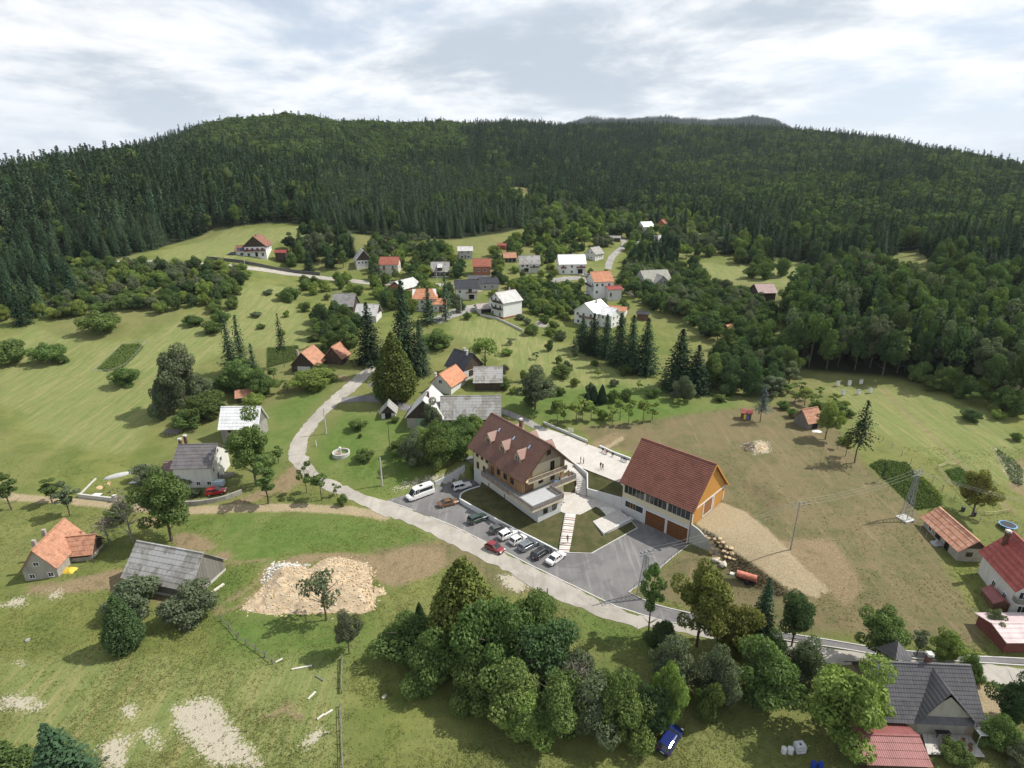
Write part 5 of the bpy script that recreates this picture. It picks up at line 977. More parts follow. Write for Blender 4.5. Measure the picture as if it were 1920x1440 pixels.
def trunk_mesh(name,h,r0,limbs,seed,rad,mat,lean=.0):
    r=random.Random(seed); m=MB(); p=Vector((0,0,-.4)); z=0
    pts=[p]; n=5
    for i in range(1,n+1): pts.append(Vector((r.uniform(-.04,.04)*h*.3+lean*i/n*h,r.uniform(-.04,.04)*h*.3,h*i/n)))
    for i in range(n): m.tube(pts[i],pts[i+1],r0*(1-i/n*.75),r0*(1-(i+1)/n*.75),7,cap=False)
    for i in range(limbs):
        t=r.uniform(.3,.95); k_=int(t*n); a=pts[min(k_,n)]; an=r.uniform(0,6.28); L=rad*r.uniform(.5,.95); b=a+Vector((math.cos(an)*L,math.sin(an)*L,L*r.uniform(.35,.9))); mid=a.lerp(b,.5)+Vector((0,0,-.05*L))
        m.tube(a,mid,r0*.4*(1-t*.4),r0*.25,5,cap=False); m.tube(mid,b,r0*.25,r0*.06,5,cap=False)
    me=bpy.data.meshes.new(name); me.from_pydata(m.v,[],m.f); me.materials.append(mat); return me
def cone_pts(seed,h,rad,n,per,pw=.62):
    r=np.random.default_rng(seed); C_=[];N_=[];T_=[]
    for i in range(n):
        t=(i+.5)/n; z=.5+(h-1.0)*t; Rz=rad*min(1,(1-t)**pw*1.05)*(.55+.45*min(1,t*5)); a=i*2.4+r.uniform(-.5,.5); lr=max(.35,Rz*r.uniform(.34,.5)); c=np.array([math.cos(a)*(Rz-lr*.8),math.sin(a)*(Rz-lr*.8),z])
        m_=int(per*max(lr/rad/.3,.3)**2)+12; d=r.standard_normal((m_,3)); d/=np.linalg.norm(d,axis=1)[:,None]; q=c+d*lr*r.uniform(.7,1.1,(m_,1))*np.array([1,1,1.35]); q[:,2]=np.clip(q[:,2],.05,None)
        C_.append(q); N_.append(d+r.standard_normal((m_,3))*.6+np.array([0,0,.2])); T_.append(np.clip(.5+r.normal(0,.2)+r.normal(0,.25,m_),0,1))
    return np.concatenate(C_),np.concatenate(N_),np.concatenate(T_)
TMPL={}   # kind -> list of (crown mesh, trunk mesh, height, radius)
def broad(kind,h,rad,h0,nlobe,per,size,n=2,top=.35,trunk=.2,bark=BARK,matk='mid',seed=0,limbs=9,squash=.8):
    L=[]
    for i in range(n):
        c,nn,t=crown_pts(seed+i,0,h0,h,rad,nlobe,per,top,squash=squash); L.append((leaf_mesh('crown',c,nn,size,t,LF[matk]),trunk_mesh('trunk',h*.8,trunk,limbs,seed+i,rad,bark),float(np.percentile(c[:,2],99.5)),float(np.percentile(np.hypot(c[:,0],c[:,1]),96))))
    TMPL[kind]=L
broad('tree',10,3.6,2.4,46,400,.36,3,seed=10)
broad('slim',9,1.9,2.6,22,230,.31,2,top=.5,trunk=.13,seed=20)
broad('young',5,1.3,1.5,11,90,.32,2,top=.45,trunk=.07,seed=30,limbs=6)
broad('bush',4,2.6,.1,34,320,.30,3,top=.3,trunk=.1,seed=40,squash=.9)
broad('bigbush',7,4.0,.1,58,420,.36,3,top=.55,trunk=.18,seed=50)
broad('sparse',6,2.2,.8,16,60,.40,2,top=.3,trunk=.12,seed=60,limbs=16)
broad('dead',8,2.2,1.6,14,26,.30,1,top=.3,trunk=.12,bark=BARKL,matk='dry',seed=66,limbs=34)
TMPL['cone']=[]
for sd_ in (71,72):
    c,nn,t=cone_pts(sd_,11,3.4,110,190); TMPL['cone'].append((leaf_mesh('crown',c,nn,.36,t,LF['thuja']),trunk_mesh('trunk',8,.2,4,sd_,2,BARK),11,3.3))
broad('lo',12,4.2,1.5,22,70,.98,3,top=.4,trunk=.22,seed=80,limbs=3)
def conifer_mesh(seed,h,rad,h0,levels,nb,nq,size,matk,droop=.25,pw=.85,irr=.2,name='crown'):
    r=np.random.default_rng(seed); C_=[];N_=[];T_=[]
    for l in range(levels):
        t=l/(levels-1); z=h0+(h-h0)*t**.92; R_=rad*(1-t)**pw*(1+r.normal(0,irr*.4))+.12
        k_=max(4,int(nb*(1-t*.6))); a0=r.uniform(0,6.28)
        for b in range(k_):
            an=a0+b*6.283/k_+r.normal(0,.25); L=R_*r.uniform(1-irr*1.6,1+irr*.7); nn=max(2,int(nq*L/rad)+1)
            s=np.linspace(.22,1,nn)+r.normal(0,.04,nn); x=np.cos(an)*L*s; y=np.sin(an)*L*s; zz=z-droop*L*s**1.3+r.normal(0,.08*size,nn)
            off=r.normal(0,.18*size,(nn,2)); C_.append(np.c_[x+off[:,0],y+off[:,1],zz]); N_.append(np.c_[np.cos(an)*.5+r.normal(0,.35,nn),np.sin(an)*.5+r.normal(0,.35,nn),.8+r.normal(0,.3,nn)]); T_.append(np.clip(.45+r.normal(0,.12)+r.normal(0,.25,nn),0,1))
    c=np.concatenate(C_); n=np.concatenate(N_); t=np.concatenate(T_); tip=np.array([[0,0,h]]*4); c=np.r_[c,tip]; n=np.r_[n,r.standard_normal((4,3))]; t=np.r_[t,[.8]*4]
    return leaf_mesh(name,c,n,size,t,LF[matk],.7)
def conifer(kind,h,rad,h0,levels,nb,nq,size,n=2,matk='spruce',seed=0,trunk=.2,**k):
    TMPL[kind]=[(conifer_mesh(seed+i,h,rad,h0,levels,nb,nq,size,matk,**k),trunk_mesh('trunk',h*.96,trunk,0,seed,1,BARK),h,rad) for i in range(n)]
conifer('spruce',20,4.2,.6,46,20,9,.68,3,seed=100)
conifer('narrow',16,1.9,1.2,44,12,5,.55,2,seed=110,irr=.35)
conifer('bare',13,2.6,4.5,28,13,7,.46,2,seed=120,irr=.35,trunk=.14)
conifer('ragged',8,2.8,.4,26,17,8,.46,1,seed=130,irr=.5,pw=.45)
conifer('slo',22,4.2,.5,24,10,3.0,1.4,4,seed=140,trunk=.25,pw=.95)
NEARV={}
def pxheight(base,top_y):
    x,y,z=base; _,_,d=proj(x,y,z); lo,hi=.3,60
    for _ in range(30):
        m_=(lo+hi)/2
        if proj(x,y,z+m_)[1]>top_y: lo=m_
        else: hi=m_
    return lo,d
tree_i=[0]
def place_tree(kind,base,h,rad,label,name,cat='tree',group=None,mat=None,simple=False,bark=None):
    T=TMPL[kind]; i=tree_i[0]=tree_i[0]+1; cm,tm,th,tr=T[i%len(T)]; x,y,z=base
    rz=random.uniform(0,6.28); s=(rad/tr,rad/tr,h/th)
    if simple:
        key=(kind,i%len(T))
        if key not in NEARV:
            bm=bmesh.new(); bm.from_mesh(cm); nf=len(bm.faces); bm.from_mesh(tm); bm.faces.ensure_lookup_table()
            for f in bm.faces[nf:]: f.material_index=1
            me=bpy.data.meshes.new('tree'); bm.to_mesh(me); bm.free(); me.materials.append(cm.materials[0]); me.materials.append(tm.materials[0]); NEARV[key]=me
        o=bpy.data.objects.new(name,NEARV[key]); C.objects.link(o); o.location=(x,y,z); o.scale=s; o.rotation_euler=(0,0,rz); tag(o,label,cat,group)
        if mat: o.material_slots[0].link='OBJECT'; o.material_slots[0].material=LF[mat]
        return o
    e=empty(name,x,y,z,rz,label,cat,group); e.scale=s
    for nm,me in (('crown',cm),('trunk',tm)):
        o=bpy.data.objects.new(nm,me); C.objects.link(o); o.parent=e
        if nm=='crown' and mat: o.material_slots[0].link='OBJECT'; o.material_slots[0].material=LF[mat]
    return e
PLACED=[]
def T_(kind,bx,by,ty,wpx,label,name='tree',mat=None,cat=None,group=None):
    if kind in('bush','bigbush'): wpx*=.95; by=by-min(.20*wpx,.30*(by-ty))
    elif kind in('tree','slim'): wpx*=.93
    b=gnd(bx,by); h,d=pxheight(b,ty+ (wpx*.06 if kind in('bush','bigbush') else 0)); rad=wpx/2*d/F; h=max(h,rad*(1.15 if kind in('bush','bigbush') else .5)); PLACED.append((b[0],b[1],rad))
    place_tree(kind,b,h,rad,label,name,cat or ('shrub' if 'bush' in name or 'shrub' in name else 'tree'),group,mat)
# --- foreground meadow
T_('cone',238,1214,1114,72,'bushy dark conifer standing alone on the lower left meadow','conifer',mat='dark')
T_('tree',655,1226,1150,54,'small round crowned tree at the top of the split rail fence','tree',mat='grey')
T_('sparse',612,1163,1072,76,'sparse olive green tree in front of the rubble heap','tree',mat='grey')
T_('bush',360,1178,1100,104,'big dark grey green bush below the right end of the timber barn','bush',mat='grey')
T_('bush',250,1160,1086,92,'big olive bush below the left end of the timber barn','bush',mat='grey')
T_('tree',322,1014,885,98,'tall leafy dark tree behind the weathered timber barn','tree',mat='mid')
T_('dead',250,1016,922,66,'half bare grey tree left of the tall leafy tree','bare_tree')
T_('dead',205,1022,968,50,'low brown bare tree above the stone cottage','bare_tree')
T_('bigbush',225,985,940,50,'dark green bush behind the half bare grey tree','bush',mat='mid')
T_('slim',22,956,888,46,'leafy young tree at the far left beside the track','tree',mat='mid')
T_('slim',99,944,898,34,'round dark little tree on the left beside the track','tree',mat='mid')
T_('slim',131,968,906,44,'light loose tree right of the round dark little tree','tree',mat='grey')
T_('bigbush',285,915,870,60,'bushy fruit tree left of the white violet roofed house','bush',mat='grey'); T_('bush',340,920,895,50,'low fruit bush before the white violet roofed house','bush',mat='grey'); T_('bush',368,935,915,28,'small bush on the stone wall by the red car','bush',mat='grey')
T_('tree',480,905,772,92,'tall dense tree in front of the white roofed stone barn','tree',mat='mid'); T_('slim',503,944,858,46,'slim leafy tree at the foot of the tall dense tree','tree',mat='mid'); T_('slim',522,868,838,26,'small tree right of the tall dense tree','tree',mat='mid')
for a,b,c_,l in ((575,925,868,'first'),(603,938,888,'second'),(632,930,907,'third and smallest')): T_('young',a,b,c_,(36,34,18)[('first','second','third and smallest').index(l)],l+' tree in the row beside the road bend','young_tree',mat='mid')
T_('bush',643,951,926,20,'small bush at the end of the young tree row','bush',mat='mid')
for a,b,c_,w_,k_,mt,l in ((345,770,650,84,'tree','grey','tallest grey green tree of the clump above the white violet roofed house'),(318,790,700,60,'bigbush','grey','left edge bush of the clump in the left meadow'),(388,800,735,74,'bigbush','mid','bright bushy tree in the middle of the clump'),(355,812,765,60,'bush','mid','front bush of the clump in the left meadow'),(372,760,700,60,'bigbush','grey','grey bushy tree behind the clump centre'),
   (452,745,672,84,'bigbush','mid','broad dark tree behind the rusty shed'),(492,752,690,54,'bigbush','mid','bushy tree at the right end of the clump'),(425,740,700,50,'bigbush','mid','bushy tree left of the rusty shed'),(478,770,735,40,'bush','light','small fruit bush right of the rusty shed'),(515,720,690,22,'young','mid','little fruit tree on the slope below the vegetable patch'),
   (605,722,680,54,'bigbush','mid','dark bushy tree in front of the orange roofed cottage'),(585,742,705,70,'bigbush','light','wide fruit bushes below the orange roofed cottage'),(540,735,712,26,'young','mid','tiny tree left of the wide fruit bushes')):
    T_(k_,a,b,c_,w_,l,'bush' if 'bush' in k_ else 'tree',mat=mt)
T_('narrow',436,700,596,36,'left one of two tall narrow spruces in the left meadow','spruce_tree',mat='spruce_light'); T_('narrow',458,705,592,34,'right one of two tall narrow spruces in the left meadow','spruce_tree',mat='spruce'); T_('narrow',481,722,645,28,'short ragged spruce right of the two tall narrow ones','spruce_tree')
T_('bare',533,688,588,24,'tall thin spruce with bare stem above the vegetable patch','spruce_tree')
# --- big trees by the road
T_('cone',742,748,620,84,'huge dense cone shaped cypress beside the road','cypress_tree'); 
T_('spruce',695,680,568,66,'broad dark spruce above the road left of the cypress','spruce_tree'); T_('spruce',762,700,528,70,'tallest dark spruce behind the cypress','spruce_tree'); T_('spruce',790,702,600,46,'narrower dark spruce right of the cypress','spruce_tree'); T_('narrow',804,606,540,36,'light green spruce in front of the orange hipped roof','spruce_tree',mat='spruce_light'); T_('narrow',836,600,510,26,'thin pine beside the village lane','spruce_tree',mat='spruce_light')
T_('bigbush',720,762,712,34,'small tree at the foot of the cypress','bush',mat='mid'); T_('bigbush',820,665,615,60,'bushy tree right of the dark spruces','bush',mat='mid'); T_('sparse',910,692,632,56,'light green loose tree in the meadow behind the black roofed house','tree',mat='light')
T_('tree',1003,768,682,76,'dark grey round willow behind the farmhouse','willow_tree',mat='grey'); T_('bigbush',945,735,705,30,'bush at the right end of the small timber barn','bush',mat='mid')
T_('bush',700,905,880,1,'x','bush') if 0 else None
for a,b,c_,w_,l in ((672,812,785,36,'yellowish flowering bush on the lawn by the round basin'),(684,870,842,38,'round dark bush right of the round basin'),(675,822,813,8,'tiny round bush on the lawn'),(940-200,795,780,18,'low bush at the garden shed')): T_('bush',a,b,c_,w_,l,'bush',mat='mid')
i=0
for a,b,c_,w_,k_,mt in ((752,860,822,46,'bigbush','mid'),(778,885,805,60,'bigbush','grey'),(815,888,790,70,'bigbush','mid'),(850,872,800,70,'bigbush','mid'),(790,840,800,50,'bigbush','light'),(872,835,778,58,'bigbush','mid'),(808,815,745,40,'tree','grey'),(835,840,790,50,'bigbush','mid'),(890,812,775,40,'bigbush','light')):
    T_(k_,a,b,c_,w_,f"{ {'mid':'mid green','grey':'grey green','light':'light green'}[mt]} tree in the garden thicket above the minibus, {('left end','left part','middle','right part','right end')[min(4,int((a-745)/30))]}{', rear' if b<850 else ', front'}",'garden_tree',mat=mt,group='overgrown garden thicket',cat='tree')
# row of spruces in the middle
for a,b,c_,w_,l in ((1092,655,596,48,'first'),(1112,662,588,46,'second'),(1135,670,590,46,'third'),(1160,684,588,52,'fourth'),(1182,692,592,50,'fifth'),(1208,700,597,60,'sixth'),(1270,730,618,80,'seventh and broadest'),(1302,735,648,60,'eighth')):
    T_('spruce',a,b,c_,w_,l+' from the left in the row of dark spruces','spruce_tree',group='row of dark spruces')
T_('bigbush',1281,758,704,46,'round grey green tree in front of the broadest spruce','tree',mat='grey',cat='tree'); T_('bigbush',1335,735,660,56,'leafy tree right of the spruce row','tree',mat='mid',cat='tree')
for a,b,c_,w_,mt in ((1055,715,680,44,'mid'),(1050,745,725,20,'mid'),(1112,757,722,22,'spruce'),(1100,760,735,18,'spruce'),(1128,757,720,20,'spruce'),(1150,758,730,26,'mid'),(1172,755,728,26,'mid'),(1225,750,725,30,'mid'),(1050,640,618,24,'mid'),(998,632,605,32,'mid')): T_('bush' if mt!='spruce' else 'cone',a,b,c_,w_,f"{'dark' if mt=='spruce' else 'green'} {'tiny' if w_<24 else 'small' if w_<30 else 'rounded'} bush in the meadow behind the plaza, {'farthest' if b<650 else 'upper' if b<720 else 'lower'}, {('left','centre','right')[min(2,int((a-990)/85))]}",'bush',mat=mt,group='bushes in the meadow behind the plaza')
for a in (1045,1058,1080,1092,1108,1148,1162,1178,1205,1222): T_('young',a,random.randint(786,798),random.randint(748,762),random.randint(22,30),'small loose fruit tree in the orchard strip behind the plaza wall','fruit_tree',mat='light',group='orchard row behind the plaza wall')
# right side
T_('bare',1425,792,724,34,'blue grey spruce beside the little playhouse','spruce_tree',mat='blue'); T_('tree',1547,824,755,48,'light green tree by the small red roofed hut','tree',mat='light'); T_('bare',1602,868,752,52,'dark spruce with bare stem in the right field','spruce_tree'); T_('slim',1585,855,812,16,'thin crooked tree beside the bare stemmed spruce','tree',mat='olive'); T_('young',1570,842,820,14,'tiny fruit tree near the small red roofed hut','young_tree',mat='light')
T_('tree',1822,968,888,64,'round olive green tree behind the orange tiled hut','tree',mat='olive'); T_('bush',1820,795,768,36,'dark bush with shadow on the upper right meadow','bush',mat='dark'); T_('young',1654,905,868,13,'small tree in the right potato patch','young_tree',mat='dark')
for a,b in ((1508,760),(1528,765),(1490,755),(1538,742),(1470,772),(1565,760),(1580,770),(1590,785),(1475,740),(1500,735),(1870,790),(1862,775),(1818,760),(1905,830)): T_('bush' if b>765 else 'young',a,b,b-random.randint(18,30),random.randint(18,30),'small fruit tree at the edge of the right meadow','fruit_tree',mat='light' if a%3 else 'mid',group='fruit trees at the right meadow edge')
T_('slim',1216,1190,1058,52,'slim tall tree with bare lower trunk beside the road','tree',mat='mid')
T_('tree',1306,1212,1062,98,'big yellowish green tree by the lower car park corner','tree',mat='olive'); T_('spruce',1425,1190,1085,54,'dark pointed spruce in the roadside trees','spruce_tree'); T_('tree',1484,1212,1115,74,'dark round tree right of the pointed spruce','tree',mat='dark'); T_('bigbush',1240,1225,1165,60,'dark shaded bush beside the slim tall tree','bush',mat='dark'); T_('bigbush',1368,1240,1135,90,'bushy tree between big tree and spruce','bush',mat='olive'); T_('bigbush',1445,1255,1185,60,'dark bush under the pointed spruce','bush',mat='dark')
T_('tree',1640,1245,1146,88,'leafy dark tree at the left end of the anthracite roof','tree',mat='mid'); T_('slim',1718,1230,1182,34,'pale young tree behind the anthracite roof','tree',mat='grey'); T_('bigbush',1772,1245,1182,62,'light bushy tree behind the anthracite roof','bush',mat='light'); T_('bigbush',1815,1285,1228,40,'dark green rounded bush at the right end of the anthracite roof','bush',mat='mid')
T_('tree',1572,1402,1243,164,'large bright green walnut tree beside the dull red shed','walnut_tree',mat='light')
for a,b,c_,w_,k_,mt,l in ((1258,1310,1192,104,'bigbush','grey','pale willow bush at the left end of the roadside scrub'),(1340,1335,1205,100,'bigbush','grey','pale willow bush in the middle of the roadside scrub'),(1440,1345,1215,140,'bigbush','mid','broad green willow bush left of the walnut tree'),(1505,1298,1192,82,'bigbush','grey','dark willow bush below the road'),(1326,1365,1275,60,'bush','mid','small round bush under the pale willows'),(1248,1375,1245,74,'bigbush','light','light leafy tree at the right end of the big thicket'),
   (1895,1375,1262,84,'bigbush','dark','dark tree at the lower right edge'),(1860,1415,1335,80,'bigbush','mid','leafy bush by the garden path at lower right'),(1790,1440,1392,70,'bush','mid','bush in front of the dull red shed'),(1790,1425,1385,30,'bush','mid','small garden bush beside the patio'),(1905,1445,1385,70,'bigbush','grey','bush in the lower right corner'),(1860,1195,1140,38,'bush','grey','grey bush beside the pink roofed shed'),(1872,1210,1165,30,'bush','mid','low bush left of the pink roofed shed'),(1770,1210,1192,22,'bush','mid','small bush in the dry field by the road')):
    T_(k_,a,b-6,c_+3,w_*.86,l,'bush' if 'tree' not in l.split()[:3] else 'tree',mat=mt)
# central thicket
T_('cone',872,1215,1042,150,'tall dense dark cone shaped tree crowning the central thicket','tree',mat='thuja')
for a,b,c_,w_,k_,mt in ((768,1250,1150,118,'bigbush','mid'),(815,1305,1185,120,'bigbush','mid'),(925,1290,1120,140,'bigbush','mid'),(1000,1230,1105,110,'bigbush','mid'),(1022,1170,1118,60,'bush','mid'),(1015,1310,1170,140,'bigbush','dark'),(955,1370,1235,150,'bigbush','mid'),(892,1335,1215,110,'bigbush','mid'),(1048,1390,1265,124,'bigbush','mid'),(1112,1395,1270,120,'bigbush','grey'),(1170,1402,1262,120,'bigbush','mid'),(1215,1390,1285,84,'bigbush','dark'),(990,1400,1300,110,'bigbush','light'),(1075,1310,1215,90,'bigbush','grey'),(840,1240,1165,90,'bigbush','mid'),(1130,1330,1258,60,'tree','mid'),(900,1180,1110,80,'bigbush','mid'),(740,1235,1180,60,'bush','mid')):
    T_(k_,a,b-5,c_+2,w_*.93,f"{ {'mid':'mid green','dark':'dark green','light':'light green','grey':'grey green'}[mt]} tree, {'back' if b<1260 else 'middle' if b<1345 else 'front'} row, {('left end','left part','centre','right part','right end')[min(4,int((a-730)/100))]} of the big thicket",'thicket_tree',mat=mt,group='big thicket in the middle foreground',cat='tree')
T_('dead',1078,1335,1235,66,'bare grey shrub inside the big thicket','bare_shrub'); T_('cone',788,1172,1128,24,'small dark column shaped thuja beside the thicket','thuja_tree',mat='dark')
T_('spruce',128,1480,1360,118,'blurred conifer at the lower left edge','conifer'); T_('bush',20,1490,1405,110,'green bush in the lower left corner','bush',mat='mid')
# left meadow
for a,b,c_,w_,l in ((18,692,636,70,'dark bush at the left edge of the mown meadow'),(92,690,640,62,'second dark bush in the mown meadow'),(118,686,662,24,'small bush attached to the second dark bush'),(240,732,686,54,'round bush below the fenced vegetable patch'),(190,632,602,72,'long low bush on the left meadow'),(365,616,598,36,'low bush on the meadow knoll'),(398,632,608,40,'dark low bush at the knoll edge'),(415,612,580,34,'light bush on the knoll'),(540,570,545,42,'round bush on the slope right of the mown strip'),(575,588,565,20,'small bush near the grey barn'),(120,602,575,36,'bush below the left treeline'),(500,1440,1432,1,'x')):
    if l!='x': T_('bush',a,b,c_,w_,l,'bush',mat='mid')
# ---- scatters of single trees
def inpoly(px,py,poly):
    ins=False
    for i in range(len(poly)):
        (ax,ay),(bx,by)=poly[i],poly[(i+1)%len(poly)]
        if (ay>py)!=(by>py) and px<(bx-ax)*(py-ay)/(by-ay)+ax: ins=not ins
    return ins
ROADPTS=[g[:2] for g in G([(200,491),(270,491),(335,493),(385,496),(460,502),(542,514),(560,516),(600,521),(630,524),(700,531),(760,533),(812,604),(840,592),(875,580),(900,575),(1015,533),(1050,524),(1085,522),(1104,530),(1140,505),(1146,485),(1160,470),(1171,458),(1100,552)])]
def free(x,y,r):
    for a,b,c_ in FOOT:
        if (a-x)**2+(b-y)**2<(c_+r*.6)**2: return False
    for a,b in ROADPTS:
        if (a-x)**2+(b-y)**2<(3+r*.7)**2: return False
    return True
def hidden_house(x,y,z,h,r):
    # keep trees from standing in front of house facades
    for a,b,c_ in FOOT:
        d=math.hypot(a,b); dx=(x*a+y*b)/d
        if dx<d and d-dx<c_+h*1.05+1 and abs(x*b-y*a)/d<c_*.72+r*.5: return True
    return False
def scatter(poly,spacing,kinds,hr_,rr_,label,name,group,mats,seed,maxn=300,avoid=True):
    r=random.Random(seed); W_=[p[:2] for p in G(poly)]; xs=[p[0] for p in W_]; ys=[p[1] for p in W_]; bx0=min(p[0] for p in poly); bx1=max(p[0] for p in poly); by0=min(p[1] for p in poly); by1=max(p[1] for p in poly)
    pts=[]; n=0
    for _ in range(int((max(xs)-min(xs))*(max(ys)-min(ys))/(spacing**2)*6)):
        x=r.uniform(min(xs),max(xs)); y=r.uniform(min(ys),max(ys))
        if not inpoly(x,y,W_): continue
        if any((x-a)**2+(y-b)**2<(spacing*.75)**2 for a,b in pts): continue
        rad=r.uniform(*rr_); h=r.uniform(*hr_)
        if not free(x,y,rad) or (avoid and hidden_house(x,y,0,h,rad)): continue
        pts.append((x,y)); kd=r.choice(kinds); mt=r.choice(mats); q=proj(x,y,float(Zf(x,y))); fx=(q[0]-bx0)/(bx1-bx0); fy=(q[1]-by0)/(by1-by0)
        if kd=='spruce': mt='spruce'
        tone={'mid':'mid green','dark':'dark green','light':'light green','grey':'grey green','olive':'olive green','beech':'brownish green','spruce':'blackish green'}[mt]
        size='small' if h<hr_[0]+(hr_[1]-hr_[0])*.34 else 'tall' if h>hr_[0]+(hr_[1]-hr_[0])*.66 else 'middling'
        pos=('far left','left','centre','right','far right')[min(4,max(0,int(fx*5)))]; row=('back','middle','front')[min(2,max(0,int(fy*3)))]
        place_tree(kd,(x,y,float(Zf(x,y))),h,rad,f"{size} {tone} tree, {row} row, {pos} of the {group}",name,'tree',group,mt,simple=True); n+=1
        if n>=maxn: break
    return n
N=0
N+=scatter([(0,497),(200,497),(330,500),(455,508),(465,530),(440,548),(400,570),(330,590),(290,590),(230,580),(160,598),(60,605),(0,600)],6.2,['bush','bigbush','bush'],(3.5,7),(2.2,3.8),'bushy tree of the copse on the slope left of the mown strip','copse_tree','copse on the left slope',['mid','light','grey','mid','dark'],1,230,False)
N+=scatter([(0,505),(110,500),(140,560),(60,608),(0,610)],6.5,['spruce'],(13,19),(3,4),'dark spruce at the left end of the copse','spruce_tree','spruces at the copse end',['spruce'],2,40,False)
N+=scatter([(395,560),(440,545),(450,560),(420,600),(390,595)],6,['bush'],(3,5),(2,3),'bushy tree of the copse on the slope left of the mown strip','copse_tree','copse on the left slope',['mid'],3,8,False)
N+=scatter([(540,460),(600,440),(655,445),(665,500),(600,512),(545,505)],7,['bigbush','spruce','tree'],(7,12),(2.6,4),'tree around the hillside chalet garden','garden_tree','trees between chalet and village',['mid','grey','dark','spruce'],4,30)
N+=scatter([(560,520),(660,530),(690,560),(640,545),(600,560),(560,540)],8,['bush','bigbush'],(3,6),(2,3.4),'tree on the slope above the grey barn','slope_tree','slope above the grey barn',['mid','light'],5,20)
N+=scatter([(600,598),(650,606),(675,625),(668,672),(635,668),(598,640)],6,['bigbush','tree'],(7,11),(3,4.4),'leafy tree in the wood between barn and road','leafy_tree','trees between grey barn and road',['mid','mid','dark'],6,24,False)
N+=scatter([(690,455),(760,450),(860,470),(870,520),(800,530),(700,530),(690,500)],5.6,['bigbush','bush','tree'],(4.5,8),(2.4,3.8),'garden tree among the village houses','garden_tree','garden trees of the village',['mid','light','dark','grey'],7,60)
N+=scatter([(700,535),(800,540),(850,560),(830,590),(760,590),(700,570)],6,['bigbush','bush'],(4,7),(2.2,3.4),'garden tree among the village houses','garden_tree','garden trees of the village',['mid','light','dark'],8,30)
N+=scatter([(925,470),(1000,440),(1040,440),(1100,470),(1040,500),(1010,500),(990,470),(950,500),(940,530),(925,540)],6,['bigbush','bush'],(4,7),(2.2,3.6),'garden tree among the village houses','garden_tree','garden trees of the village',['mid','light','dark'],9,50)
N+=scatter([(960,540),(1000,530),(1080,545),(1100,560),(1075,600),(1010,595),(975,575)],5.2,['bush','bigbush'],(3.5,5.5),(2.2,3.4),'fruit tree in the dense orchard right of the tall white house','fruit_tree','orchard by the tall white house',['mid','dark','light'],10,60)
N+=scatter([(985,445),(1060,400),(1180,405),(1270,410),(1380,440),(1450,485),(1420,495),(1330,480),(1250,490),(1180,500),(1180,440),(1120,470),(1060,455)],6.6,['bigbush','tree','bush','tree'],(7,12),(3,4.8),'leafy tree in the valley woods behind the village','leafy_tree','valley woods behind the village',['mid','dark','grey','light'],11,230)
N+=scatter([(1170,400),(1250,405),(1330,425),(1440,470),(1450,500),(1330,470),(1190,440)],15,['spruce'],(14,20),(3.2,4.2),'spruce standing in the valley woods behind the village','spruce_tree','spruces in the valley woods',['spruce'],12,30)
N+=scatter([(1175,500),(1250,500),(1290,520),(1300,500),(1330,540),(1400,560),(1440,590),(1440,640),(1400,670),(1340,650),(1300,610),(1230,585),(1190,560),(1165,520)],5.3,['bigbush','bush','tree'],(5,8.5),(2.6,4.2),'tree of the sprawling orchard right of the village','orchard_tree','sprawling orchard right of the village',['mid','dark','grey','mid'],13,240)
N+=scatter([(1180,495),(1215,470),(1260,470),(1270,505),(1200,520)],8,['spruce','bigbush'],(10,16),(3,4),'tree before the pale roofed houses of the upper hamlet','leafy_tree','trees before the upper hamlet',['spruce','dark'],14,20,False)
N+=scatter([(1385,680),(1440,640),(1480,660),(1490,720),(1440,760),(1390,740),(1340,740),(1345,700)],6.5,['bigbush','tree'],(6,11),(3,4.4),'leafy tree at the foot of the right hand wood','leafy_tree','foot of the right wood',['mid','dark','grey'],15,40,False)
N+=scatter([(1475,590),(1500,560),(1560,528),(1640,540),(1700,565),(1800,585),(1925,640),(1925,765),(1850,742),(1780,720),(1700,710),(1560,698),(1470,688)],5.6,['tree','lo','tree'],(12,18),(3,4.4),'tall beech of the dark wood above the right meadow','beech_tree','dark wood above the right meadow',['beech','dark','mid','dark','grey'],16,290,False)
N+=scatter([(1500,600),(1560,560),(1700,590),(1850,650),(1850,720),(1600,690)],9,['spruce'],(15,20),(3.6,4.4),'dark spruce standing inside the wood above the right meadow','spruce_tree','spruces of the right wood',['spruce'],17,48,False)
N+=scatter([(1700,708),(1800,722),(1925,770),(1925,800),(1840,760),(1780,738),(1700,722)],5.5,['bush','bigbush'],(3.5,7),(2.2,3.4),'low bush along the edge of the right hand wood','edge_bush','bushes along the right wood edge',['mid','light','mid'],18,50,False)
N+=scatter([(1740,500),(1830,520),(1925,560),(1925,640),(1860,600),(1790,570),(1740,540)],8,['tree','bigbush'],(10,15),(3.6,5),'leafy tree on the slope behind the right hand wood','leafy_tree','trees behind the right hand wood',['mid','dark','beech'],19,60,False)
N+=scatter([(1380,470),(1440,500),(1470,520),(1440,530),(1400,520)],9,['bigbush'],(7,10),(3.4,4.6),'rounded tree at the edge of the sunny clearing','leafy_tree','trees round the sunny clearing',['mid'],20,8)
N+=scatter([(690,520),(860,545),(1000,500),(1180,520),(1185,600),(1050,640),(960,600),(870,610),(800,585),(700,560)],8.5,['bush','bush','bigbush'],(2.2,5),(1.4,2.8),'','garden_tree','shrubs between the village houses',['mid','light','grey'],31,70)
N+=scatter([(480,560),(600,530),(640,600),(600,640),(540,640),(470,610)],13,['bush'],(1.8,3.5),(1.3,2.4),'','slope_bush','shrubs on the mown slope edge',['mid','light','grey'],32,16)
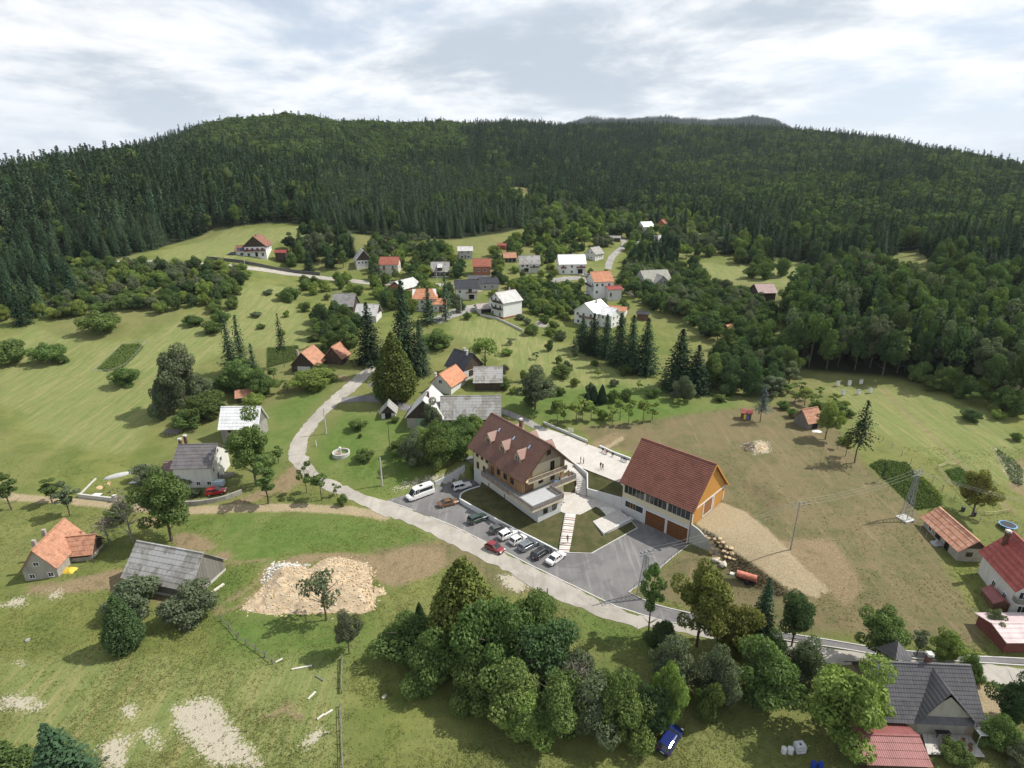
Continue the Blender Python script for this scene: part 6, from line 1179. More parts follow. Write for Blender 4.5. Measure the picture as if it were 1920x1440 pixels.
N+=scatter([(950,640),(1090,660),(1240,730),(1370,745),(1380,765),(1200,785),(1090,790),(990,775),(940,740)],10,['bush','young','bush'],(1.8,4.2),(1.2,2.4),'','garden_tree','meadow behind the plaza',['mid','light','grey'],33,36)
N+=scatter([(1490,735),(1560,755),(1640,830),(1590,850),(1520,790),(1470,780)],9,['young','bush'],(2,4),(1.2,2.),'','fruit_tree','orchard by the hut',['light','mid'],34,14)
# ---------------- the great forest
FR=[]; r=np.random.default_rng(99)
def forest():
    cand=[]
    sp_near=5.6
    # jittered polar grid
    D=300.
    while D<1900:
        stp=5.5+max(0,(D-600))*.004; az=np.arange(-1.02,1.02,stp/D)+r.uniform(0,stp/D)
        a=az+r.normal(0,.28*stp/D,len(az)); d=D+r.normal(0,.3*stp,len(az)); cand.append(np.c_[d*np.sin(a),d*np.cos(a)]); D+=stp*.92
    P=np.concatenate(cand); az=np.arctan2(P[:,0],P[:,1]); d=np.hypot(P[:,0],P[:,1])
    ok=d>np.interp(az,eaz,edd)+r.uniform(0,4,len(d)); P=P[ok]; Z=Zf(P[:,0],P[:,1])
    c1=sdpoly(P[:,0],P[:,1],G([(945,350),(990,352),(1000,368),(985,378),(955,368)])); c2=sdpoly(P[:,0],P[:,1],G([(1020,385),(1090,388),(1085,408),(1020,410)])); k_=(c1<0)&(c2<0); P=P[k_]; Z=Z[k_]
    x,y=P.T; zz=Z-CAM_Z; dep=y*cp-zz*sp; px=960+F*x/dep; py=720-F*(y*sp+zz*cp)/dep
    # drop far side of the ridges (never seen): keep only points within sight of a slightly higher eye
    n1=vnoise(x,y,45,11); n2=vnoise(x,y,16,12)
    pc=np.full(len(x),.90)
    A=(px>370+30*n2)&(px<900+70*n1+25*n2)&(py<322)&(py+0*px<300+(px-370)*.06+25*n1); pc[A]=.10
    B=(px>1230)&(py<460); pc[B]=np.where(n1[B]>-.05,.3,.88)
    B=(px>1500)&(py>290); pc[B]=np.where(n1[B]>-.35,.25,.8)
    pc=np.where((~A)&(px<1230),np.where(n1>1.1,.45,pc),pc)
    con=r.random(len(x))+n2*.06<pc
    return P,Z,px,py,con,n1
P_,Z_,PX_,PY_,CON_,N1_=forest()
# visibility: drop trees hidden behind the crest
def visible(P,Z,h=26):
    x,y=P.T; keep=np.zeros(len(x),bool)
    az=np.arctan2(x,y); d=np.hypot(x,y); el=(Z+h-CAM_Z)/d
    bins=((az+1.05)/2.1*700).astype(int)
    g=np.linspace(40,2000,420); 
    for b in np.unique(bins):
        a=(b+.5)/700*2.1-1.05; hh=Zf(g*math.sin(a),g*math.cos(a)); e=np.maximum.accumulate((hh-CAM_Z)/g); m_=bins==b
        keep[m_]=el[m_]>np.interp(d[m_],g,e)-.004
    return keep
kv=visible(P_,Z_,34); P_,Z_,PX_,PY_,CON_,N1_=P_[kv],Z_[kv],PX_[kv],PY_[kv],CON_[kv],N1_[kv]
D_=np.hypot(*P_.T); print('forest trees',len(D_),'conifers',CON_.sum())
S_=np.clip(rng.normal(1.02,.17,len(D_)),.55,1.45); pine=(PX_>600)&(PX_<1000)&(PY_>330)&(PY_<455)
S_=S_*np.where(pine,.82,1.)*np.where(D_<480,.92,1.)
def forest_split(mask,kind,lo,label,name,group,h,rad,mats):
    idx=np.nonzero(mask&(PX_>-60)&(PX_<1980))[0]; near=idx[np.argsort(D_[idx])[:300]]; rest=np.setdiff1d(np.nonzero(mask)[0],near)
    for i in near:
        mt='spruce_light' if pine[i] and CON_[i] else random.choice(mats); sz='tall' if S_[i]>1.1 else 'low' if S_[i]<.9 else 'middling'
        tn={'spruce':'blackish','spruce_light':'grey green','beech':'brownish green','mid':'mid green','dark':'dark green'}[mt]; ps=('far left','left','centre left','centre','centre right','right','far right')[min(6,max(0,int(PX_[i]/275)))]
        place_tree(kind,(P_[i,0],P_[i,1],Z_[i]-.2),h*S_[i],rad*S_[i]*random.uniform(.85,1.1),f"{sz} {tn} {'spruce' if CON_[i] else 'broadleaved tree'} in the forest front, {ps}",name,'tree',group,mt,simple=True)
    return rest
restc=forest_split(CON_,'spruce','slo','tall dark spruce in the front ranks of the hillside forest','forest_spruce','front ranks of the hillside spruce forest',15.5,3.2,['spruce','spruce','spruce_light'])
restb=forest_split(~CON_,'tree','lo','broadleaved tree in the front ranks of the hillside forest','forest_beech','front ranks of the hillside broadleaved forest',12,3.8,['beech','mid','dark'])
def instancer(name,idx,kind,label,h,mats):
    me=bpy.data.meshes.new(name); pts=np.c_[P_[idx],Z_[idx]-.3]; me.vertices.add(len(idx)); me.vertices.foreach_set('co',pts.astype(np.float32).ravel())
    T=TMPL[kind]; variants=[]
    for i,(cm,tm,th,tr) in enumerate(T):
        for mt in mats:
            m2=cm.copy(); m2.materials.clear(); m2.materials.append(LF[mt]); ob=bpy.data.objects.new('forest_tree_pattern',m2); variants.append(ob)
    nm=len(mats); v=rng.integers(0,len(T),len(idx))*nm; w_=rng.integers(0,nm,len(idx))
    if 'spruce_light' in mats: w_=np.where(pine[idx],mats.index('spruce_light'),np.where(rng.random(len(idx))<.15,mats.index('spruce_light'),0))
    a=me.attributes.new('pick','INT','POINT'); a.data.foreach_set('value',(v+w_).astype(np.int32))
    s=S_[idx]*h/T[0][2]; a=me.attributes.new('siz','FLOAT','POINT'); a.data.foreach_set('value',s.astype(np.float32))
    a=me.attributes.new('rotz','FLOAT','POINT'); a.data.foreach_set('value',rng.uniform(0,6.28,len(idx)).astype(np.float32))
    o=bpy.data.objects.new(name,me); C.objects.link(o); tag(o,label,'forest',kind='stuff')
    ng=bpy.data.node_groups.new(name,'GeometryNodeTree'); ng.interface.new_socket('Geometry',in_out='INPUT',socket_type='NodeSocketGeometry'); ng.interface.new_socket('Geometry',in_out='OUTPUT',socket_type='NodeSocketGeometry')
    n=ng.nodes; l=ng.links; gi=n.new('NodeGroupInput'); go=n.new('NodeGroupOutput'); iop=n.new('GeometryNodeInstanceOnPoints'); g2i=n.new('GeometryNodeGeometryToInstance')
    for ob in reversed(variants):
        oi=n.new('GeometryNodeObjectInfo'); oi.inputs['Object'].default_value=ob; oi.inputs['As Instance'].default_value=True; l.new(oi.outputs['Geometry'],g2i.inputs[0])
    m2p=n.new('GeometryNodeMeshToPoints'); l.new(gi.outputs[0],m2p.inputs[0]); l.new(m2p.outputs[0],iop.inputs['Points']); l.new(g2i.outputs[0],iop.inputs['Instance']); iop.inputs['Pick Instance'].default_value=True
    def attr(nm_,t):
        a=n.new('GeometryNodeInputNamedAttribute'); a.data_type=t; a.inputs[0].default_value=nm_; return a.outputs[0]
    l.new(attr('pick','INT'),iop.inputs['Instance Index']); cx=n.new('ShaderNodeCombineXYZ'); l.new(attr('rotz','FLOAT'),cx.inputs[2]); l.new(cx.outputs[0],iop.inputs['Rotation'])
    l.new(attr('siz','FLOAT'),iop.inputs['Scale']); l.new(iop.outputs[0],go.inputs[0]); md=o.modifiers.new('scatter','NODES'); md.node_group=ng
instancer('spruce_forest',restc,'slo','dense dark spruce forest covering the hills',15.5,['spruce','spruce_light'])
instancer('beech_forest',restb,'lo','mixed broadleaved forest on the upper slopes and right hand hill',12,['beech','mid','dark'])
# ---------------- far ridge
def far_ridge():
    xs=np.linspace(0,1,150); az0,az1=math.atan((1040-960)/F/1.1),math.atan((1500-960)/F/1.1)
    m=MB(); D0=3800; nx,ny=len(xs),24
    for j in range(ny):
        for i,t in enumerate(xs):
            a=az0-.02+(az1-az0+.04)*t; px=960+F*math.tan(a)*1.1
            prof=np.interp(px,[1020,1060,1100,1160,1200,1240,1310,1360,1410,1440,1470,1520],[262,236,224,228,225,222,228,227,223,226,234,262])
            d=ray(px,prof); D=D0+(j-14)*60; tt=D0/math.hypot(d[0],d[1]); crest=CAM_Z+d[2]*tt-14; k_=(j-14)/14 if j<14 else (j-14)/9
            z=crest-(k_*k_)*260+ (vnoise(np.array([t*2600.]),np.array([j*60.]),90,4)[0])*7
            m.v.append((D*math.sin(a),D*math.cos(a),z))
    for j in range(ny-1):
        for i in range(nx-1): a=j*nx+i; m.f.append((a,a+1,a+nx+1,a+nx)); m.mi.append(0)
    o=m.build('far_hill',plain('distant forest floor',(.022,.035,.022),.95,.35,.02),smooth_=True); tag(o,'long low forested ridge far behind the valley','hill',kind='structure')
    # its trees
    me=bpy.data.meshes.new('far_forest'); P=[]
    V=np.array(m.v).reshape(ny,nx,3)
    for _ in range(9000):
        j=rng.uniform(4,17); i=rng.uniform(0,nx-1.01); a,b=int(j),int(i); fj,fi=j-a,i-b
        p=V[a,b]*(1-fj)*(1-fi)+V[a+1,b]*fj*(1-fi)+V[a,b+1]*(1-fj)*fi+V[a+1,b+1]*fj*fi; P.append(p)
    return np.array(P)
FP=far_ridge()
k0=len(P_); P_=np.r_[P_,FP[:,:2]]; Z_=np.r_[Z_,FP[:,2]]; S_=np.r_[S_,rng.uniform(.8,1.25,len(FP))]; pine=np.r_[pine,np.zeros(len(FP),bool)]
instancer('far_forest',np.arange(k0,len(P_)),'slo','hazy dark forest on the far ridge',22,['spruce','spruce_light'])
# ---------------- crops, tufts and weeds: low relief on the near ground
def tufts():
    n=75000; q=[]
    px=rng.uniform(-40,1960,n*2); py=rng.uniform(880,1500,n*2)**1.0
    d=np.array([ray(a,b) for a,b in zip(px,py)]); t=(-CAM_Z)/d[:,2]; X=d[:,0]*t; Y=d[:,1]*t
    bad=sdpoly(X,Y,lot)>-.6
    rl=G([(585,903),(640,930),(720,967),(825,1011),(925,1060),(1050,1125),(1167,1168),(1340,1197),(1540,1242),(1830,1275),(1960,1290),(1960,1240),(1826,1235),(1640,1216),(1442,1184),(1254,1168),(1060,1091),(850,986),(732,940),(650,912),(612,896)])
    bad|=sdpoly(X,Y,rl)>-.5
    for p_ in (lawnA,lawnB,patio,plaza,lawnC): bad|=sdpoly(X,Y,p_)>-.2
    i0=lambda nm:AT[nm][np.clip(np.searchsorted(GY,Y)-1,0,len(GY)-1),np.clip(np.searchsorted(GX,X)-1,0,len(GX)-1)]
    bad|=(i0('gravel')>0)|((i0('soil')>0)&(rng.random(len(X))<.9))|((i0('rock')>0)&(rng.random(len(X))<.85))|((i0('dry')>0)&(rng.random(len(X))<.6))
    for a,b,c_ in FOOT: bad|=((X-a)**2+(Y-b)**2<(c_*.85)**2)
    dens=vnoise(X,Y,7,31)+.6*vnoise(X,Y,2.2,32); bad|=rng.random(len(X))>np.clip(.45+dens*.35,.06,1)
    X=X[~bad][:n]; Y=Y[~bad][:n]; Z=Zf(X,Y); N_=len(X); rep=4
    c=np.repeat(np.c_[X,Y,Z],rep,0)+rng.normal(0,.12,(N_*rep,3))*[1,1,0]+[0,0,.07]; nn=rng.standard_normal((N_*rep,3))+[0,0,.6]
    me=leaf_mesh('grass_tufts',c,nn,rng.uniform(.10,.27,N_*rep),np.repeat(np.clip(.5+.3*vnoise(X,Y,5,33),0,1),rep),LFG,.45)
    o=bpy.data.objects.new('grass_tufts',me); C.objects.link(o); tag(o,'rough tufts of meadow grass and weeds in the foreground','grass',kind='stuff')
LFG=leafmat('meadow grass tufts',(.13,.165,.05),(.24,.25,.095),.3,.0)
tufts()
def crop(poly,label,size,n,mat):
    W_=G(poly); xs=[p[0] for p in W_]; ys=[p[1] for p in W_]; X=rng.uniform(min(xs),max(xs),n); Y=rng.uniform(min(ys),max(ys),n); k_=sdpoly(X,Y,W_)>.2; X=X[k_]; Y=Y[k_]
    c=np.c_[X,Y,Zf(X,Y)+rng.uniform(.05,size*1.3,len(X))]; nn=rng.standard_normal((len(X),3))+[0,0,.8]
    o=bpy.data.objects.new('crop_plants',leaf_mesh('crop_plants',c,nn,size,rng.random(len(X)),mat,.7)); C.objects.link(o); tag(o,label,'crops',kind='stuff')
crop([(182,692),(228,646),(262,645),(270,650),(232,690),(200,697)],'green vegetable patch inside a fence on the left meadow',.4,9000,LF['mid'])
crop([(500,652),(560,648),(562,675),(500,690)],'potato patch beside the orange roofed cottage',.4,7000,LF['mid'])
crop([(1628,872),(1650,862),(1700,868),(1768,940),(1768,950),(1720,958),(1700,940)],'long dark green potato patch beside the lattice mast',.38,9000,LF['mid'])
crop([(1715,895),(1730,895),(1770,935),(1765,945)],'light green bean rows beside the potato patch',.35,3500,LF['light'])
crop([(1770,882),(1800,876),(1830,905),(1810,925),(1785,905)],'small fenced vegetable garden behind the round tree',.35,3500,LF['mid'])
crop([(1312,1003),(1340,1000),(1400,1050),(1480,1110),(1500,1118),(1450,1120),(1400,1096),(1370,1075),(1330,1030)],'withered brown weeds on the bank below the gravel',.28,7000,leafmat('withered weeds',(.07,.055,.032),(.13,.105,.06),.1,0))
crop([(1865,840),(1900,862),(1920,885),(1920,915),(1895,905)],'rough weeds with pale flowers on a spoil heap',.5,2500,LF['grey'])
# ------------------------------------------------------------------ vehicles
TYRE=plain('tyre rubber',(.02,.02,.02),.8); RIM=plain('alloy rim',(.45,.46,.47),.35,.1,metal=.7); LAMPW=plain('clear headlamp',(.75,.78,.8),.15,.02); LAMPR=plain('red tail lamp',(.45,.02,.02),.25,.02); PLATE=plain('number plate white',(.7,.7,.7),.5,.02); TRIM=plain('black trim',(.025,.025,.027),.5,.1)
def paint(name,c,metal=.0):
    def b(h):
        p=h.out(c4(c),.32,spec=.5,metal=metal); p.inputs['Coat Weight'].default_value=.6; p.inputs['Coat Roughness'].default_value=.08
    return nodemat(name,b)
CARS={ # x stations: (x, z_bottom, z_belt, half width), then cabin stations (x, z_belt, z_roof, hw_roof)
 'hatch':dict(L=4.1,W=1.76,body=[(0,.45,.78,.70),(.12,.28,.92,.82),(.9,.2,.98,.88),(2.0,.2,.97,.88),(2.9,.2,.93,.88),(3.75,.24,.76,.84),(4.05,.36,.62,.72)],cab=[(.12,.93,.95),(.55,.96,1.42),(1.1,.98,1.5),(2.1,.97,1.46),(3.0,.92,.94)],wh=(.72,3.32),r=.31),
 'sedan':dict(L=4.6,W=1.78,body=[(0,.45,.80,.72),(.12,.28,.92,.84),(.9,.2,.97,.89),(2.2,.2,.95,.89),(3.2,.2,.90,.89),(4.2,.24,.74,.85),(4.55,.36,.6,.72)],cab=[(.75,.95,.97),(1.45,.97,1.38),(2.0,.96,1.43),(2.7,.95,1.38),(3.45,.88,.90)],wh=(.85,3.72),r=.32),
 'wagon':dict(L=4.75,W=1.8,body=[(0,.45,.85,.75),(.1,.28,.97,.85),(.9,.2,.99,.9),(2.2,.2,.97,.9),(3.3,.2,.91,.9),(4.3,.24,.76,.86),(4.7,.36,.62,.74)],cab=[(.08,.97,1.0),(.45,.99,1.42),(1.6,.98,1.49),(2.7,.96,1.42),(3.55,.88,.90)],wh=(.9,3.8),r=.33),
 'suv':dict(L=4.4,W=1.84,body=[(0,.5,.95,.78),(.1,.36,1.06,.88),(.9,.3,1.1,.92),(2.2,.3,1.08,.92),(3.1,.3,1.04,.92),(4.0,.34,.92,.88),(4.35,.45,.76,.76)],cab=[(.1,1.06,1.08),(.38,1.09,1.62),(1.4,1.09,1.70),(2.3,1.08,1.64),(3.15,1.02,1.05)],wh=(.85,3.5),r=.36),
 'box4x4':dict(L=4.5,W=1.8,body=[(0,.55,1.05,.84),(.06,.45,1.12,.88),(.9,.4,1.14,.9),(2.2,.4,1.14,.9),(3.0,.4,1.12,.9),(4.2,.42,1.06,.88),(4.45,.5,.95,.82)],cab=[(.04,1.1,1.12),(.14,1.12,1.78),(1.4,1.14,1.84),(2.5,1.14,1.80),(2.95,1.11,1.14)],wh=(.9,3.6),r=.38),
 'van':dict(L=6.6,W=2.0,body=[(0,.45,1.35,.92),(.08,.35,1.4,.96),(1.5,.3,1.42,1.0),(3.5,.3,1.42,1.0),(5.1,.3,1.35,1.0),(6.1,.35,1.12,.94),(6.5,.45,.85,.8)],cab=[(.05,1.4,1.45),(.12,1.4,2.6),(1.5,1.42,2.68),(4.3,1.42,2.6),(4.9,1.38,2.4),(5.75,1.2,1.24)],wh=(1.25,5.1),r=.36),
}
def make_car(kind,rear,front,col,label,name=None,z=None,extra=None):
    s=CARS[kind]; a=np.array(gnd(*rear)) if z is None else np.array(at(*rear,z)); b=np.array(gnd(*front)) if z is None else np.array(at(*front,z)); c_=(a+b)/2; th=math.atan2(b[1]-a[1],b[0]-a[0])
    zc=float(Zf(c_[0],c_[1])) if z is None else z
    e=empty(name or 'parked_car',c_[0],c_[1],zc,th,label,'van' if kind=='van' else 'car'); ox=-s['L']/2; hw0=s['W']/2
    # body: cross-section rings with shoulders
    m=MB(); n=len(s['body']); rings=[]
    for x,zb,zt,hw in s['body']:
        hw=hw*hw0/.9; zm=zb+(zt-zb)*.45
        rings.append([(x+ox,-hw*.9,zb),(x+ox,-hw,zb+.1),(x+ox,-hw*1.0,zm),(x+ox,-hw*.96,zt-.05),(x+ox,-hw*.88,zt),(x+ox,0,zt+.03),(x+ox,hw*.88,zt),(x+ox,hw*.96,zt-.05),(x+ox,hw,zm),(x+ox,hw,zb+.1),(x+ox,hw*.9,zb)])
    k_=len(rings[0]); m.v=[p for r_ in rings for p in r_]
    for i in range(n-1):
        for j in range(k_-1): m.f.append((i*k_+j,i*k_+j+1,(i+1)*k_+j+1,(i+1)*k_+j))
        m.f.append(((i+1)*k_,(i+1)*k_+k_-1,i*k_+k_-1,i*k_))
    m.f+=[tuple(range(k_-1,-1,-1)),tuple((n-1)*k_+j for j in range(k_))]; m.mi=[0]*len(m.f)
    m.build('body',col,e,smooth_=False)
    # cabin: glass with painted roof and pillars
    cab=s['cab']; g=MB(); R_=[]
    for i,(x,zb,zr) in enumerate(cab):
        hr_=hw0*(.80 if kind not in('van','box4x4') else .9); t=min(1,(zr-zb)/.35); hwr=hw0*.9*(1-t)+hr_*t
        R_.append([(x+ox,-hw0*.93,zb-.03),(x+ox,-hwr,zr-.06*t),(x+ox,-hwr*.8,zr),(x+ox,hwr*.8,zr),(x+ox,hwr,zr-.06*t),(x+ox,hw0*.93,zb-.03)])
    g.v=[p for r_ in R_ for p in r_]
    for i in range(len(cab)-1):
        for j in range(5): g.f.append((i*6+j,i*6+j+1,(i+1)*6+j+1,(i+1)*6+j))
    g.mi=[0]*len(g.f); g.f+=[(5,4,3,2,1,0)]; g.mi.append(0); q=(len(cab)-1)*6; g.f.append(tuple(q+j for j in range(6))); g.mi.append(0); g.build('window_glass',GLASS,e)
    rf=MB()
    mids=[r_ for r_,c2 in zip(R_,cab) if c2[2]-c2[1]>.3]
    for r0,r1 in zip(mids[:-1],mids[1:]):
        up=Vector((0,0,.02)); rf.add([Vector(r0[1])+up-Vector((0,.01,0)),Vector(r0[2])+up,Vector(r0[3])+up,Vector(r0[4])+up+Vector((0,.01,0)),Vector(r1[1])+up-Vector((0,.01,0)),Vector(r1[2])+up,Vector(r1[3])+up,Vector(r1[4])+up+Vector((0,.01,0))],[(0,4,5,1),(1,5,6,2),(2,6,7,3)])
    for r_ in mids:
        for j,k2 in ((0,1),(5,4)): rf.beam(Vector(r_[j]),Vector(r_[k2]),.09,.07,up=(1,0,0))
    for a_,b_ in ((0,1),(-1,-2)):
        for j,k2 in ((1,1),(4,4)): rf.beam(Vector(R_[a_][j]),Vector(R_[b_][k2]),.08,.05)
    if kind=='van':
        for sgn in (-1,1): rf.add([(ox+.06,sgn*.965,1.35),(ox+4.0,sgn*.985,1.38),(ox+4.0,sgn*.925,2.62),(ox+.12,sgn*.915,2.55)],[(0,1,2,3) if sgn<0 else (3,2,1,0)])
    rf.build('roof_panel',col,e)
    if kind=='van':
        for sgn in (-1,1):
            w_=MB(); w_.add([(ox+.5,sgn*1.0,1.6),(ox+3.9,sgn*1.0,1.6),(ox+3.9,sgn*.965,2.35),(ox+.5,sgn*.955,2.3)],[(0,1,2,3) if sgn<0 else (3,2,1,0)]); w_.build('side_window',GLASS,e)
        w_=MB(); w_.box(ox+2.6,-.35,2.66,ox+3.3,.35,2.74); w_.build('roof_hatch',TRIM,e); w_=MB(); w_.box(ox+1.2,-.4,2.68,ox+1.9,.4,2.8); w_.build('roof_unit',PLATE,e)
        w_=MB(); w_.add([(ox+.35,-1.012,.75),(ox+1.5,-1.015,.9),(ox+.9,-1.015,1.35),(ox+.3,-1.01,1.3)],[(0,1,2,3)]); w_.build('side_decal',paint('dark blue paint',(.02,.03,.16)),e)
    for x in s['wh']:
        for sgn in (-1,1):
            w_=MB(); w_.tube((x+ox,sgn*(hw0-.2),s['r']),(x+ox,sgn*(hw0+.01),s['r']),s['r'],n=14); t_=w_.build('wheel',TYRE,e); w_=MB(); w_.tube((x+ox,sgn*(hw0),s['r']),(x+ox,sgn*(hw0+.02),s['r']),s['r']*.6,n=10); w_.build('rim',RIM,t_)
    b0,b1=s['body'][-1],s['body'][-2]
    for sgn in (-1,1):
        xf=b1[0]+ox+.12; w_=MB(); w_.box(xf,sgn*hw0*.72-.16,b1[2]-.16,xf+.2,sgn*hw0*.72+.16,b1[2]-.02); w_.build('headlight',LAMPW,e)
        w_=MB(); w_.box(ox-.0,sgn*hw0*.74-.12,s['body'][0][2]-.16,ox+.08,sgn*hw0*.74+.12,s['body'][0][2]+.04); w_.build('tail_light',LAMPR,e)
        w_=MB(); xm=cab[-1][0]+ox-.45; w_.box(xm-.1,sgn*(hw0+.08)-.09,s['body'][3][2]-.0,xm+.05,sgn*(hw0+.08)+.09,s['body'][3][2]+.14); w_.build('mirror',col,e)
    w_=MB(); w_.box(ox-.02,-.26,.5,ox+.03,.26,.62); w_.build('number_plate',PLATE,e)
    w_=MB(); w_.box(ox+s['L']-.12,-.45,.38,ox+s['L']-.01,.45,.55); w_.build('grille',TRIM,e)
    if kind=='box4x4': w_=MB(); w_.tube((ox-.22,.1,1.0),(ox-.0,.1,1.0),.36,n=14); w_.build('spare_wheel',TYRE,e)
    if extra=='rails':
        w_=MB(); 
        for sgn in (-1,1): w_.beam((ox+.6,sgn*.6,1.56),(ox+2.8,sgn*.6,1.52),.05,.05)
        w_.build('roof_rail',RIM,e)
    return e
WHITEP=paint('white car paint',(.72,.72,.71)); 
make_car('van',(812,922),(763,940),WHITEP,'white minibus parked by the white retaining wall','minibus',z=.03)
make_car('box4x4',(848,921),(884,912),WHITEP,'boxy white off road car with spare wheel near the garage door',z=.03)
make_car('sedan',(822,951),(858,942),paint('bronze paint',(.22,.12,.06),.3),'bronze brown saloon parked alone in the car park',z=.03)
make_car('suv',(880,983),(911,971),paint('dark green paint',(.035,.06,.05),.2),'dark green off road car parked alone beside the curved wall',z=.03)
make_car('hatch',(923,1000),(949,991),paint('grey green paint',(.12,.13,.12),.4),'grey green hatchback, first of the tight row of cars',z=.03)
make_car('suv',(940,1012),(965,1000),WHITEP,'white car next to the grey green hatchback',z=.03)
make_car('hatch',(960,1022),(984,1009),paint('gloss white paint',(.76,.76,.75)),'white hatchback between another white car and the silver estate',z=.03)
make_car('wagon',(976,1034),(1006,1018),paint('silver grey paint',(.22,.24,.27),.5),'silver grey estate car with roof rails in the row',z=.03,extra='rails')
make_car('wagon',(1001,1049),(1028,1031),paint('black paint',(.02,.022,.025)),'black estate car with roof rails in the row',z=.03,extra='rails')
make_car('sedan',(1030,1059),(1054,1042),WHITEP,'white coupe, last of the row before the open asphalt',z=.03)
make_car('hatch',(914,1025),(942,1038),paint('dark red paint',(.20,.015,.02)),'dark red hatchback driving on the country road',name='car')
make_car('wagon',(1244,1412),(1268,1372),paint('deep blue paint',(.012,.025,.14),.2),'deep blue estate car parked on the grass beside the thicket')
make_car('suv',(392,928),(420,924),paint('bright red paint',(.42,.02,.02)),'bright red car with dark roof at the white house')
make_car('hatch',(790,762),(772,770),TRIM,'dark car parked in the shade beside the farmhouse')
make_car('hatch',(1110,551),(1094,552),WHITEP,'white car before the tall orange roofed house'); make_car('hatch',(967,456),(956,454),WHITEP,'white car on the upper meadow by the red shed'); make_car('hatch',(954,456),(944,455),paint('dark red paint',(.20,.015,.02)),'dark red car beside the white one on the upper meadow')
make_car('hatch',(441,478),(428,478),paint('blue grey paint',(.05,.07,.10),.3),'blue grey car under trees beside the chalet'); make_car('hatch',(1104,518),(1092,517),WHITEP,'white car at the end of the long white roofed house')
# red tanker trailer
g=gnd(1398,1090); e=empty('tank_trailer',*g,R(-28),'faded red farm tank trailer below the bank','trailer'); m=MB(); m.tube((-1.6,0,1.15),(1.7,0,1.15),.62,n=16); m.build('tank',plain('faded red enamel',(.48,.17,.11),.5,.35,2),e,smooth_=False)
m=MB(); m.box(-1.7,-.5,.45,1.8,.5,.6); m.beam((-1.6,0,.5),(-3.2,0,.4),.15,.15); m.build('chassis',TRIM,e)
for s_ in (-1,1): MB().tube((.2,s_*.7,.42),(.2,s_*.95,.42),.42,n=12).build('wheel',TYRE,e)
MB().box(-2.7,-.35,.45,-1.9,.35,.85).build('pump',plain('pale pump',(.5,.5,.42),.6),e)
g=gnd(412,912); e=empty('box_trailer',*g,R(10),'small pale blue box trailer behind the bright red car','trailer'); MB().box(-1.1,-.7,.35,1.1,.7,1.5).build('box',plain('pale blue panel',(.45,.53,.58),.5,.05),e); MB().tube((0,-.85,.3),(0,.85,.3),.3,n=10).build('wheel',TYRE,e)
# ------------------------------------------------------------------ people
def figure(pose,seed=0):
    P={'stand':dict(hip=.92,lk=(.02,.10),rk=(-.02,.11),kz=.48,feet=((.02,.11),(0,-.11)),arm=.0),'walk':dict(hip=.92,kz=.48,arm=.2),'sit':dict(hip=.47,arm=.1)}[pose]
    if pose=='sit':
        J=[(0,0,.50),(0,0,.72),(-.02,0,.98),(-.03,0,1.04),(.0,0,1.16),(.0,0,1.27), (0,.10,.50),(.42,.13,.50),(.45,.13,.08),(.60,.14,.04), (0,-.10,.50),(.40,-.14,.50),(.42,-.14,.08),(.57,-.15,.04), (-.02,.19,.96),(.05,.24,.70),(.28,.18,.58),(-.02,-.19,.96),(.05,-.24,.70),(.28,-.18,.58)]
    else:
        st_=.22 if pose=='walk' else .02
        J=[(0,0,.93),(0,0,1.15),(0,0,1.42),(.0,0,1.50),(.02,0,1.62),(.02,0,1.74), (0,.09,.92),(st_*.6,.10,.50),(st_,.10,.08),(st_+.15,.11,.03), (0,-.09,.92),(-st_*.2,-.10,.50),(-st_*1.1,-.11,.10),(-st_+.1,-.12,.03), (0,.19,1.41),(-st_*.5,.24,1.14),(st_*.4+.05,.25,.90),(0,-.19,1.41),(st_*.5,-.24,1.14),(st_*.9+.04,-.24,.92)]
    Ed=[(0,1),(1,2),(2,3),(3,4),(4,5),(0,6),(6,7),(7,8),(8,9),(0,10),(10,11),(11,12),(12,13),(2,14),(14,15),(15,16),(2,17),(17,18),(18,19)]
    rad=[.15,.14,.15,.065,.105,.07,.095,.07,.05,.045,.095,.07,.05,.045,.065,.05,.035,.065,.05,.035]
    me=bpy.data.meshes.new('person'); me.from_pydata(J,Ed,[]); o=bpy.data.objects.new('tmp',me); C.objects.link(o); sm=o.modifiers.new('s','SKIN')
    for v,r_ in zip(me.skin_vertices[0].data,rad): v.radius=(r_,r_*(.8 if r_>.12 else 1))
    me.skin_vertices[0].data[0].use_root=True; sb=o.modifiers.new('u','SUBSURF'); sb.levels=1; sb.render_levels=1
    dg=bpy.context.evaluated_depsgraph_get(); m2=bpy.data.meshes.new_from_object(o.evaluated_get(dg)); bpy.data.objects.remove(o)
    sit=pose=='sit'; zt=.52 if sit else .95; zn=1.04 if sit else 1.48; zh=1.2 if sit else 1.68
    m2.materials.clear()
    for p in m2.polygons:
        c_=p.center; k_=1
        if c_.z>zn: k_=2 if (c_.z<zh and c_.x>.0) else 3
        elif c_.z<zt or (sit and c_.x>.12 and c_.z<.62): k_=0
        if c_.z<(.12): k_=3
        if not sit and abs(c_.y)>.2 and c_.z<1.08: k_=2
        p.material_index=k_; p.use_smooth=True
    return m2
SKIN=plain('skin',(.45,.28,.20),.6,.05); HAIR=plain('dark hair',(.04,.025,.018),.8); 
CL={k_:plain(k_+' cloth',v,.9,.08) for k_,v in dict(black=(.02,.02,.022),blue=(.08,.16,.32),white=(.6,.6,.6),red=(.35,.04,.04),beige=(.4,.33,.24),grey=(.15,.15,.16),navy=(.03,.04,.08),green=(.04,.09,.07)).items()}
FIG={}
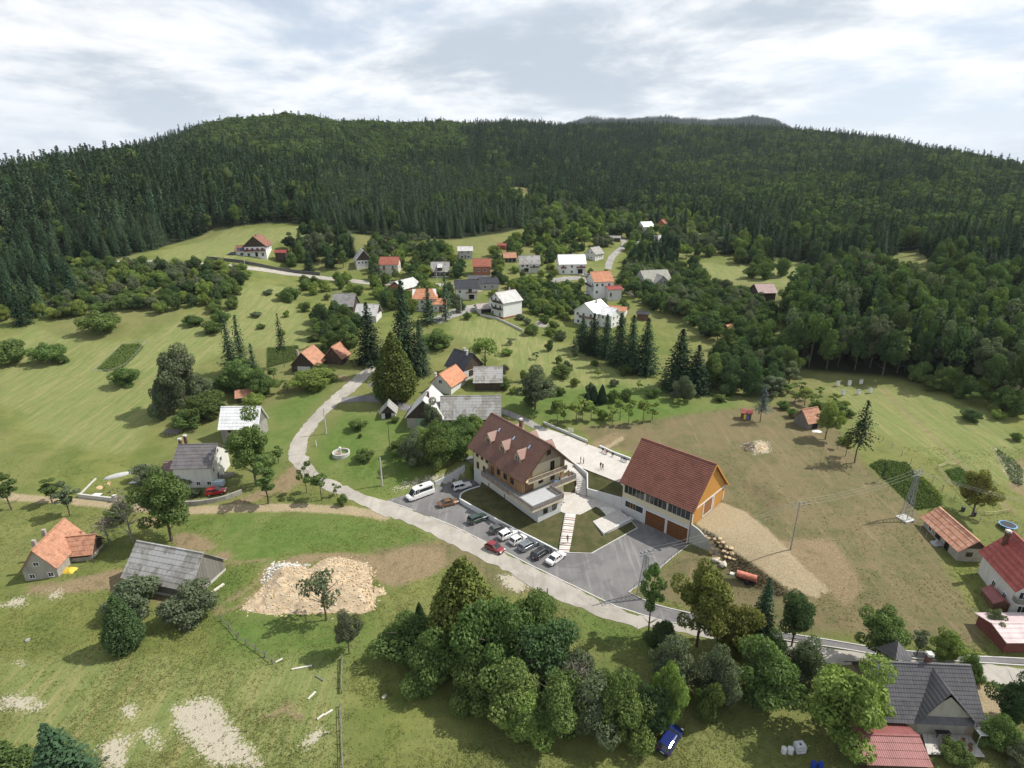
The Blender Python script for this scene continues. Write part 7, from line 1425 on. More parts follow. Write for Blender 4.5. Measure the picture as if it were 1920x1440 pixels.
def person(pose,pos,rz,top,bot,label,group=None):
    if pose not in FIG: FIG[pose]=figure(pose)
    o=bpy.data.objects.new('person',FIG[pose])
    if len(FIG[pose].materials)==0:
        for _ in range(4): FIG[pose].materials.append(SKIN)
    C.objects.link(o); o.location=pos; o.rotation_euler=(0,0,R(rz))
    for i,m_ in enumerate((CL[bot],CL[top],SKIN,HAIR)): o.material_slots[i].link='OBJECT'; o.material_slots[i].material=m_
    return tag(o,label,'person',group)
def pat(px,py,z): return at(px,py,z)
person('stand',pat(1088.5,868,PLZ),-20,'black','beige','person in black top and light trousers, left of a pair on the plaza')
person('stand',pat(1094,869,PLZ),200,'white','navy','person in white top and dark trousers, right of the left pair on the plaza')
person('stand',pat(1126,878.5,PLZ),-60,'black','beige','person in black shirt and pale trousers in the right pair on the plaza')
person('walk',pat(1130,881,PLZ),120,'black','black','person all in black in the right pair on the plaza')
for i,(a,b,t,u,l) in enumerate(((1129.5,843.5,'black','grey','seated person in black at the left end of the plaza wall'),(1133.5,846,'white','beige','seated person in white top on the plaza wall'),(1137,847.5,'red','black','seated person in red top on the plaza wall'),(1148,852,'black','black','person in black sitting apart in the middle of the plaza wall'),(1165,859,'grey','blue','seated person in grey top near the garage end of the wall'),(1169,861,'black','beige','seated person in dark top near the garage end of the wall'),(1173,862.5,'blue','grey','last seated person of the wall next to the garage'))):
    g=at(a,b,PLZ+.5); person('sit',(g[0]+.1,g[1]-.15,PLZ+.02),-115,t,u,l)
person('walk',pat(1064,1017,.45),75,'green','black','person in dark clothes walking up the front steps')
g=gnd(1026,1118); person('walk',g,160,'blue','navy','person in light blue shirt at the roadside')
p=loc(MP,19.3,6.6,4.02); person('sit',p,-60,'red','beige','person in red top sitting on the side balcony')
p=loc(MP,19.2,3.9,4.02); person('sit',p,-30,'black','black','person in dark clothes sitting on the side balcony')
person('stand',(54.6,51.4,1.12),100,'black','black','person in black on the lower right patio')
g=gnd(1768,1352) 
p=loc(MP,19.3,2.6,4.02); e=empty('table',*p,R(30),'small round table with blue cloth on the balcony','table'); MB().tube((0,0,.7),(0,0,.74),.5,n=12).build('tabletop',CL['blue'],e); MB().tube((0,0,0),(0,0,.7),.05).build('leg',TRIM,e)
# ------------------------------------------------------------------ poles, masts and wires
WOODP=plain('grey pole wood',(.30,.28,.25),.9,.2,3); CONCP=plain('concrete pole',(.46,.45,.43),.9,.1); STEEL=plain('galvanised steel',(.30,.31,.32),.5,.15,metal=.4)
def pole(bx,by,ty,label,mat=WOODP,arms=0,r_=.16,name='utility_pole'):
    b=gnd(bx,by); h,_=pxheight(b,ty); e=empty(name,*b,0,label,'pole'); m=MB(); m.tube((0,0,-.5),(0,0,h),r_,r_*.65,8); m.build('shaft',mat,e)
    for i in range(arms): m=MB(); m.beam((-.9,0,h-.3-.5*i),(.9,0,h-.3-.5*i),.1,.1); [m.tube((x,0,h-.25-.5*i),(x,0,h-.02-.5*i),.06,n=6) for x in (-.8,0,.8)]; m.build('crossarm',STEEL,e)
    return b,h
pole(612,813,765,'concrete pole on the inside of the road bend',CONCP,0,.2); pole(717,911,858,'white concrete pole on the lawn above the minibus',CONCP,0,.2); pole(731,842,797,'thin dark pole in the lawn left of the thicket',DARKW,0,.1)
b1,h1=pole(1482,1031,941,'tall thin pole with cross arm beside the gravel drive',WOODP,2,.14); pole(865,596,562,'pale pole at the village lane',CONCP); pole(460,503,479,'pale pole below the hillside chalet',CONCP); pole(820,542,511,'pole behind the village barn',CONCP); pole(1042,564,543,'pole in the orchard',CONCP); pole(593,836,826,'short white marker post inside the road bend',FRAMEW,0,.15,'marker_post'); pole(1883,1205,1180,'leaning pole beside the pink roofed shed',WOODP,0,.1)
def lattice(bx,by,ty,label,foot=True):
    b=gnd(bx,by); h,_=pxheight(b,ty); e=empty('lattice_mast',*b,R(20),label,'mast'); m=MB(); w0,w1=.75,.25; n=9
    for sx in (-1,1):
        for sy in (-1,1): m.tube((sx*w0,sy*w0,0),(sx*w1,sy*w1,h*.92),.055,n=5)
    for i in range(n):
        z0,z1=h*.92*i/n,h*.92*(i+1)/n; a=w0+(w1-w0)*i/n; c_=w0+(w1-w0)*(i+1)/n
        for p,q in (((-a,-a,z0),(c_,-c_,z1)),((a,-a,z0),(-c_,-c_,z1)),((a,-a,z0),(c_,c_,z1)),((a,a,z0),(c_,-c_,z1)),((a,a,z0),(-c_,c_,z1)),((-a,a,z0),(c_,c_,z1)),((-a,a,z0),(-c_,-c_,z1)),((-a,-a,z0),(-c_,c_,z1))): m.tube(p,q,.03,n=4)
    m.build('frame',STEEL,e); m=MB()
    for z in (h*.93,h*.99): m.beam((-1.3,0,z),(1.3,0,z),.14,.14); m.beam((0,-.7,z),(0,.7,z),.1,.1)
    for x in (-1.2,-.4,.4,1.2): m.tube((x,0,h*.99),(x,0,h*.99+.35),.09,n=6)
    m.build('crossarm',STEEL,e)
    if foot: MB().box(-1.2,-1.2,-.6,1.2,1.2,.35).build('footing',CONC,e)
    return b,h
b2,h2=lattice(1697,974,884,'steel lattice mast on a concrete block in the dry field'); b3,h3=lattice(1205,1118,1034,'lattice mast behind the slim roadside tree',False)
WIRE=plain('wire',(.25,.24,.22),.6)
def wires(A,B,label,n=3,sag=1.):
    m=MB()
    for k_ in range(n):
        o_=(k_-(n-1)/2)*.8; pts=[]
        for i in range(9):
            t=i/8; p=Vector(A).lerp(Vector(B),t)+Vector((0,o_,0))*1.; p.z-=sag*4*t*(1-t); pts.append(p)
        for p,q in zip(pts[:-1],pts[1:]): m.tube(p,q,.014,n=3,cap=False)
    tag(m.build('power_lines',WIRE),label,'wires')
top=lambda b,h:(b[0],b[1],b[2]+h)
wires(top(b1,h1),top(b2,h2),'power lines between thin pole and steel lattice mast'); wires(top(b2,h2),(104,84,13),'power lines from lattice mast to the right edge'); wires(top(b3,h3),top(b1,h1),'power lines from roadside mast to thin pole')
# ------------------------------------------------------------------ fences
def posts(pts,name,label,group,h_=1.3,r_=.06,mat=WOODP,rails=0,cat='post'):
    W_=G(pts)
    if rails:
        e=empty(name,*W_[0],0,label,cat,group); o_=Vector(W_[0])
        for p in W_: MB().tube(Vector(p)-o_+Vector((0,0,-.3)),Vector(p)-o_+Vector((random.uniform(-.05,.05),random.uniform(-.05,.05),h_)),r_,n=5).build('post',mat,e)
        for p,q in zip(W_[:-1],W_[1:]):
            for i in range(rails): z=h_*(.45+.45*i/max(rails-1,1)); MB().tube(Vector(p)-o_+Vector((0,0,z)),Vector(q)-o_+Vector((0,0,z+random.uniform(-.08,.08))),r_*.7,n=4).build('rail',mat,e)
    else:
        for p in W_: m=MB(); m.tube((0,0,-.3),(random.uniform(-.06,.06),random.uniform(-.06,.06),h_),r_,r_*.8,5); o=m.build(name,mat); o.location=p; tag(o,label,cat,group)
posts([(1655,827),(1672,840),(1690,855),(1707,870),(1728,890),(1748,905),(1767,920),(1788,938),(1835,982)],'fence_post','wooden post in the line across the right meadow','posts across the right meadow',1.5,.08)
posts([(1612,885),(1627,893),(1645,905),(1665,920),(1712,980),(1724,995),(1735,1010)],'fence_post','thin post along the dry field edge','posts along the dry field edge',1.1,.05)
posts([(416,1165),(430,1178),(445,1198),(462,1208),(480,1220),(497,1232),(511,1245)],'stick_fence','line of old crooked sticks across the lower meadow',None,1.2,.09,GREYW,1,'fence')
posts([(642,1236),(641,1262),(640,1290),(641,1300)],'rail_fence','upper weathered split rail fence running down the meadow',None,.8,.09,GREYW,3,'fence'); posts([(638,1325),(639,1345),(640,1370),(641,1395),(642,1420),(643,1445)],'rail_fence','lower weathered split rail fence running down the meadow',None,.8,.09,GREYW,2,'fence')
posts([(174,697),(200,672),(228,648),(258,642),(276,642)],'garden_fence','low fence on the upper side of the left vegetable patch',None,.7,.05,WOODP,2,'fence'); posts([(274,643),(255,665),(232,688),(205,697),(185,696)],'garden_fence','low fence on the lower side of the left vegetable patch',None,.7,.05,WOODP,2,'fence')
posts([(1758,878),(1776,872),(1796,872),(1818,888),(1840,910),(1868,938),(1885,962),(1862,966),(1845,966),(1832,956)],'garden_fence','pale rail fence round the gardens behind the round tree',None,.9,.06,BEAM,2,'fence'); posts([(1758,880),(1775,900),(1795,918)],'garden_fence','pale rail fence on the near side of the small garden',None,.9,.06,BEAM,2,'fence')
m_pts=[at(a,b,.1) for a,b in ((1283,1030),(1270,1041),(1258,1051),(1246,1061),(1234,1070),(1222,1080),(1210,1089),(1198,1098),(1188,1106))]
e=empty('wire_fence',*m_pts[0],0,'thin dark wire fence along the right kerb of the car park','fence')
for p in m_pts: MB().tube(Vector(p)-Vector(m_pts[0]),Vector(p)-Vector(m_pts[0])+Vector((0,0,1.2)),.035,n=4).build('post',TRIM,e)
m=MB()
for p,q in zip(m_pts[:-1],m_pts[1:]):
    for z in (.4,.8,1.15): m.tube(Vector(p)-Vector(m_pts[0])+Vector((0,0,z)),Vector(q)-Vector(m_pts[0])+Vector((0,0,z)),.012,n=3)
m.build('wire',TRIM,e)
pp=G([(935,772),(955,778),(975,786),(990,792),(1010,800)]); e=empty('wire_fence',*pp[0],0,'dark mesh fence along the footpath behind the brown roof','fence')
for p in pp: MB().tube(Vector(p)-Vector(pp[0]),Vector(p)-Vector(pp[0])+Vector((0,0,1.2)),.04,n=4).build('post',TRIM,e)
pp=G([(1165,812-8),(1195,800-2),(1225,792),(1255,786),(1285,780),(1315,775),(1345,770),(1375,768),(1140,812)]); 
for p in pp: o=MB().tube((0,0,-.3),(0,0,1.1),.05,n=4).build('fence_post',WOODP); o.location=p; tag(o,'thin post at the top edge of the dry field','post','posts at the top edge of the dry field')
# yard walls by the white house
def gw(pts,h0,th,mat,label):
    P=resample(G(pts),1.5); wall_strip('yard_wall',[(x,y,float(Zf(x,y))-.4,float(Zf(x,y))+h0) for x,y in P],th,mat,label,'wall')
gw([(148,932),(180,936),(216,940)],.9,.4,CONC,'short dark topped wall beside the track'); gw([(147,931),(163,915),(180,898)],.25,.3,CONC,'white kerb line of the unfinished yard'); gw([(343,948),(380,946),(420,938),(454,925)],1.0,.45,STONE,'grey dry stone wall below the white house'); gw([(398,896),(425,896),(440,890)],.9,.35,OLDW,'stained garden wall behind the bright red car')
gw([(900,592),(930,598),(960,612),(980,622)],.9,.3,CONC,'pale garden wall below the tall white house'); gw([(388,487),(430,491),(470,497),(545,510),(600,516)],1.6,.5,render_wall('dark stone wall',(.10,.10,.095),.4),'dark retaining wall below the hillside chalet')
gw([(1160,540),(1175,548),(1190,556)],.7,.3,CONC,'pale wall beside the orange roofed house'); gw([(700,524),(720,531),(780,532)],1.0,.3,CONC,'pale wall along the lane above the brick barn')
m=MB(); o=MB().box(-.5,-.5,-.3,.5,.5,1.6).build('gate_pillar',CONC); o.location=gnd(217,940); o.scale=(.7,.7,1); tag(o,'stone gate pillar at the end of the short wall','pillar')
# round basin
g=gnd(640,852); e=empty('round_basin',*g,0,'round concrete basin with central pillar on the lawn','fountain'); m=MB(); n=28; r0,r1=2.15,1.85
for i in range(n):
    a,b=i/n*2*math.pi,(i+1)/n*2*math.pi; ca,sa,cb_,sb=math.cos(a),math.sin(a),math.cos(b),math.sin(b)
    m.add([(r0*ca,r0*sa,-.5),(r0*cb_,r0*sb,-.5),(r0*cb_,r0*sb,.75),(r0*ca,r0*sa,.75),(r1*ca,r1*sa,.75),(r1*cb_,r1*sb,.75),(r1*cb_,r1*sb,.1),(r1*ca,r1*sa,.1)],[(0,1,2,3),(3,2,5,4),(4,5,6,7)])
m.build('rim_wall',CONC,e); MB().tube((0,0,.05),(0,0,.12),1.85,n=20).build('floor',plain('dirty basin floor',(.28,.23,.18),.9,.3),e); MB().tube((-.2,.1,.1),(-.2,.1,1.7),.3,.22,8).build('pillar',CONC,e); MB().tube((-.2,.1,1.7),(-.2,.1,1.95),.36,.3,8).build('capital',HWHITE,e)
# ------------------------------------------------------------------ stones
def rock_mesh(seed,rough=.25):
    bm=bmesh.new(); bmesh.ops.create_icosphere(bm,subdivisions=1,radius=.5); r=random.Random(seed)
    for v in bm.verts: v.co*=1+r.uniform(-rough,rough); v.co.z*=.7
    me=bpy.data.meshes.new('stone'); bm.to_mesh(me); bm.free(); return me
ROCKM=plain('pale limestone',(.46,.42,.34),.9,.25,2,bump=.3); ROCKG=plain('grey rubble',(.30,.29,.27),.9,.3,2); ROCKY=plain('yellow limestone',(.48,.36,.22),.9,.25,2)
ROCKS=[rock_mesh(i) for i in range(6)]
def boulder(px,py,s,label,mat=ROCKM,group=None,name='boulder',dz=0):
    g=gnd(px,py); me=ROCKS[random.randrange(6)].copy(); me.materials.append(mat); o=bpy.data.objects.new(name,me); C.objects.link(o); o.location=(g[0],g[1],g[2]+s*.2+dz); o.scale=(s,s*random.uniform(.7,1),s*random.uniform(.7,1.1)); o.rotation_euler=(0,0,random.uniform(0,6)); tag(o,label,'boulder',group)
for a,b,s in ((1323,1008,1.2),(1329,1012,1.3),(1335,1018,1.3),(1340,1013,1.1),(1346,1019,1.3),(1338,1028,1.4),(1346,1032,1.3),(1334,1036,1.2),(1352,1026,1.2),(1350,1040,1.2),(1343,1044,1.1),(1357,1036,1.),(1370,1030,1.1),(1372,1040,1.2),(1368,1048,.9),(1326,1018,1.),(1331,1026,1.1),(1341,1022,.8),(1349,1012,.9),(1355,1019,.9),(1361,1027,1.),(1346,1049,.9),(1360,1046,.8),(1364,1038,.8),(1376,1050,.8),(1338,1044,.7),(1352,1034,.7)): boulder(a,b,s,'yellowish limestone boulder heaped beside the concrete wing wall',ROCKY,'boulders beside the wing wall')
boulder(1340,1052,1.5,'larger white boulder alone left of the pair below the wing wall'); boulder(1356,1061,1.7,'white boulder right of the pair below the wing wall'); boulder(1349,1055,.8,'small pale stone between two white boulders'); boulder(770,1270,.7,'single pale stone on the lower meadow'); boulder(720,1308,.8,'white stone in the grass left of the thicket'); boulder(52,1202,.8,'grey stone at the left edge of the lower meadow',ROCKG)
def heap(name,poly,hgt,mat,label,stones,smin,smax,cat,smat=None,seed=3,extra=None):
    W_=G(poly); xs=[p[0] for p in W_]; ys=[p[1] for p in W_]; n=70; X,Y=np.meshgrid(np.linspace(min(xs)-1,max(xs)+1,n),np.linspace(min(ys)-1,max(ys)+1,n)); s=sdpoly(X,Y,W_)
    H_=hgt*smooth(s/3.5)*(1+.3*vnoise(X,Y,4,seed)+.14*vnoise(X,Y,1.3,seed+1)); Z=Zf(X,Y)+H_-.12*(s<=.2)
    m=MB(); m.v=[tuple(p) for p in np.stack([X,Y,Z],-1).reshape(-1,3)]; 
    for j in range(n-1):
        for i in range(n-1):
            if max(s[j,i],s[j+1,i],s[j,i+1],s[j+1,i+1])>-.3: a=j*n+i; m.f.append((a,a+1,a+n+1,a+n)); m.mi.append(0)
    e=empty(name,(min(xs)+max(xs))/2,(min(ys)+max(ys))/2,0,0,label,cat); o_=np.array([e.location.x,e.location.y,0]); m.v=[tuple(np.array(p)-o_) for p in m.v]; m.build('mound',mat,e,smooth_=True)
    V=[];Fc=[];r=np.random.default_rng(seed); bv=[np.array([v.co[:] for v in k_.vertices]) for k_ in ROCKS]; bf=[np.array([p.vertices[:] for p in k_.polygons]) for k_ in ROCKS]; off=0; mi=[]
    while len(V)<stones:
        x=r.uniform(min(xs)-.8,max(xs)+.8); y=r.uniform(min(ys)-.8,max(ys)+.8); sd_=float(sdpoly(np.array([[x]]),np.array([[y]]),W_)[0,0])
        if sd_<r.uniform(-.9,.2): continue
        i=int((x-min(xs)+1)/(max(xs)-min(xs)+2)*(n-1)); j=int((y-min(ys)+1)/(max(ys)-min(ys)+2)*(n-1)); z=Z[min(j,n-1),min(i,n-1)]; k_=r.integers(6); sc_=smin+(smax-smin)*r.random()**4
        a=r.uniform(0,6.28); q=bv[k_]*sc_*r.uniform(.7,1.2,3); q=np.c_[q[:,0]*math.cos(a)-q[:,1]*math.sin(a),q[:,0]*math.sin(a)+q[:,1]*math.cos(a),q[:,2]]+[x-o_[0],y-o_[1],z+sc_*.1]; V.append(q); Fc.append(bf[k_]+off); off+=len(q); mi+=[r.integers(len(smat))]*len(bf[k_])
    me=bpy.data.meshes.new('stones'); me.from_pydata(np.concatenate(V).tolist(),[],np.concatenate(Fc).tolist())
    for q in smat: me.materials.append(q)
    me.polygons.foreach_set('material_index',mi); o=bpy.data.objects.new('stones',me); C.objects.link(o); o.parent=e; o['kind']='stuff'
TANM=plain('tan rubble soil',(.42,.33,.22),.95,.25,.8,bump=.6)
heap('rubble_heap',[(445,1145),(470,1118),(492,1098),(492,1075),(510,1060),(545,1055),(580,1065),(600,1050),(625,1042),(655,1045),(690,1055),(702,1075),(700,1098),(725,1105),(728,1115),(708,1120),(705,1145),(680,1153),(560,1154),(500,1155)],1.05,TANM,'large tan rubble heap with white stones on the lower meadow',4200,.08,.5,'heap',[ROCKM,ROCKY,TANM,ROCKY])
heap('stone_spoil',[(493,1085),(500,1068),(520,1057),(545,1055),(578,1060),(560,1070),(535,1078),(515,1090),(497,1095)],2.0,ROCKG,'heap of broken white stones on the upper left of the rubble',700,.25,.7,'heap',[ROCKM,plain('white stone',(.58,.56,.52),.9),ROCKG],seed=9)
heap('brushwood_pile',[(1392,838),(1398,830),(1412,831),(1418,840),(1408,848),(1394,846)],1.1,plain('brush soil',(.12,.09,.06),.95,.3),'brown brushwood and stone pile on the dry field',160,.2,.6,'heap',[plain('brown debris',(.13,.09,.06),.9,.3),ROCKG],seed=12)
heap('gravel_pile',[(1413,836),(1420,829),(1432,827),(1442,840),(1438,848),(1420,850)],.7,TANM,'pale gravel pile beside the brushwood',160,.15,.5,'heap',[ROCKM,ROCKY],seed=13)
heap('sand_pile',[(178,914),(185,909),(194,910),(196,917),(186,919),(178,918)],.9,plain('orange sand',(.52,.36,.2),.95,.15),'orange sand pile in the unfinished yard',60,.08,.2,'heap',[ROCKY],seed=14)
heap('wood_pile',[(198,906),(203,902),(209,904),(208,911),(200,911)],.7,ROCKY,'small pile of firewood in the unfinished yard',60,.15,.4,'heap',[plain('split logs',(.45,.3,.17),.9,.3)],seed=15)
heap('log_pile',[(688,722),(697,712),(704,718),(703,726),(692,727)],.9,GREYW,'grey log pile at the road beside the cypress',90,.2,.5,'heap',[GREYW,BROWNW],seed=16)
heap('rubble_heap',[(1002,605),(1012,600),(1030,606),(1025,614),(1008,613)],.8,ROCKG,'building rubble in the garden of the tall white house',120,.2,.6,'heap',[ROCKM,ROCKY,ROCKG],seed=17)
# odds and ends
def board(p,q,label,mat=BEAM,w_=.25,h_=.12,name='plank'):
    a,b=Vector(gnd(*p)),Vector(gnd(*q)); m=MB(); m.beam(Vector((0,0,.12)),b-a+Vector((0,0,.12)),w_,h_); o=m.build(name,mat); o.location=a; tag(o,label,'plank')
PALEB=plain('bleached timber',(.55,.52,.45),.8,.15)
board((547,1256),(585,1249),'long bleached plank lying on the lower meadow',PALEB); board((517,1243),(530,1236),'short bleached plank near the stick fence',PALEB); board((578,1312),(592,1298),'bleached plank pointing uphill',PALEB); board((595,1350),(608,1340),'broken pale plank left of the rail fence',PALEB); board((608,1342),(624,1332),'second broken pale plank left of the rail fence',PALEB); board((592,1268),(606,1277),'bent grey branch in the grass',GREYW,.15); board((396,1113),(420,1096),'white beam lying by the end of the timber barn',PALEB,.4,.3,'beam')
g=gnd(324,812); e=empty('plank_stack',*g,R(2),'stack of grey planks on white supports above the violet roof','planks')
for i in range(5): MB().box(-1.9+i*.8,-1.0,0,-1.75+i*.8,1.0,.25).build('support',CONC,e)
for i in range(7): MB().box(-2.1+.05*(i%2),-.9+i*.26,.26,2.1,-.68+i*.26,.75).build('plank',GREYW,e)
g=gnd(222,893); e=empty('upturned_boat',*g,R(35),'long upturned grey boat lying in the yard','boat'); m=MB()
ns=10; 
for i in range(ns+1):
    t=i/ns*2-1; wd=.75*(1-t*t)**.6; hh=.75*(1-t*t)**.5+.05
    for k_ in range(7): a=math.pi*k_/6; m.v.append((t*3.,math.cos(a)*wd,math.sin(a)*hh))
for i in range(ns):
    for k_ in range(6): a=i*7+k_; m.f.append((a,a+1,a+8,a+7)); m.mi.append(0)
m.build('hull',plain('pale grey hull',(.42,.43,.42),.5,.1),e,smooth_=True)
def tarp(px,py,w_,d_,label,mat,h_=.35,rz=0):
    g=gnd(px,py); m=MB(); n=7; r=random.Random(px)
    for j in range(n):
        for i in range(n): x=(i/(n-1)-.5)*w_; y=(j/(n-1)-.5)*d_; e_=min(i,j,n-1-i,n-1-j); m.v.append((x+r.uniform(-.1,.1),y+r.uniform(-.1,.1),.03+(h_*min(1,e_/2)*r.uniform(.6,1.1))))
    for j in range(n-1):
        for i in range(n-1): a=j*n+i; m.f.append((a,a+1,a+n+1,a+n)); m.mi.append(0)
    o=m.build('tarpaulin',mat); o.location=g; o.rotation_euler=(0,0,R(rz)); tag(o,label,'tarpaulin')
TW=plain('white tarpaulin',(.68,.68,.66),.5,.08); TY=plain('yellow tarpaulin',(.62,.42,.05),.5,.1)
tarp(257,902,2.6,2.,'crumpled white tarpaulin beside the fruit tree',TW); tarp(182,927,2.,1.2,'flat white sheet on the grass behind the short wall',TW,.1); tarp(130,1070,2.4,1.7,'bright yellow tarpaulin under the cottage wing',TY,.6); tarp(1262,1384,1.1,1.5,'blue cover beside the deep blue car',plain('blue tarpaulin',(.02,.05,.3),.5),.7) if 0 else None
tarp(1204,567,3,2,'white cover among stored things on the slope',TW); tarp(1232,571,2.4,1.6,'second white cover among stored things on the slope',TW); tarp(1531,809,2.4,1.4,'white sheet at the foot of the timber hut',TW,.3); tarp(1219,564,3.4,2.6,'dark cover between two white covers',plain('dark tarpaulin',(.06,.06,.065),.6),.7); tarp(1757,1020,2.2,1.6,'grey cover beside the orange tiled hut',plain('grey tarpaulin',(.33,.33,.33),.7),.8)
g=gnd(306,1106); e=empty('water_trough',*g,R(-10),'pale blue trough standing by the timber barn','trough'); BLT=plain('pale blue plastic',(.35,.45,.52),.4)
for q in ((-1.1,-.6,.1,-1.0,.6,.7),(1.0,-.6,.1,1.1,.6,.7),(-1.,-.6,.1,1.,-.5,.7),(-1.,.5,.1,1.,.6,.7),(-1.,-.5,.1,1,.5,.25)): MB().box(*q).build('side',BLT,e)
# trampoline
g=gnd(1888,990); e=empty('trampoline',*g,0,'round trampoline with blue rim on the right lawn','trampoline'); m=MB(); n=20
for i in range(n):
    a,b=i/n*2*math.pi,(i+1)/n*2*math.pi; m.add([(1.5*math.cos(a),1.5*math.sin(a),.8),(1.5*math.cos(b),1.5*math.sin(b),.8),(1.25*math.cos(b),1.25*math.sin(b),.82),(1.25*math.cos(a),1.25*math.sin(a),.82)],[(0,1,2,3)])
m.build('rim_pad',plain('blue rim pad',(.12,.28,.5),.5),e); MB().tube((0,0,.76),(0,0,.79),1.25,n=20).build('mat',TRIM,e)
for i in range(6): a=i/6*6.283; MB().tube((1.4*math.cos(a),1.4*math.sin(a),0),(1.4*math.cos(a),1.4*math.sin(a),.8),.04,n=5).build('leg',STEEL,e)
# bee hives
for i,(a,b,l) in enumerate(((1570,724,'back row first'),(1592,723,'back row second'),(1614,720,'back row third'),(1580,741,'front row first'),(1609,740,'front row second'),(1631,737,'front row third'))):
    g=gnd(a,b); e=empty('bee_hive',*g,R(20),'white bee hive on the meadow, '+l+' from the left','bee hive','bee hives'); MB().box(-.35,-.35,.2,.35,.35,1.5).build('box',FRAMEW,e); MB().box(-.42,-.42,1.5,.42,.42,1.6).build('lid',STEEL,e)
    for sx in (-1,1): MB().box(sx*.3-.05,-.3,-.1,sx*.3+.05,.3,.2).build('foot',BEAM,e)
# containers at lower right
g=gnd(1498,1408); e=empty('water_container',*g,R(8),'white square water container in a metal cage','container'); MB().box(-.6,-.5,.15,.6,.5,1.15).build('tank',plain('milky plastic',(.62,.64,.66),.4),e); m=MB()
for x in (-.62,-.2,.2,.62):
    m.beam((x,-.53,.1),(x,-.53,1.2),.03,.03); m.beam((x,.53,.1),(x,.53,1.2),.03,.03)
for z in (.15,.65,1.18):
    for y in (-.53,.53): m.beam((-.62,y,z),(.62,y,z),.03,.03)
    for x in (-.62,.62): m.beam((x,-.53,z),(x,.53,z),.03,.03)
m.build('cage',STEEL,e); MB().box(-.6,-.5,0,.6,.5,.12).build('pallet',BROWNW,e); MB().tube((0,0,1.15),(0,0,1.22),.12,n=8).build('cap',TRIM,e)
def barrel(px,py,label,mat,h_=.9,r_=.3): g=gnd(px,py); e=empty('barrel',*g,0,label,'barrel'); MB().tube((0,0,0),(0,0,h_),r_,n=14).build('body',mat,e); MB().tube((0,0,h_),(0,0,h_+.04),r_*1.04,n=14).build('lid',mat,e)
PW=plain('white plastic',(.62,.62,.60),.5,.05); PB=plain('blue plastic',(.02,.06,.35),.4,.05); PD=plain('dark plastic',(.04,.05,.06),.5)
barrel(1469,1411,'left one of two white barrels beside the caged container',PW,.75,.33); barrel(1481,1412,'right one of two white barrels beside the caged container',PW,.8,.36); barrel(1524,1440,'left blue barrel at the bottom edge',PB); barrel(1537,1441,'right blue barrel at the bottom edge',PB); barrel(1805,958,'dark bin left of the round tree trunk',PD,.9,.35); barrel(1826,967,'dark bin right of the round tree trunk',PD,.9,.35)
# air conditioner and tank beside the basement
p=loc(MP,22.2,1.6,.2); e=empty('air_conditioner',*p,MP[3]+R(90),'white air conditioning unit on the patio under the balcony','air conditioner'); MB().box(-.5,-.25,.1,.5,.25,1.5).build('casing',FRAMEW,e)
for z in (.45,1.1): MB().tube((0,-.27,z),(0,-.25,z),.26,n=12).build('fan_grille',TRIM,e)
p=loc(MP,21.3,3.2,.2); e=empty('white_tank',*p,MP[3],'small rounded white tank on the patio beside the air conditioner','tank'); MB().tube((-.6,0,.6),(.6,0,.6),.45,n=14).build('body',FRAMEW,e); MB().box(-.5,-.3,0,.5,.3,.2).build('stand',TRIM,e)
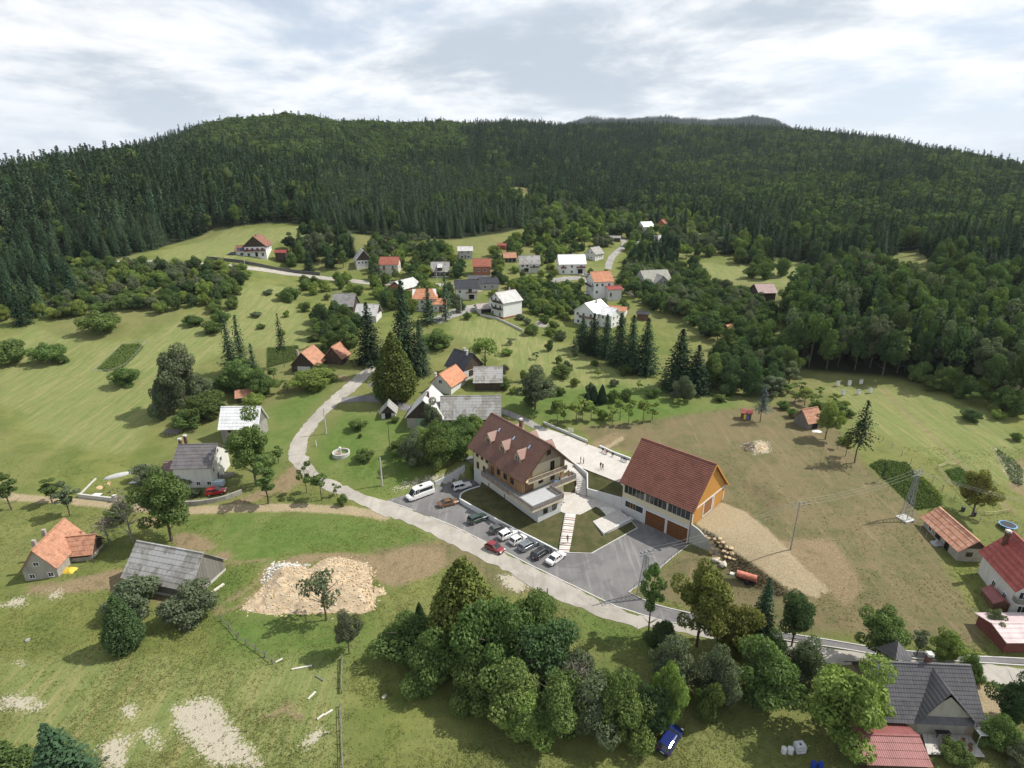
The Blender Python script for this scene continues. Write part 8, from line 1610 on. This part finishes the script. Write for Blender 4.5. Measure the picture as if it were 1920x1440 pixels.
# sign on the far plaza wall, fire hydrant
g=at(1071,816,PLZ+.4); e=empty('notice_board',g[0],g[1]+1,PLZ,R(-20),'small white notice board behind the plaza wall','sign'); MB().box(-.7,-.03,.9,.7,.03,2.).build('panel',plain('cream board',(.6,.6,.5),.6),e)
for x in (-.6,.6): MB().tube((x,.05,-.3),(x,.05,1.9),.04).build('post',STEEL,e)
g=at(1101,834,PLZ); e=empty('hydrant',*g,0,'little red hydrant at the end of the plaza wall','hydrant'); MB().tube((0,0,0),(0,0,.7),.13,n=8).build('body',plain('red hydrant paint',(.6,.05,.02),.5),e); MB().tube((0,0,.7),(0,0,.8),.09,n=8).build('cap',plain('red hydrant paint',(.6,.05,.02),.5),e)
# lamps let into the stair wall
for a,b in ((1114,925),(1132,931),(1150,937)): 
    g=at(a,b,2.2); o=MB().box(-.1,-.1,-.1,.1,.02,.1).build('wall_lamp',TRIM); o.location=(g[0],g[1]-.0,2.2); tag(o,'small dark lamp on the white patio wall','lamp','lamps on the white patio wall')
# solar thing: road sign
b,h=(0,0) if 0 else (0,0)
# patio furniture of the lower right house
for i,(x,y,l) in enumerate(((56.9,50.4,'upper'),(57.3,51.0,'middle'),(57.0,51.7,'lower'))): 
    e=empty('flower_pot',x,y,1.12,0,l+' flower pot at the right side of the patio','flower pot'); MB().tube((0,0,0),(0,0,.35),.16,.22,10).build('pot',plain('terracotta',(.35,.15,.09),.8),e); c,nn,t=crown_pts(i,0,.3,.8,.3,5,14,.3); o=bpy.data.objects.new('plant',leaf_mesh('plant',c,nn,.14,t,LF['mid'])); C.objects.link(o); o.parent=e
e=empty('garden_table',54.8,52.6,1.12,0,'dark table with chairs in the shade under the cross gable','table'); MB().box(-.9,-.45,.7,.9,.45,.76).build('tabletop',TRIM,e)
for sx in (-.8,.8):
    for sy in (-.38,.38): MB().box(sx-.04,sy-.04,0,sx+.04,sy+.04,.7).build('leg',TRIM,e)
# ------------------------------------------------------------------ air
def haze():
    m=MB(); m.box(-5200,-520,-60,5200,6600,520); mt=bpy.data.materials.new('haze'); mt.use_nodes=True; nt=mt.node_tree; nt.nodes.clear(); v=nt.nodes.new('ShaderNodeVolumePrincipled'); v.inputs['Color'].default_value=(.80,.88,1,1); v.inputs['Density'].default_value=.00005; v.inputs['Anisotropy'].default_value=.2
    o=nt.nodes.new('ShaderNodeOutputMaterial'); nt.links.new(v.outputs[0],o.inputs['Volume']); ob=m.build('haze',mt); tag(ob,'thin summer haze filling the valley air','haze',kind='stuff')
haze()
